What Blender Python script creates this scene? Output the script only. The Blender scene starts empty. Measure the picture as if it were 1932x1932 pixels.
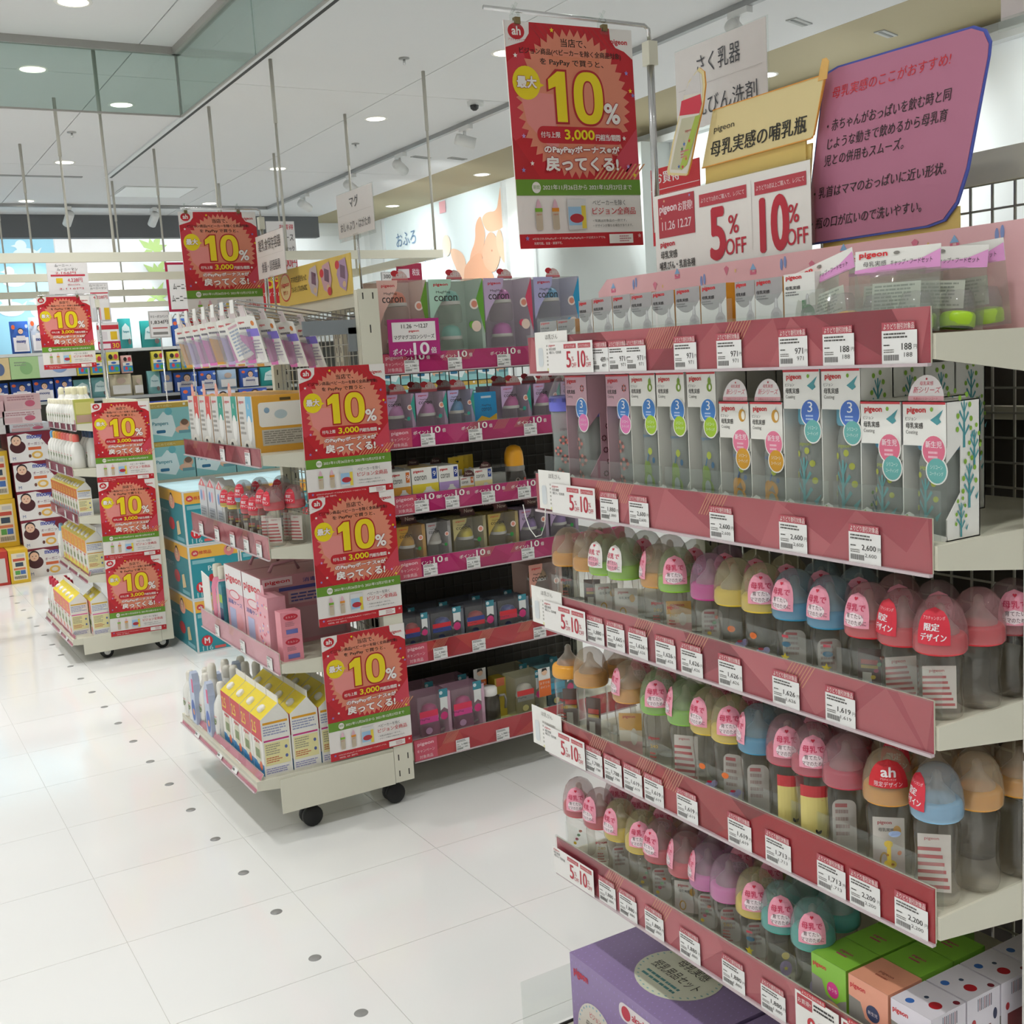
import bpy, math, random
from mathutils import Matrix, Vector

sc = bpy.context.scene
COL = sc.collection
RAD = math.radians
rnd = random.Random(11)

# ------------------------------------------------------------------ camera, world, exposure
cam = bpy.data.cameras.new('camera')
cam.sensor_width = 36.0
cam.sensor_fit = 'HORIZONTAL'
cam.lens = 36.0 * 2129.77 / 1932.0
cam.clip_start = 0.02
cam.clip_end = 60
camo = bpy.data.objects.new('camera', cam)
COL.objects.link(camo)
camo.matrix_world = Matrix(((0.857583, 0.123449, -0.499311, 0.0),
                            (-0.510790, 0.090464, -0.854933, 0.0),
                            (-0.060371, 0.988219, 0.140637, 1.48),
                            (0, 0, 0, 1)))
sc.camera = camo
world = bpy.data.worlds.new('world')
world.use_nodes = True
world.node_tree.nodes['Background'].inputs[0].default_value = (0.9, 0.95, 1.0, 1)
world.node_tree.nodes['Background'].inputs[1].default_value = 0.15
sc.world = world
sc.view_settings.view_transform = 'Standard'
sc.view_settings.look = 'None'
sc.view_settings.gamma = 1.0
sc.view_settings.use_curve_mapping = False
sc.view_settings.exposure = 0.0
sc.cycles.use_denoising = True
sc.cycles.transparent_max_bounces = 22
sc.cycles.max_bounces = 8
sc.cycles.diffuse_bounces = 4
sc.cycles.sample_clamp_indirect = 4.0

LAMP_W = 6.9          # each ceiling downlight
SPOT_W = 92.0          # each track spotlight
COVE_W = .62           # cove lamp emission over the back wall

# ------------------------------------------------------------------ materials
def lin(h):
    out = []
    for i in (0, 2, 4):
        c = int(h[i:i + 2], 16) / 255.0
        out.append(c / 12.92 if c <= 0.04045 else ((c + 0.055) / 1.055) ** 2.4)
    return (out[0], out[1], out[2], 1.0)

_mats = {}
def mat(name, h, rough=0.5, metal=0.0, noise=0.0, scale=40.0, bump=0.0, coat=0.0, spec=0.5):
    if name in _mats:
        return _mats[name]
    m = bpy.data.materials.new(name)
    m.use_nodes = True
    nt = m.node_tree
    b = nt.nodes['Principled BSDF']
    b.inputs['Base Color'].default_value = lin(h)
    b.inputs['Roughness'].default_value = rough
    b.inputs['Metallic'].default_value = metal
    b.inputs['Specular IOR Level'].default_value = spec
    if coat:
        b.inputs['Coat Weight'].default_value = coat
        b.inputs['Coat Roughness'].default_value = 0.08
    if noise or bump:
        tc = nt.nodes.new('ShaderNodeTexCoord')
        n = nt.nodes.new('ShaderNodeTexNoise')
        n.inputs['Scale'].default_value = scale
        n.inputs['Detail'].default_value = 3.0
        nt.links.new(tc.outputs['Object'], n.inputs['Vector'])
        if noise:
            mx = nt.nodes.new('ShaderNodeMix')
            mx.data_type = 'RGBA'
            c = lin(h)
            mx.inputs[6].default_value = tuple(max(0, v * (1 - noise)) for v in c[:3]) + (1,)
            mx.inputs[7].default_value = tuple(min(1, v * (1 + noise)) for v in c[:3]) + (1,)
            nt.links.new(n.outputs['Fac'], mx.inputs[0])
            nt.links.new(mx.outputs[2], b.inputs['Base Color'])
        if bump:
            bp = nt.nodes.new('ShaderNodeBump')
            bp.inputs['Strength'].default_value = bump
            bp.inputs['Distance'].default_value = 0.002
            nt.links.new(n.outputs['Fac'], bp.inputs['Height'])
            nt.links.new(bp.outputs['Normal'], b.inputs['Normal'])
    _mats[name] = m
    return m

def ink(h, rough=0.42):
    return mat('ink_%s_%d' % (h, rough * 100), h, rough)

def clear(name, tint, milk=0.06, milkcol='e8e8e8', rough=0.06, gain=1.0):
    """thin clear plastic: sees through, fresnel gloss, a little milky"""
    if name in _mats:
        return _mats[name]
    m = bpy.data.materials.new(name)
    m.use_nodes = True
    nt = m.node_tree
    for n in list(nt.nodes):
        nt.nodes.remove(n)
    out = nt.nodes.new('ShaderNodeOutputMaterial')
    tr = nt.nodes.new('ShaderNodeBsdfTransparent')
    tr.inputs[0].default_value = lin(tint)
    gl = nt.nodes.new('ShaderNodeBsdfGlossy')
    gl.inputs['Roughness'].default_value = rough
    df = nt.nodes.new('ShaderNodeBsdfDiffuse')
    df.inputs[0].default_value = lin(milkcol)
    lw = nt.nodes.new('ShaderNodeLayerWeight')
    lw.inputs[0].default_value = 0.5
    pw = nt.nodes.new('ShaderNodeMath'); pw.operation = 'POWER'; pw.inputs[1].default_value = 4.0
    fr = nt.nodes.new('ShaderNodeMath'); fr.operation = 'MULTIPLY_ADD'
    fr.inputs[1].default_value = 0.55 * gain; fr.inputs[2].default_value = 0.035 * gain
    nt.links.new(lw.outputs['Facing'], pw.inputs[0])
    nt.links.new(pw.outputs[0], fr.inputs[0])
    m1 = nt.nodes.new('ShaderNodeMixShader')
    m1.inputs[0].default_value = milk
    m2 = nt.nodes.new('ShaderNodeMixShader')
    nt.links.new(tr.outputs[0], m1.inputs[1])
    nt.links.new(df.outputs[0], m1.inputs[2])
    nt.links.new(fr.outputs[0], m2.inputs[0])
    nt.links.new(m1.outputs[0], m2.inputs[1])
    nt.links.new(gl.outputs[0], m2.inputs[2])
    nt.links.new(m2.outputs[0], out.inputs[0])
    _mats[name] = m
    return m

def glow(name, h, power):
    if name in _mats:
        return _mats[name]
    m = bpy.data.materials.new(name)
    m.use_nodes = True
    b = m.node_tree.nodes['Principled BSDF']
    b.inputs['Base Color'].default_value = lin(h)
    b.inputs['Emission Color'].default_value = lin(h)
    b.inputs['Emission Strength'].default_value = power
    _mats[name] = m
    return m

CREAM = mat('painted_metal_cream', 'e2dfcd', 0.38, noise=0.03, scale=6)
CREAMD = mat('painted_metal_grey_cream', 'cfcbb8', 0.4, noise=0.03, scale=6)
WIRE = mat('wire_metal', 'b9b8ae', 0.35, 0.5)
STEEL = mat('chromed_steel', 'c9c9c9', 0.2, 1.0)
DARKWIRE = mat('dark_wire', '55524c', 0.45, 0.4)
BLACK = mat('black_rubber', '141414', 0.5)
GREYM = mat('grey_bracket', '8f959a', 0.45, 0.3)
PAPER = mat('white_card', 'f3f1ec', 0.5, noise=0.02, scale=20)
CARD = mat('carton_white', 'efede6', 0.45, noise=0.02, scale=12)
ACRYL = clear('clear_acrylic', 'fafcfb', 0.03, 'f0f4f2', 0.05, 0.8)
PET = clear('clear_pet_plastic', 'f9f9f7', 0.06, 'e2e0da', 0.1, .45)
BODY = clear('clear_bottle_plastic', 'fbfaf8', 0.015, 'd9d3cb', 0.04, 1.6)
HOOD = clear('milky_hood_plastic', 'f4f2f3', 0.15, 'dcd7da', 0.12, 0.9)
NIP = clear('silicone_nipple', 'f4efea', 0.28, 'e4dcd2', 0.3)
FROST = clear('frosted_glass_bottle', 'e6eae9', 0.42, 'c3cac8', 0.2)

# ------------------------------------------------------------------ mesh builder
class MB:
    def __init__(s):
        s.v = []; s.f = []; s.mi = []; s.sm = []; s.mats = []
    def _m(s, m):
        if m not in s.mats:
            s.mats.append(m)
        return s.mats.index(m)
    def add(s, vs, fs, m, smooth=False):
        k = len(s.v); i = s._m(m)
        s.v.extend(vs)
        for f in fs:
            s.f.append(tuple(k + a for a in f)); s.mi.append(i); s.sm.append(smooth)
        return s
    def box(s, x0, x1, y0, y1, z0, z1, m, sides=None):
        vs = [(x0, y0, z0), (x1, y0, z0), (x1, y1, z0), (x0, y1, z0), (x0, y0, z1), (x1, y0, z1), (x1, y1, z1), (x0, y1, z1)]
        fs = {'b': (0, 3, 2, 1), 't': (4, 5, 6, 7), 'f': (0, 1, 5, 4), 'r': (1, 2, 6, 5), 'k': (2, 3, 7, 6), 'l': (3, 0, 4, 7)}
        for key, f in fs.items():
            s.add([vs[a] for a in f], [(0, 1, 2, 3)], sides.get(key, m) if sides else m)
        return s
    def lathe(s, prof, m, n=16, c=(0, 0, 0), sx=1.0, sy=1.0, smooth=True):
        vs = []; fs = []
        for r, z in prof:
            for i in range(n):
                a = 2 * math.pi * i / n
                vs.append((c[0] + r * sx * math.cos(a), c[1] + r * sy * math.sin(a), c[2] + z))
        for j in range(len(prof) - 1):
            for i in range(n):
                a = j * n + i; b = j * n + (i + 1) % n
                fs.append((a, b, b + n, a + n))
        return s.add(vs, fs, m, smooth)
    def tube(s, pts, r, m, n=6, smooth=True):
        pts = [Vector(p) for p in pts]
        vs = []; fs = []
        for i, p in enumerate(pts):
            d = (pts[min(i + 1, len(pts) - 1)] - pts[max(i - 1, 0)]).normalized()
            up = Vector((0, 0, 1)) if abs(d.z) < 0.9 else Vector((1, 0, 0))
            u = d.cross(up).normalized(); w = u.cross(d)
            for k in range(n):
                a = 2 * math.pi * k / n
                vs.append(tuple(p + u * (r * math.cos(a)) + w * (r * math.sin(a))))
        for i in range(len(pts) - 1):
            for k in range(n):
                a = i * n + k; b = i * n + (k + 1) % n
                fs.append((a, a + n, b + n, b))
        fs.append(tuple(range(n))); fs.append(tuple(reversed(range((len(pts) - 1) * n, len(pts) * n))))
        return s.add(vs, fs, m, smooth)
    def prism(s, pts, y0, y1, m, mside=None):
        """polygon in x,z pushed from y0 (front) to y1 (back)"""
        n = len(pts)
        s.add([(x, y0, z) for x, z in pts], [tuple(range(n))], m)
        s.add([(x, y1, z) for x, z in pts], [tuple(reversed(range(n)))], m)
        for i in range(n):
            a = pts[i]; b = pts[(i + 1) % n]
            s.add([(a[0], y0, a[1]), (a[0], y1, a[1]), (b[0], y1, b[1]), (b[0], y0, b[1])], [(0, 1, 2, 3)], mside or m)
        return s
    def xform(s, M):
        s.v = [tuple(M @ Vector(p)) for p in s.v]
        return s
    def join(s, o, M=None):
        k = len(s.v)
        s.v.extend([tuple(M @ Vector(p)) for p in o.v] if M else o.v)
        for f, i, q in zip(o.f, o.mi, o.sm):
            s.f.append(tuple(k + a for a in f)); s.mi.append(s._m(o.mats[i])); s.sm.append(q)
        return s
    def mesh(s, name):
        me = bpy.data.meshes.new(name)
        me.from_pydata(s.v, [], s.f)
        for m in s.mats:
            me.materials.append(m)
        me.polygons.foreach_set('material_index', s.mi)
        me.polygons.foreach_set('use_smooth', s.sm)
        me.update()
        return me
    def build(s, name, parent=None, loc=(0, 0, 0), rot=(0, 0, 0)):
        return link(name, s.mesh(name), parent, loc, rot)

def link(name, me, parent=None, loc=(0, 0, 0), rot=(0, 0, 0)):
    o = bpy.data.objects.new(name, me)
    COL.objects.link(o)
    o.parent = parent
    o.location = loc
    o.rotation_euler = rot
    return o

_txt = {}
def textmesh(st, res=2):
    key = (st, res)
    if key not in _txt:
        c = bpy.data.curves.new('t', 'FONT')
        c.body = st; c.resolution_u = res
        o = bpy.data.objects.new('t', c)
        me = bpy.data.meshes.new_from_object(o)
        vs = [(v.co.x, v.co.y) for v in me.vertices]
        fs = [tuple(p.vertices) for p in me.polygons]
        bpy.data.objects.remove(o); bpy.data.curves.remove(c); bpy.data.meshes.remove(me)
        xs = [v[0] for v in vs] or [0]; ys = [v[1] for v in vs] or [0]
        _txt[key] = (vs, fs, min(xs), max(xs), min(ys), max(ys))
    return _txt[key]

class Print(MB):
    """flat print: x to the reader's right, z up, read from -y; s.l is the layer of ink"""
    def __init__(s, k=1.0, eps=0.00015):
        MB.__init__(s); s.k = k; s.l = 1; s.eps = eps; s.n = 0
    def up(s, n=1):
        s.l += n; return s
    def P(s, x, y):
        return (x * s.k, -s.l * s.eps - (s.n % 24) * s.eps * 0.035, y * s.k)
    def poly(s, pts, h, rough=0.42):
        s.n += 1
        return s.add([s.P(*p) for p in pts], [tuple(range(len(pts)))], h if not isinstance(h, str) else ink(h, rough))
    def rect(s, x0, y0, x1, y1, h, rough=0.42):
        return s.poly([(x0, y0), (x1, y0), (x1, y1), (x0, y1)], h, rough)
    def rrect(s, x0, y0, x1, y1, r, h, rough=0.42):
        pts = []
        for cx, cy, a0 in ((x1 - r, y0 + r, -90), (x1 - r, y1 - r, 0), (x0 + r, y1 - r, 90), (x0 + r, y0 + r, 180)):
            for i in range(7):
                a = RAD(a0 + 15 * i); pts.append((cx + r * math.cos(a), cy + r * math.sin(a)))
        return s.poly(pts, h, rough)
    def oval(s, cx, cy, rx, ry, h, n=24):
        return s.poly([(cx + rx * math.cos(2 * math.pi * i / n), cy + ry * math.sin(2 * math.pi * i / n)) for i in range(n)], h)
    def patch(s, cx, cy, rx, ry, h, n=8, m=8):
        """an oval cut into small quads so that it can be bent round a bottle"""
        s.n += 1
        for j in range(n):
            va, vb = -1 + 2 * j / n, -1 + 2 * (j + 1) / n
            wa, wb = math.sqrt(max(0, 1 - va * va)), math.sqrt(max(0, 1 - vb * vb))
            for i in range(m):
                ua, ub = -1 + 2 * i / m, -1 + 2 * (i + 1) / m
                s.add([s.P(cx + rx * wa * ua, cy + ry * va), s.P(cx + rx * wa * ub, cy + ry * va), s.P(cx + rx * wb * ub, cy + ry * vb), s.P(cx + rx * wb * ua, cy + ry * vb)], [(0, 1, 2, 3)], ink(h))
        return s
    def star(s, cx, cy, r, h, n=5, q=0.45, ph=90):
        return s.poly([(cx + (r if i % 2 == 0 else r * q) * math.cos(RAD(ph + 180 * i / n)), cy + (r if i % 2 == 0 else r * q) * math.sin(RAD(ph + 180 * i / n))) for i in range(2 * n)], h)
    def text(s, st, x, y, h, col, w=None, al='c', bold=0.0, skew=0.0, rot=0.0):
        """st with baseline box bottom at y, glyph height h (ink box), fitted to width w when given"""
        vs, fs, x0, x1, y0, y1 = textmesh(st, 5 if h * s.k > .012 else 2)
        sy = h / max(y1 - y0, 1e-6)
        sx = (w / max(x1 - x0, 1e-6)) if w else sy
        W = (x1 - x0) * sx
        ox = x - (W / 2 if al == 'c' else W if al == 'r' else 0)
        ca, sa = math.cos(RAD(rot)), math.sin(RAD(rot))
        t = bold * h
        shifts = [(0, 0)]
        if bold >= .045 and h * s.k > .006:
            shifts = [(t * .8, 0), (-t * .8, 0), (0, t * .8), (0, -t * .8), (t * .5, t * .5), (-t * .5, -t * .5), (t * .5, -t * .5), (-t * .5, t * .5)]
        elif bold > 0 and h * s.k > .004:
            shifts = [(t, 0), (-t, 0), (0, t * .5)]
        for dx, dz in shifts:
            s.n += 1
            out = []
            for a, b in vs:
                px = ox + dx + (a - x0) * sx + skew * (b - y0) * sy - x; py = (b - y0) * sy + dz
                out.append(s.P(x + px * ca - py * sa, y + px * sa + py * ca))
            s.add(out, fs, ink(col) if isinstance(col, str) else col)
        return s
    def lines(s, x0, y0, x1, y1, n, h, seed=1, fill=0.5):
        """n rows of unreadable small print"""
        g = random.Random(seed)
        dy = (y1 - y0) / n
        for i in range(n):
            yb = y1 - (i + 1) * dy + dy * (1 - fill) / 2
            x = x0; xe = x1 - (x1 - x0) * g.random() * 0.35
            while x < xe:
                w = min((x1 - x0) * (0.06 + 0.14 * g.random()), xe - x)
                s.rect(x, yb, x + w * 0.86, yb + dy * fill, h)
                x += w
        return s
    def bars(s, x0, y0, x1, y1, h, seed=3):
        g = random.Random(seed); x = x0
        while x < x1:
            w = (x1 - x0) * (0.015 + 0.03 * g.random())
            s.rect(x, y0, min(x + w, x1), y1, h); x += w * 1.9
        return s
    def bend(s, rfun, a0=0.0):
        out = []
        for x, y, z in s.v:
            r0 = rfun(z); r = r0 - y; a = x / max(r0, 0.012) + a0
            out.append((r * math.sin(a), -r * math.cos(a), z))
        s.v = out
        return s

def tag(o, label, cat, group=None):
    o['label'] = label; o['category'] = cat
    if group:
        o['group'] = group
    return o

def empty(name, label=None, cat=None, loc=(0, 0, 0), rz=0.0, group=None):
    o = bpy.data.objects.new(name, None)
    o.empty_display_size = 0.05
    COL.objects.link(o)
    o.location = loc; o.rotation_euler = (0, 0, rz)
    if label:
        tag(o, label, cat, group)
    return o

def dup(root, loc=None, rz=None, label=None, group=None):
    r = root.copy(); COL.objects.link(r)
    if loc is not None:
        r.location = loc
    if rz is not None:
        r.rotation_euler = (0, 0, rz)
    if label:
        r['label'] = label
    if group:
        r['group'] = group
    for ch in list(root.children):
        c = ch.copy(); COL.objects.link(c); c.parent = r
        for g in list(ch.children):
            d = g.copy(); COL.objects.link(d); d.parent = c
    return r

def struct(o):
    o['kind'] = 'structure'
    return o

ORD = ['first', 'second', 'third', 'fourth', 'fifth', 'sixth', 'seventh', 'eighth', 'ninth', 'tenth', 'eleventh', 'twelfth', 'thirteenth', 'fourteenth', 'fifteenth', 'sixteenth', 'seventeenth', 'eighteenth', 'nineteenth', 'twentieth']
S90 = -math.pi / 2     # turns a thing's front from -y to -x

# ------------------------------------------------------------------ room shell
X0, X1, Y0, Y1, HC = -5.2, 5.7, -4.6, 12.75, 3.1
TILE = mat('floor_tile_vinyl', 'eeeeec', 0.10, noise=0.012, scale=3.0, coat=0.15)
WALLW = mat('wall_paint_white', 'e9eceb', 0.55, noise=0.015, scale=2)
CEIL = mat('ceiling_board', 'dddddd', 0.75, noise=0.01, scale=3)
SEAM = mat('floor_joint', 'd6d4cf', 0.6, noise=0.05)
fl = struct(MB().box(X0, X1, Y0, Y1, -0.06, -0.0015, SEAM).build('floor'))
T = 0.4572
tile_me = None
for i in range(-3, 6):
    for j in range(-1, 22):
        xa = 0.476 + i * T; ya = 2.962 - 6 * T + j * T
        if tile_me is None:
            g = 0.0008
            tile_me = MB().box(g, T - g, g, T - g, -0.0014, 0.0, TILE).mesh('tile')
        link('tile', tile_me, fl, (xa, ya, 0))
# wide floor fields outside the tiles picked out above
gx0, gx1, gy0, gy1 = 0.476 - 3 * T, 0.476 + 6 * T, 2.962 - 7 * T, 2.962 + 15 * T
fld = MB()
for a, b, c, d in ((X0, gx0, Y0, Y1), (gx1, X1, Y0, Y1), (gx0, gx1, Y0, gy0), (gx0, gx1, gy1, Y1)):
    fld.box(a, b, c, d, -0.0014, 0.0, TILE)
fld.build('floor_field', fl)['kind'] = 'stuff'
DOT = mat('floor_dot_grey', '8e8e8c', 0.35, noise=0.05, scale=60)
dot_me = MB().lathe([(0.0, 0.0012), (0.0155, 0.0012), (0.0165, 0.0002)][::-1], DOT, 20).mesh('dot_marker')
for k in range(24):
    link('dot_marker', dot_me, fl, (0.8535 + 0.0006 * k, 2.288 + 0.2945 * k - 2 * 0.2945, 0))

ce = struct(MB().box(X0, 4.85, Y0, 12.2, HC + 0.012, HC + 0.08, mat('ceiling_joint', 'b9b9b8', 0.8, noise=0.02)).build('ceiling'))
cm = None
for i in range(6):
    for j in range(6):
        w = (4.85 - X0) / 6; d = (12.2 - Y0) / 6
        if cm is None:
            cm = MB().box(0.003, w - 0.003, 0.003, d - 0.003, 0, 0.0125, CEIL).mesh('ceiling_panel')
        link('ceiling_panel', cm, ce, (X0 + i * w, Y0 + j * d, HC))
BEIGE = mat('ceiling_beige', 'a89c7c', 0.7, noise=0.02, scale=2)
struct(MB().box(4.85, X1, Y0, Y1, HC, HC + 0.08, BEIGE).build('ceiling'))
struct(MB().box(X0, 4.85, 12.2, Y1, HC, HC + 0.08, BEIGE).build('ceiling'))
DARKG = mat('soffit_dark_grey', '66686a', 0.6, noise=0.02, scale=2)
struct(MB().box(X0, 4.85, 12.2, 12.32, 2.875, HC, DARKG).build('trim_1'))
struct(MB().box(X0, X1 + 0.1, Y1, Y1 + 0.1, 0, HC, WALLW).build('wall_back'))
struct(MB().box(X1, X1 + 0.1, Y0, Y1, 0, HC + 0.05, WALLW).build('wall_right'))
struct(MB().box(X0 - 0.1, X0, Y0, Y1, 0, HC, WALLW).build('wall_left'))
struct(MB().box(X0, X1, Y0 - 0.1, Y0, 0, HC, WALLW).build('wall_near'))

# wall posts and lit panels of the wall beside the bath picture
RIBM = mat('panel_rib_white', 'd9dcdc', 0.4, noise=0.02)
for y in (12.3, 9.52, 8.99, 7.2):
    struct(MB().box(5.66, 5.7, y - 0.02, y + 0.02, 0, 3.08, RIBM).build('trim_2'))
struct(MB().box(5.60, 5.7, Y0, 9.0, 2.98, 3.03, RIBM).build('trim_3'))
LITW = mat('picture_panel_white', 'f4f7f7', 0.5, noise=0.01, scale=2)
GREYW = mat('wall_panel_pale_grey', 'd6dcda', 0.5, noise=0.02, scale=2)
for ya, yb, m in ((Y0, 4.3, LITW), (4.3, 7.18, LITW), (7.22, 8.97, GREYW)):
    struct(MB().box(5.68, 5.699, ya, yb, 0.2, 2.98, m).build('trim_4'))
struct(MB().box(5.4, 5.69, 7.0, 7.2, 1.2, 2.98, GREYW).build('trim_5'))

# ceiling bits
struct(MB().box(2.135, 2.165, 4.0, 9.92, HC - 0.004, HC + 0.02, BLACK).build('trim_6'))
struct(MB().box(2.10, 2.132, 4.0, 9.92, HC - 0.012, HC, RIBM).build('trim_7'))
struct(MB().box(1.25, 1.93, 9.9, 9.95, HC - 0.006, HC, mat('slit_grey', '9c9c9a', 0.6, noise=0.02)).build('trim_8'))
o = tag(empty('access_hatch', None, None, (2.37, 10.35, HC)), 'square white access hatch set in the ceiling', 'hatch')
MB().box(-0.02, 0.62, -0.02, 0.58, -0.004, 0, mat('hatch_frame', 'bdbdbb', 0.5, noise=0.02)).build('frame', o)
MB().box(0.0, 0.6, 0.0, 0.56, -0.008, -0.002, mat('hatch_panel', 'f2f4f4', 0.4, noise=0.01)).build('panel', o)
for i, (x, y) in enumerate(((4.34, 8.56), (4.68, 8.56), (4.57, 4.53), (5.24, 4.54))):
    o = empty('ceiling_vent', 'thin grey slot vent in the ceiling near the track, %s of four' % ORD[i], 'vent', (x, y, HC), 0.3, 'slot vents')
    MB().box(-0.09, 0.09, -0.03, 0.03, -0.006, 0, mat('vent_grey', 'a8a9a6', 0.5, noise=0.02)).build('frame', o)
    MB().box(-0.08, 0.08, -0.008, 0.008, -0.008, -0.004, mat('vent_dark', '6f706e', 0.5, noise=0.02)).build('slat', o)
for i, (x, y) in enumerate(((2.88, 5.8), (3.58, 8.13), (1.55, 8.15))):
    o = empty('sprinkler_head', 'small grey sprinkler head on the ceiling, %s from camera' % ('nearest', 'farther one', 'one by the glass')[i], 'sprinkler', (x, y, HC), 0, 'sprinkler heads')
    MB().lathe([(0.03, 0), (0.03, -0.006), (0.0, -0.008)], mat('sprinkler_plate', '9a9a98', 0.3, 0.6, noise=0.05), 12).build('rose', o)
    MB().tube([(0, 0, -0.006), (0, 0, -0.035)], 0.007, STEEL).build('nozzle', o)
o = empty('dome_camera', 'small white security camera with black lens on ceiling by the track', 'camera', (3.79, 6.64, HC))
MB().lathe([(0.055, 0), (0.052, -0.03), (0.0, -0.036)], mat('camera_white', 'd6d6d4', 0.4, noise=0.02), 16).build('housing', o)
MB().lathe([(0.03, -0.03), (0.026, -0.05), (0.012, -0.062), (0, -0.064)], mat('camera_lens', '161616', 0.1, noise=0.02), 14, (-0.02, -0.02, 0)).build('lens', o)

# glass smoke curtain
GLASS = clear('smoke_curtain_glass', 'dfe9e6', 0.05, 'c6d2cf', 0.05)
GFR = mat('curtain_rail_grey', 'a7a5a0', 0.45, 0.3, noise=0.03)
o = empty('glass_smoke_curtain', 'clear glass smoke curtain hanging from the ceiling in an L', 'smoke curtain', (1.68, 5.97, HC))
MB().box(-6.8, 0.02, -0.02, 0.02, -0.035, 0, GFR).box(-0.02, 0.02, -7.0, 0.0, -0.035, 0, GFR).build('top_rail', o)
xa = 0.0
for k in range(4):
    MB().box(xa - 1.69, xa - 0.004, -0.004, 0.004, -0.33, -0.03, GLASS).build('pane', o)
    xa -= 1.7
for k in range(5):
    ya = -0.004 - k * 1.2
    MB().box(-0.004, 0.004, ya - 1.19, ya, -0.33, -0.03, GLASS).build('pane', o)
MB().box(-6.8, 0.0, -0.005, 0.005, -0.338, -0.33, GFR).box(-0.005, 0.005, -7.0, 0.0, -0.338, -0.33, GFR).build('bottom_rail', o)
MB().box(-0.006, 0.006, -0.006, 0.006, -0.335, -0.03, GFR).build('corner_strip', o)

# downlights
LAMPG = glow('downlight_glow', 'fff6e0', 9.0)
def area(name, loc, rot, size, watts, col, parent=None, spread=180, shape='DISK', sy=None):
    l = bpy.data.lights.new(name, 'AREA')
    l.shape = shape; l.size = size
    if sy:
        l.size_y = sy
    l.energy = watts; l.color = col; l.spread = RAD(spread)
    ob = bpy.data.objects.new(name, l); COL.objects.link(ob)
    ob.location = loc; ob.rotation_euler = rot; ob.parent = parent
    return ob
rim_me = MB().lathe([(0.062, 0.0), (0.066, -0.004), (0.078, -0.003), (0.08, 0.0)], mat('downlight_rim', 'f0eee8', 0.4, noise=0.01), 24).mesh('rim')
lens_me = MB().lathe([(0.063, -0.002), (0.04, -0.004), (0.0, -0.005)], LAMPG, 24).mesh('lens')
spots = []
for x in (-4.7, -3.2, -1.6, 0.1):
    for y in (-3.4, -1.4, 0.5, 2.2, 3.9, 5.54, 7.28, 9.28, 11.3):
        spots.append((x, y))
for x in (1.69, 3.37):
    for y in (-3.4, -1.4, 0.5, 2.2, 3.8, 5.54, 7.28, 9.28, 11.3):
        if x == 1.69 and y in (5.54, 3.8):
            continue
        spots.append((x, y))
spots += [(1.09, 5.38), (1.09, 6.58), (5.32, 9.28), (5.36, 11.32), (5.25, 5.5), (5.3, 7.3), (5.3, 3.0)]
spots.sort(key=lambda p: (p[1] - 5.0) ** 2 + (p[0] - 1.5) ** 2)
seen = {(1.09, 5.38): 'round glowing downlight beyond the glass curtain rail, top edge of view', (1.09, 6.58): 'round glowing downlight seen through the hanging glass pane',
        (1.69, 7.28): 'glowing downlight just behind the glass curtain corner', (1.69, 9.28): 'glowing downlight between the hanging rods past the glass curtain',
        (1.69, 11.3): 'small glowing downlight farthest along the column past the glass', (3.37, 5.54): 'big glowing downlight beside the tall hung red poster',
        (3.37, 7.28): 'glowing downlight in mid ceiling above the white hanging sign', (3.37, 9.28): 'small glowing downlight by two thin rods',
        (3.37, 11.3): 'tiny glowing downlight above the red poster by the back track', (5.32, 9.28): 'warm downlight in the beige strip above the bath picture',
        (5.36, 11.32): 'warm downlight in the beige strip above the bath lettering', (5.25, 5.5): 'warm downlight in the beige strip by the pink board'}
for x, y in spots:
    lab = seen.get((x, y), 'round ceiling downlight outside the picture, lighting the shop')
    o = empty('downlight', lab, 'downlight', (x, y, HC), 0, 'recessed ceiling downlights')
    link('rim', rim_me, o); link('lens', lens_me, o)
    area('downlight_lamp', (0, 0, -0.012), (0, 0, 0), 0.11, LAMP_W * (0.6 if x > 5 else 1.0), (1.0, 1.0, 0.985), o, 108)

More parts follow.
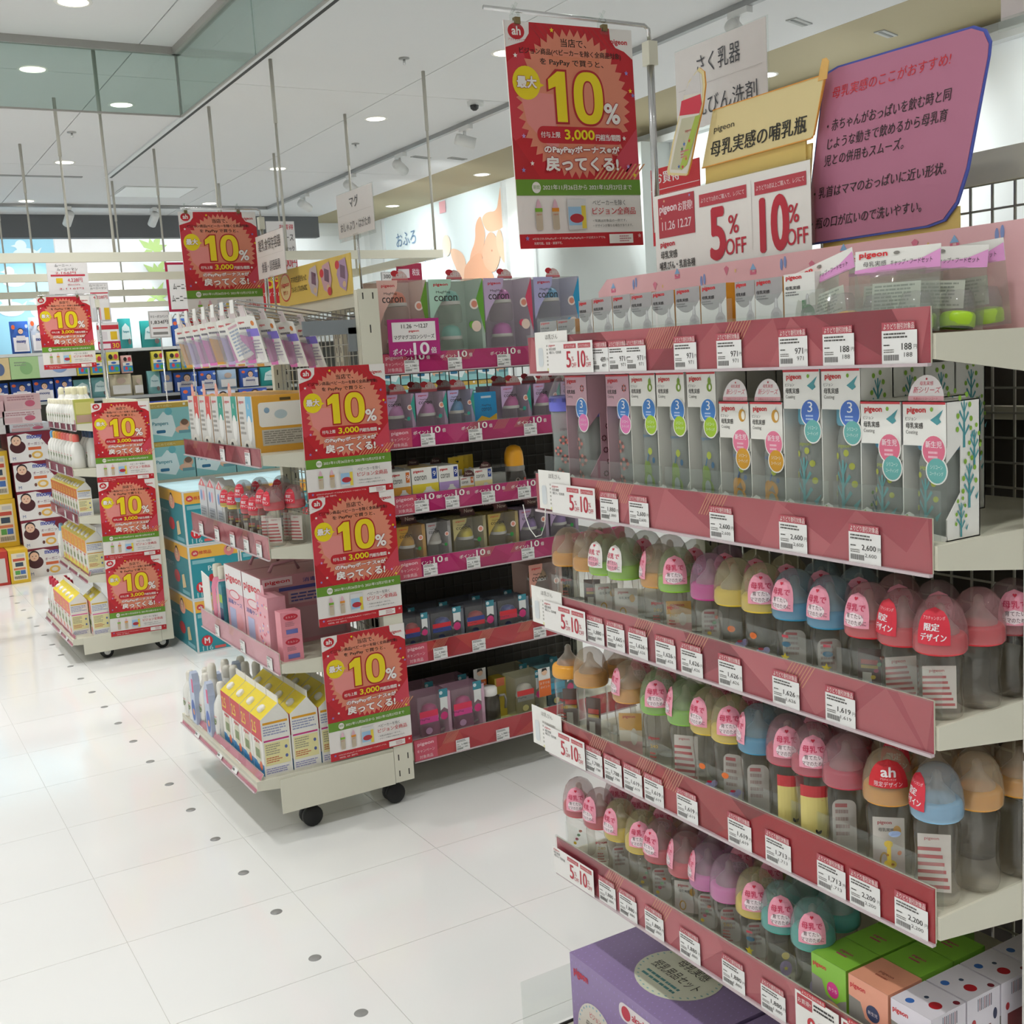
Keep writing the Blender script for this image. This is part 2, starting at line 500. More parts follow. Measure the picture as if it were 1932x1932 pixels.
# track with spotlights, along the wall side and along the back
TRK = mat('track_grey', '9b9c9c', 0.4, 0.3, noise=0.03)
o = empty('light_track', 'grey ceiling light track running beside the bath wall', 'track', (4.03, 0, HC))
MB().box(-0.018, 0.018, -3.0, 11.47, -0.03, 0, TRK).build('rail', o)
o = empty('light_track', 'grey ceiling light track running along the back of the shop', 'track', (0, 11.48, HC))
MB().box(-5.0, 4.03, -0.018, 0.018, -0.03, 0, TRK).build('rail', o)
SPW = mat('spotlight_white', 'dcdcda', 0.35, noise=0.02)
SPD = mat('spotlight_inside', '55544f', 0.4, 0.3, noise=0.05)
def spotlight(loc, aim, label):
    o = empty('track_spotlight', label, 'spotlight', loc, 0, 'track spotlights')
    MB().box(-0.02, 0.02, -0.09, 0.05, -0.06, -0.03, SPW).build('adapter', o)
    MB().box(-0.008, 0.008, -0.008, 0.008, -0.1, -0.06, SPW).build('bracket', o)
    d = (Vector(aim) - Vector((loc[0], loc[1], loc[2] - 0.13))).normalized()
    q = d.to_track_quat('-Z', 'Y').to_euler()
    MB().lathe([(0.0, 0.075), (0.036, 0.07), (0.04, 0.05), (0.04, -0.075), (0.033, -0.075), (0.03, -0.05)], SPW, 18).build('barrel', o, (0, 0, -0.13), q)
    MB().lathe([(0.03, -0.05), (0.0, -0.045)], SPD, 16).build('reflector', o, (0, 0, -0.13), q)
    l = bpy.data.lights.new('spot_lamp', 'SPOT'); l.energy = SPOT_W; l.spot_size = RAD(66); l.spot_blend = 0.7; l.color = (0.94, 1.0, 1.0); l.shadow_soft_size = 0.03
    lo = bpy.data.objects.new('spot_lamp', l); COL.objects.link(lo); lo.parent = o
    lo.location = Vector((0, 0, -0.13)) + d * 0.085; lo.rotation_euler = q
for i, (y, ya) in enumerate(((2.9, 3.4), (4.41, 5.0), (7.24, 6.3), (8.32, 9.7), (9.32, 10.5), (10.45, 11.6))):
    spotlight((4.03, y, HC), (5.7, ya, 2.35), 'white cylinder spotlight on the wall-side track, %s from the near end' % ORD[i])
for i, x in enumerate((0.6, 2.07, 2.86)):
    spotlight((x, 11.48, HC), (x - 0.3, 12.7, 1.9), ('white cylinder spotlight on the back track, out of view', 'white cylinder spotlight on the back track, tilted one by three rods', 'white cylinder spotlight on the back track behind a rod, lens towards us')[i])
# cove lamp hidden above the back wall's lit panels: a real tube in the recess
o = empty('cove_lamp', 'white light tube in the recess behind the dark grey band', 'lamp', (0, 12.36, 3.0))
MB().tube([(-4.8, 0, 0), (4.8, 0, 0)], 0.016, glow('cove_tube', 'f2fbff', COVE_W * 6), 8).build('tube', o)
area('cove_light', (0.5, 0.03, -0.02), (RAD(25), 0, 0), 9.0, COVE_W * 36, (0.93, 0.98, 1.0), o, 170, 'RECTANGLE', 0.05)

# hanging cream grid and its rods
ROW = (6.03, 7.2, 8.63, 10.1)
o = empty('hanging_display_grid', 'cream horizontal display grid hung from the ceiling on thin rods', 'display grid', (0, 0, 2.05))
for y in ROW:
    MB().box(-3.2, 3.15, y - 0.02, y + 0.02, 0, 0.045, CREAM).build('cross_bar', o)
for x in (-2.1, 3.13):
    MB().box(x - 0.02, x + 0.02, 6.03, 10.1, 0.001, 0.044, CREAMD).build('side_bar', o)
RODM = mat('hanging_rod', 'bdbab0', 0.4, 0.2, noise=0.03)
for y in ROW:
    for x in (-2.0, -0.4, 1.29, 2.2, 3.11):
        a = MB().tube([(x, y, 0.04), (x, y, 1.05)], 0.0075, RODM)
        a.build('rod', o)
        MB().tube([(x, y, 0.72), (x, y, 1.05)], 0.0105, RODM).build('rod_sleeve', o)

# ------------------------------------------------------------------ the red campaign poster
RED, WHT, YEL, BLK = 'c4202c', 'f4efea', 'f0d81c', '2a2622'
def mini_bottle(p, cx, y0, h, ring):
    p.rrect(cx - h * .13, y0, cx + h * .13, y0 + h * .62, h * .05, 'c9bba4')
    p.up(); p.rect(cx - h * .14, y0 + h * .58, cx + h * .14, y0 + h * .7, ring)
    p.poly([(cx - h * .11, y0 + h * .7), (cx + h * .11, y0 + h * .7), (cx + h * .06, y0 + h * .9), (cx, y0 + h), (cx - h * .06, y0 + h * .9)], 'e2b8c6')
    p.text('pigeon', cx, y0 + h * .46, h * .06, RED, w=h * .18)
def poster_print(k):
    p = Print(k, 0.00022); H = 1.417
    t = lambda f: H * (1 - f)
    p.rect(0, 0, 1, H, 'f1ece8')
    p.up()
    p.rect(0.0, t(.69), 1.0, H, RED)
    p.rect(0.0, 0.0, 1.0, t(.935), RED)
    p.up()
    p.poly([(0, t(.18)), (.12, t(.12)), (.30, t(.42)), (.02, t(.52)), (0, t(.5))], 'd03a48')
    p.poly([(1, t(.45)), (.8, t(.6)), (1, t(.72))], 'd24456'); p.poly([(0, t(.5)), (.2, t(.69)), (0, t(.69))], 'b81f2a')
    for i in range(16):
        a = .18 + i * .045
        p.poly([(a, t(.004)), (a + .008, t(.004)), (a + .13, t(.10)), (a + .122, t(.10))], 'b3333a')
    for i in range(10):
        a = .62 + i * .036
        p.poly([(a, t(.688)), (a + .014, t(.688)), (a + .11, t(.615)), (a + .096, t(.615))], 'e0a070')
    p.up()
    n = 46
    pts = []
    for i in range(2 * n):
        a = math.pi * i / n; r = 1.0 if i % 2 else .9
        pts.append((.5 + .45 * r * math.cos(a), t(.352) + .475 * r * math.sin(a)))
    c = len(pts)
    p.add([p.P(.5, t(.352))] + [p.P(*q) for q in pts], [(0, 1 + i, 1 + (i + 1) % c) for i in range(c)], ink('e28c72'))
    p.up()
    p.poly([(.08, t(.30)), (.34, t(.31)), (.40, t(.52)), (.3, t(.56)), (.12, t(.44))], 'e8918c')
    p.poly([(.32, t(.14)), (.72, t(.14)), (.64, t(.6)), (.36, t(.6))], 'df8767')
    # white corners
    for sx, x0 in ((1, 0.0), (-1, 1.0)):
        p.poly([(x0, H), (x0 + sx * .185, H), (x0 + sx * .18, t(.05)), (x0 + sx * .14, t(.085)), (x0 + sx * .07, t(.1)), (x0, t(.115 if sx > 0 else .135))][::sx], 'f1ece8')
    p.rect(0, t(.762), 1, t(.69), '69962e')
    p.up()
    # marks and lettering
    p.oval(.085, t(.044), .062, .05, RED)
    p.up(); p.text('ah', .085, t(.06), .052, WHT, bold=.05); p.text('アカチャンホンポ', .085, t(.086), .016, RED, w=.125)
    p.text('pigeon', .89, t(.076), .04, RED, w=.135, bold=.045)
    p.text('当店で、', .52, t(.098), .052, BLK, w=.2, bold=.01)
    p.text('ビジョン商品(ベビーカーを除く全商品対象)', .5, t(.142), .045, BLK, w=.8, bold=.015)
    p.text('を PayPay で買うと、', .5, t(.186), .046, BLK, w=.5, bold=.02)
    p.oval(.135, t(.265), .105, .105, YEL); p.poly([(.22, t(.26)), (.27, t(.272)), (.21, t(.29))], YEL)
    p.rrect(.19, t(.528), .88, t(.452), .05, RED)
    def digit1(g, col):
        p.poly([(.355 - g, t(.432) - g), (.435 + g, t(.432) - g), (.435 + g, t(.208) + g), (.375 - g, t(.208) + g), (.30 - g, t(.245) - g * .2), (.30 - g, t(.29) - g), (.355 - g, t(.275) - g)], col)
    def digit0(g, col, rx=.117, ry=.166):
        pts = []
        for i in range(48):
            a = 2 * math.pi * i / 48; ca, sa = math.cos(a), math.sin(a)
            pts.append((.612 + (rx + g) * math.copysign(abs(ca) ** .8, ca), t(.321) + (ry + g) * math.copysign(abs(sa) ** .8, sa)))
        p.poly(pts, col)
    DR = 'b3202a'
    p.up(); digit1(.014, DR); digit0(.014, DR)
    p.up(); digit1(0, YEL); digit0(0, YEL)
    p.up(); digit0(.01, DR, .036, .1)
    p.up(); digit0(0, 'e28c72', .036, .1)
    for l, b, col in ((0, .1, DR), (1, .02, None)):
        p.up()
        p.text('最大', .135, t(.287), .07, col or WHT, w=.145, bold=.045 + b * .6)
        p.text('%', .795, t(.432), .125, col or WHT, w=.12, bold=.045 + b * .6)
        p.text('のPayPayボーナス※が', .535, t(.576), .052, col or WHT, w=.6, bold=.045 + b)
        p.text('戻ってくる!', .53, t(.65), .088, col or WHT, w=.58, bold=.05 + b * .8)
    p.text('付与上限', .29, t(.504), .038, WHT, w=.15, bold=.02)
    p.text('3,000', .52, t(.515), .068, YEL, w=.235, bold=.05)
    p.text('円相当/期間', .75, t(.513), .042, WHT, w=.2, bold=.03)
    p.oval(.15, t(.727), .034, .036, WHT); p.up(); p.text('期間', .15, t(.735), .026, '69962e', w=.05)
    p.text('2021年11月26日から 2021年12月27日まで', .56, t(.738), .034, WHT, w=.72, bold=.02)
    mini_bottle(p, .155, t(.918), .2, '7db52f'); mini_bottle(p, .285, t(.918), .2, 'e0912a')
    p.rect(.38, t(.92), .53, t(.78), 'dcdcdc'); p.up()
    p.rect(.385, t(.9), .525, t(.815), '9cc3e2'); p.rect(.49, t(.915), .525, t(.81), 'e8cf4a'); p.up(); p.oval(.45, t(.868), .055, .03, 'b8303c')
    p.text('ベビーカーを除く', .72, t(.81), .036, BLK, w=.27, al='c'); p.text('ピジョン全商品', .76, t(.853), .048, RED, w=.36, bold=.015)
    p.text('・写真は対象品の一例です。', .72, t(.887), .018, BLK, w=.28); p.text('・デザインが異なる場合があります。', .745, t(.91), .018, BLK, w=.33)
    p.text('※付与されるPayPayボーナスはPayPay/PayPayカード公式ストアでも', .38, t(.965), .018, WHT, w=.58); p.text('利用可能。出金・譲渡不可。', .21, t(.985), .018, WHT, w=.22)
    p.rect(.705, t(.988), .905, t(.945), 'f4efea'); p.up(); p.lines(.79, t(.983), .89, t(.95), 3, 'c98a92', 5)
    for i, (x, f, h) in enumerate(((.35, .03, YEL), (.06, .15, WHT), (.93, .2, '8a86c8'), (.955, .28, YEL), (.975, .3, '8a86c8'), (.08, .5, 'c9a0d8'), (.13, .62, WHT), (.06, .65, '8a86c8'), (.9, .63, 'c9a0d8'), (.95, .67, YEL), (.88, .5, WHT), (.05, .955, '8a86c8'), (.96, .955, 'e8b0b0'))):
        p.star(x, t(f), .017, h)
    return p
PW, PH = 0.289, 0.4095
poster_me = poster_print(PW).mesh('print')
board_me = MB().prism([(0.004, 0), (PW - 0.004, 0), (PW, 0.005), (PW, PH), (0, PH), (0, 0.005)], 0.0, 0.0025, PAPER).mesh('board')
def poster(x, y, z, label, roll=0.0, pitch=0.0, clips=False):
    o = empty('poster', label, 'poster', (x, y, z), 0, 'red campaign posters')
    o.rotation_euler = (pitch, roll, 0)
    link('board', board_me, o); link('print', poster_me, o)
    if clips:
        for cx in (.09, .77):
            c = MB().box(cx * PW - .009, cx * PW + .009, -.004, .006, PH - .012, PH + .012, ACRYL)
            c.tube([(cx * PW - .008, 0, PH + .012), (cx * PW, -.008, PH + .03)], .003, ACRYL).tube([(cx * PW + .008, 0, PH + .012), (cx * PW, .008, PH + .03)], .003, ACRYL)
            k = c.build('clip', o)
            MB().box(cx * PW - .004, cx * PW + .007, -.006, .004, PH - .006, PH + .006, mat('clip_spring', '8a7a55', .3, .7, noise=.05)).build('spring', k)
    return o
def poster_pole(x, y, z0, ztop, reach, label):
    """steel pole with a hook arm that reaches to -x"""
    o = empty('poster_stand', label, 'stand', (x, y, z0), 0)
    MB().tube([(0, 0, 0), (0, 0, ztop - z0 - .07)], .0075, STEEL, 10).build('pole', o)
    MB().tube([(0, 0, ztop - z0 - .03), (-.002, 0, ztop - z0 - .006), (-.012, 0, ztop - z0), (-reach, 0, ztop - z0)], .0042, STEEL, 8).build('arm', o)
    MB().box(-.011, .011, -.011, .011, ztop - z0 - .075, ztop - z0 - .03, CREAM).build('joint', o)
    return o

# ------------------------------------------------------------------ shelf units
def tri_strip(p, L, h, base, tones, seed):
    """printed strip: faceted triangles and fine stripes in sister colours"""
    g = random.Random(seed)
    p.rect(0, 0, L, h, base, .14); p.up()
    x = -.02
    while x < L:
        w = .1 + g.random() * .12
        a, b, c = max(0, x), min(L, x + w), min(L, max(0, x + w * (.2 + .6 * g.random())))
        p.poly([(a, 0), (b, 0), (c, h)] if g.random() < .5 else [(a, h), (c, 0), (b, h)], g.choice(tones), .14)
        x += w * .7
    p.up()
    for k in range(max(1, int(L / .3))):
        x = L * g.random() * .9 + .01
        for i in range(8):
            xx = x + i * .006
            if xx + .03 < L:
                p.poly([(xx, h * .5), (xx + .0018, h * .5), (xx + .026, h), (xx + .0242, h)], 'd9a07e', .22)
    p.up()
_tags = {}
def price_tag_me(price, head=True):
    key = (price, head)
    if key not in _tags:
        p = Print(1.0, .0002)
        if head:
            p.rect(0, .036, .05, .046, 'b8505c'); p.up(); p.text('よりどり割引対象品', .026, .0375, .0072, WHT, w=.046); p.l = 1
        p.rect(0, -.004, .053, .036, 'efeeec'); p.up()
        p.lines(.003, .026, .04, .034, 2, '55524e', 7); p.lines(.003, .017, .014, .02, 1, '44413d', 9); p.bars(.003, .0, .026, .007, '4a4744'); p.lines(.003, .009, .02, .014, 2, '77736e', 3)
        if price:
            p.text(price, .045, .0125, .008, '33302d', w=.0042 * len(price) + .002, al='r', bold=.02); p.text(price, .046, .004, .0055, '55524e', al='r', w=.0034 * len(price) + .002); p.text('円', .0505, .0135, .005, '66625c')
        _tags[key] = p.mesh('price_tag')
    return _tags[key]
def sale_card_me(big=True):
    p = Print(1.0, .0002)
    p.rect(-.002, -.006, .138, .048, 'f2efec'); p.up()
    p.text('pigeon', .012, .04, .005, RED, w=.02, bold=.02)
    p.text('母乳実感', .013, .034, .005, BLK, w=.022); p.text('哺乳びん・乳首各種', .022, .028, .005, BLK, w=.038)
    p.rect(.05, .036, .088, .044, 'c05058'); p.rect(.094, .036, .132, .044, 'c05058'); p.up()
    p.text('よりどり2点', .069, .0375, .0045, WHT, w=.03); p.text('よりどり3点以上', .113, .0375, .0045, WHT, w=.034)
    for s_, x in (('5', .064), ('10', .104)):
        p.text(s_, x, .003, .028, 'b8283a', w=.011 * len(s_) + (.002 if len(s_) == 1 else 0), bold=.03)
        p.text('%', x + .013 + .004 * (len(s_) - 1), .014, .008, 'b8283a'); p.text('OFF', x + .016 + .004 * (len(s_) - 1), .003, .008, 'b8283a', w=.015)
    return p.mesh('sale_card')
SALE = None
def price_rail(parent, L, h, loc, style, tags=(), seed=1, card=None, tilt=0.0, leaf=True):
    global SALE
    p = Print(1.0, .0002)
    p.s = None
    if style == 'magenta':
        tri_strip(p, L, h, 'c2377a', ['cc4a88', 'b82f70', 'c63a80'], seed)
    elif style == 'red':
        tri_strip(p, L, h, 'b8303c', ['c2414a', 'a82732', 'c84a48'], seed)
    elif style == 'deep':
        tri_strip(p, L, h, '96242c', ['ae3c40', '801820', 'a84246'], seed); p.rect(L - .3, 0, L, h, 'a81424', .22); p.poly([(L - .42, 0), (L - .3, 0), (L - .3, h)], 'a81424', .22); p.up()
    elif style == 'pale':
        tri_strip(p, L, h, 'd490a2', ['d896a8', 'cc8498', 'd08c9e'], seed)
    else:
        tri_strip(p, L, h, 'ac505c', ['c26c74', '943f4b', 'b8626a'], seed)
    p.box(0, L, .0, .0025, 0, h, CREAMD)
    p.box(0, L, -.004, .0, h - .0005, h + .004, ACRYL)
    p.box(0, L, -.006, .001, -.004, .0, mat('rail_lip', 'c9b9bd', .25, noise=.02))
    p.box(0, L, -.0028, -.0024, .0, h, clear('rail_cover', 'fcf8f8', .0, 'f0e8e8', .05, .5))
    r = p.build('price_rail', parent, loc, (tilt, 0, 0))
    for x, pr in tags:
        link('price_tag', price_tag_me(pr, style not in ('magenta', 'pale', 'red')), r, (x - .0265, -.0034, .004))
    if style == 'magenta':
        t = Print(1.0, .0002)
        for x, pr in tags:
            t.text('ポイント', x - .022, h * .62, h * .18, WHT, w=.06, bold=.03); t.text('10', x + .031, h * .62, h * .32, WHT, w=.034, bold=.04); t.text('倍', x + .062, h * .62, h * .2, WHT, bold=.02)
        t.build('lettering', r, (0, -.003, 0))
    if style in ('magenta', 'red') and card:
        t = Print(1.0, .0002)
        t.rect(0, .001, .085, h - .002, 'cb5468'); t.up(); t.text('pigeon', .042, h * .66, .013, 'f0c4cc', w=.06, bold=.05); t.text('キャンペーン', .042, h * .36, .012, 'f0d4d8', w=.066); t.text('対象商品', .042, h * .08, .012, 'f0d4d8', w=.05)
        t.build('campaign_card', r, (.002, -.0032, 0))
    elif card:
        if SALE is None:
            SALE = sale_card_me()
        t = Print(1.0, .0002)
        cx, w = card
        if leaf:
            t.box(cx - .118, cx - .012, -.001, .0, .004, h + .008, PAPER); t.up(6)
            t.text('ほ乳びん', cx - .062, h - .006, .009, '8a8680', w=.04); t.lines(cx - .08, .012, cx - .03, h - .014, 6, 'b9b5ae', seed); t.rect(cx - .08, .004, cx - .045, .009, 'e3dfa0'); t.rrect(cx - .108, .012, cx - .092, h - .02, .006, 'd8dde0')
            t.build('info_card', r, (0, -.004, 0))
        link('sale_card', SALE, r, (cx - .07, -.0075, .006), (0, 0, 0))
    return r
def wire_panel(L, z0, z1, pitch, m, d=.0016):
    b = MB()
    n = int(L / pitch)
    for i in range(n + 1):
        x = L * i / n; b.box(x - d, x + d, -d, d, z0, z1, m)
    n = int((z1 - z0) / pitch)
    for i in range(n + 1):
        z = z0 + (z1 - z0) * i / n; b.box(0, L, -d * 2.2, -d * .4, z - d, z + d, m)
    return b
SLOTM = mat('slot_dark', '3a3832', .6, noise=.05)
def upright(x, y, z0, z1, w=.065, side=1):
    b = MB().box(x - .014, x + .014, y - w / 2, y + w / 2, z0, z1, CREAM)
    k = 0
    z = z0 + .06
    while z < z1 - .04:
        b.box(x - .0143, x + .0143, y - w * .28 - .002, y - w * .28 + .002, z, z + .02, SLOTM)
        b.box(x - .0143, x + .0143, y + w * .28 - .002, y + w * .28 + .002, z, z + .02, SLOTM)
        z += .05
    return b
def shelf_board(L, d0, d1, z, th=.03, m=None):
    b = MB().box(0, L, d0, d1, z - .012, z, m or CREAMD)
    b.box(0, L, d0, d0 + .014, z - th, z - .0122, CREAM)
    for x in (0.0, L - .006):
        b.prism([(x, z - th), (x + .006, z - th), (x + .006, z - .0122), (x, z - .0122)], d0 + .0142, d1, CREAM)
    # slanting side brackets
    for x in (-.004, L):
        v = [(x, d0, z - th), (x, d1, z - .085), (x, d1, z), (x, d0, z), (x + .004, d0, z - th), (x + .004, d1, z - .085), (x + .004, d1, z), (x + .004, d0, z)]
        b.add(v, [(0, 1, 2, 3), (7, 6, 5, 4), (0, 4, 5, 1), (1, 5, 6, 2), (2, 6, 7, 3), (3, 7, 4, 0)], CREAM)
    return b
def caster(parent, x, y, hub=False, r=.034):
    c = MB().box(x - .012, x + .012, y - .018, y + .018, r * 1.25, .085, BLACK if not hub else STEEL).build('caster', parent)
    w = MB()
    for dx in (-.014, .014):
        w2 = MB().lathe([(0, -.01), (r * .9, -.01), (r, -.006), (r, .006), (r * .9, .01), (0, .01)], BLACK, 20)
        if hub:
            w2.lathe([(0, -.0115), (r * .5, -.0115), (r * .5, .0115), (0, .0115)], PAPER, 14)
        w.join(w2, Matrix.Translation((x + dx, y, r)) @ Matrix.Rotation(math.pi / 2, 4, 'Y'))
    w.build('wheel', c)
def shelf_unit(name, label, loc, rz, L, D, shelves, ztop, ends=(0, 1), hub=False, mesh=WIRE, casters=True, zfoot=.085):
    o = empty('gondola_shelving' if name is None else name, label, 'shelf unit', loc, rz)
    upright(.0145, D, zfoot, ztop).build('upright_post', o)
    upright(L - .0145, D, zfoot, ztop).build('upright_post', o)
    MB().box(.03, L - .03, D - .012, D + .012, ztop - .05, ztop - .002, CREAM).build('top_beam', o)
    w = wire_panel(L - .06, .2, ztop - .05, .038, mesh).build('wire_mesh', o, (.03, D, 0)); w['kind'] = 'stuff'
    for s in shelves:
        shelf_board(L, s['d'], D - .02, s['z'], m=s.get('m')).build('shelf_board', o)
        if 'style' in s:
            price_rail(o, L, s.get('h', .068), (0, s['d'] - .004, s['z'] - .034), s['style'], s.get('tags', ()), int(s['z'] * 1000), s.get('card'), s.get('tilt', 0.0), s.get('leaf', True))
    if casters:
        for x in (.06, L - .05):
            for y in (.07, D - .02):
                caster(o, x, y, hub)
    return o

# ------------------------------------------------------------------ near shelf unit with the bottles
def ly(y):
    return 1.80 - y
def tg(ys, prices):
    return [(ly(y), p) for y, p in zip(ys, prices)]
near = shelf_unit('gondola_shelving', 'cream steel shelf unit close by, five tiers of baby bottles with pink price rails', (1.10, 1.80, 0), S90, .9, .42, [
    dict(z=1.471, d=.012, h=.066, style='pink', card=(ly(1.65), .13), tags=tg((1.57, 1.516, 1.468, 1.345, 1.247, 1.12, 1.04, .943), ('489', '971', '971', '971', '971', '971', '188', '188'))),
    dict(z=1.217, d=.012, style='pink', card=(ly(1.665), .13), tags=tg((1.562, 1.479, 1.276, 1.129, 1.002), ('1,880', '2,600', '2,600', '2,600', '2,600'))),
    dict(z=.990, d=.012, style='pink', card=(ly(1.715), .13), tags=tg((1.623, 1.562, 1.498, 1.424, 1.358, 1.268, 1.151, 1.049), ('1,880', '1,665', '1,626', '1,626', '1,626', '1,626', '1,626', '1,619'))),
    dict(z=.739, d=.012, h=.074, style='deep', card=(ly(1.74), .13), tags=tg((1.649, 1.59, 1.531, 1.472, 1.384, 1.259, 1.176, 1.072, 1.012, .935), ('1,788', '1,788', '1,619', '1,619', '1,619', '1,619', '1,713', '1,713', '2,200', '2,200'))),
    dict(z=.492, d=.012, h=.072, style='pink', card=(ly(1.733), .13), leaf=False, tags=tg((1.628, 1.564, 1.488, 1.392, 1.285, 1.196), ('1,880',) * 6)),
], 1.735, casters=False, zfoot=0.0)
b = MB().box(0, .94, -.06, .42, .02, .10, CREAMD).box(-.004, .944, -.064, -.0602, .085, .105, BLACK).box(-.004, -.0002, -.06, .42, .085, .105, BLACK)
b.build('base_deck', near, (-.04, 0, 0))
MB().box(-.062, -.058, -.06, .25, .10, .215, ACRYL).build('end_guard', near)
# special-price cards hooked on the lowest rail
t = Print(1.0, .0002)
for x0, first in ((.655, True), (.745, False)):
    t.rect(x0, -.02, x0 + .085, .062, 'f1eeea'); t.up(); t.rect(x0 + .004, .04, x0 + .034, .058, 'b8404a'); t.rect(x0 + .012, .06, x0 + .06, .068, 'c4303a'); t.up()
    t.text('お買得!!', x0 + .019, .045, .008, WHT, w=.026); t.text('よりどり割引対象品', x0 + .036, .0615, .005, WHT, w=.044)
    t.lines(x0 + .037, .044, x0 + .08, .056, 2, BLK, 4); t.text('980', x0 + .05, -.002, .032, 'c4303a', w=.05, bold=.03); t.up()
t.build('special_card', near, (0, .001, .466))
MB().tube([(-.03, -.006, 1.19), (-.022, -.006, 1.165), (-.01, -.006, 1.145), (.01, -.006, 1.132), (.03, -.006, 1.138), (.045, -.006, 1.16), (.05, -.006, 1.19)], .0010, PAPER, 5).build('bead_chain', near)
# low clear fences at the shelf fronts
for z in (1.475, 1.22, .993, .742, .495):
    f = MB()
    for k in range(5):
        x = .005 + k * .18
        f.box(x, x + .172, .0265, .0278, z, z + .062, ACRYL)
    f.build('front_guard', near)
# floor of things seen through the mesh: the back side of the unit
for z in (1.35, 1.12, .88, .62, .38):
    MB().box(0, .9, .44, .72, z - .02, z, CREAMD).build('rear_shelf', near)

def ring_profile(zb):
    return [(.0300, zb - .001), (.0322, zb + .002), (.0326, zb + .008), (.0318, zb + .019), (.0295, zb + .0225), (.0225, zb + .0235)]
def hood_profile(zb):
    return [(.0334, zb + .002), (.0338, zb + .009), (.0332, zb + .024), (.0312, zb + .038), (.0265, zb + .053), (.0195, zb + .063), (.0105, zb + .0685), (.0, zb + .07)]
def interp(prof, z):
    for (r0, z0), (r1, z1) in zip(prof, prof[1:]):
        if z0 <= z <= z1 and z1 > z0:
            return r0 + (r1 - r0) * (z - z0) / (z1 - z0)
    return prof[0][0] if z < prof[0][1] else prof[-1][0]
ZB = {160: .086, 240: .116}
BODYP = {160: [(0, .001), (.022, 0), (.0265, .003), (.0285, .010), (.0285, .022), (.0268, .040), (.0272, .052), (.0288, .066), (.0284, .078), (.0245, .084), (.0238, .088)],
         240: [(0, .001), (.022, 0), (.0265, .003), (.0292, .012), (.0292, .030), (.0274, .055), (.0278, .070), (.0296, .090), (.0290, .106), (.0248, .113), (.0238, .118)]}
_bm = {}
def bmesh_for(key, fn):
    if key not in _bm:
        _bm[key] = fn()
    return _bm[key]
def sticker_me(size, kind):
    zb = ZB[size]; prof = hood_profile(zb)
    p = Print(1.0, .00025); p.l = 3
    z0, z1 = zb + .014, zb + .060
    base = {'pink': 'f0a0b4', 'white': 'f4efec', 'red': 'dc2f44', 'ah': 'd2222e'}[kind]
    n = 10
    if kind == 'ah':
        z0 = zb + .026; z1 = zb + .062
    hw = lambda u: .0205 * math.sqrt(max(0.0, 1 - max(0, (u - .25) / .75) ** 2.2)) if kind != 'ah' else .027 * math.sqrt(max(0, 1 - u ** 2))
    for i in range(n):
        ua, ub = i / n, (i + 1) / n
        for k in range(6):
            fa, fb = -1 + k / 3, -1 + (k + 1) / 3
            p.poly([(hw(ua) * fa, z0 + (z1 - z0) * ua), (hw(ua) * fb, z0 + (z1 - z0) * ua), (hw(ub) * fb, z0 + (z1 - z0) * ub), (hw(ub) * fa, z0 + (z1 - z0) * ub)], base)
    p.up()
    if kind in ('pink', 'white'):
        p.patch(-.001, z0 + .011, .0145, .0095, 'f6e4e8' if kind == 'pink' else 'f3b0c0'); p.up()
        p.text('母乳で', 0, z0 + .0225, .0095, 'cf2f58', w=.029, bold=.02); p.text('育てたい', 0, z0 + .0125, .0065, '5a3a40', w=.024); p.text('ママのために', .001, z0 + .004, .0062, '5a3a40', w=.032)
        p.poly([(0, z0 + .036), (.0028, z0 + .0395), (.0014, z0 + .041), (0, z0 + .04), (-.0014, z0 + .041), (-.0028, z0 + .0395)], 'd02040')
    elif kind == 'red':
        p.text('アカチャンホンポ', 0, z0 + .031, .0048, 'f4d6da', w=.026); p.text('限定', -.002, z0 + .0175, .0095, 'f4eef0', w=.018, bold=.04); p.text('デザイン', 0, z0 + .005, .0095, 'f4eef0', w=.031, bold=.04)
    else:
        p.text('ah', 0, z0 + .015, .012, 'f6eef0', w=.018, bold=.05); p.text('アカチャンホンポ', 0, z0 + .0105, .0028, 'f2dadc', w=.02); p.text('限定デザイン', 0, z0 + .002, .0068, 'f4e6e8', w=.036)
    p.bend(lambda z: interp(prof, z) + .0002)
    return p.mesh('sticker')
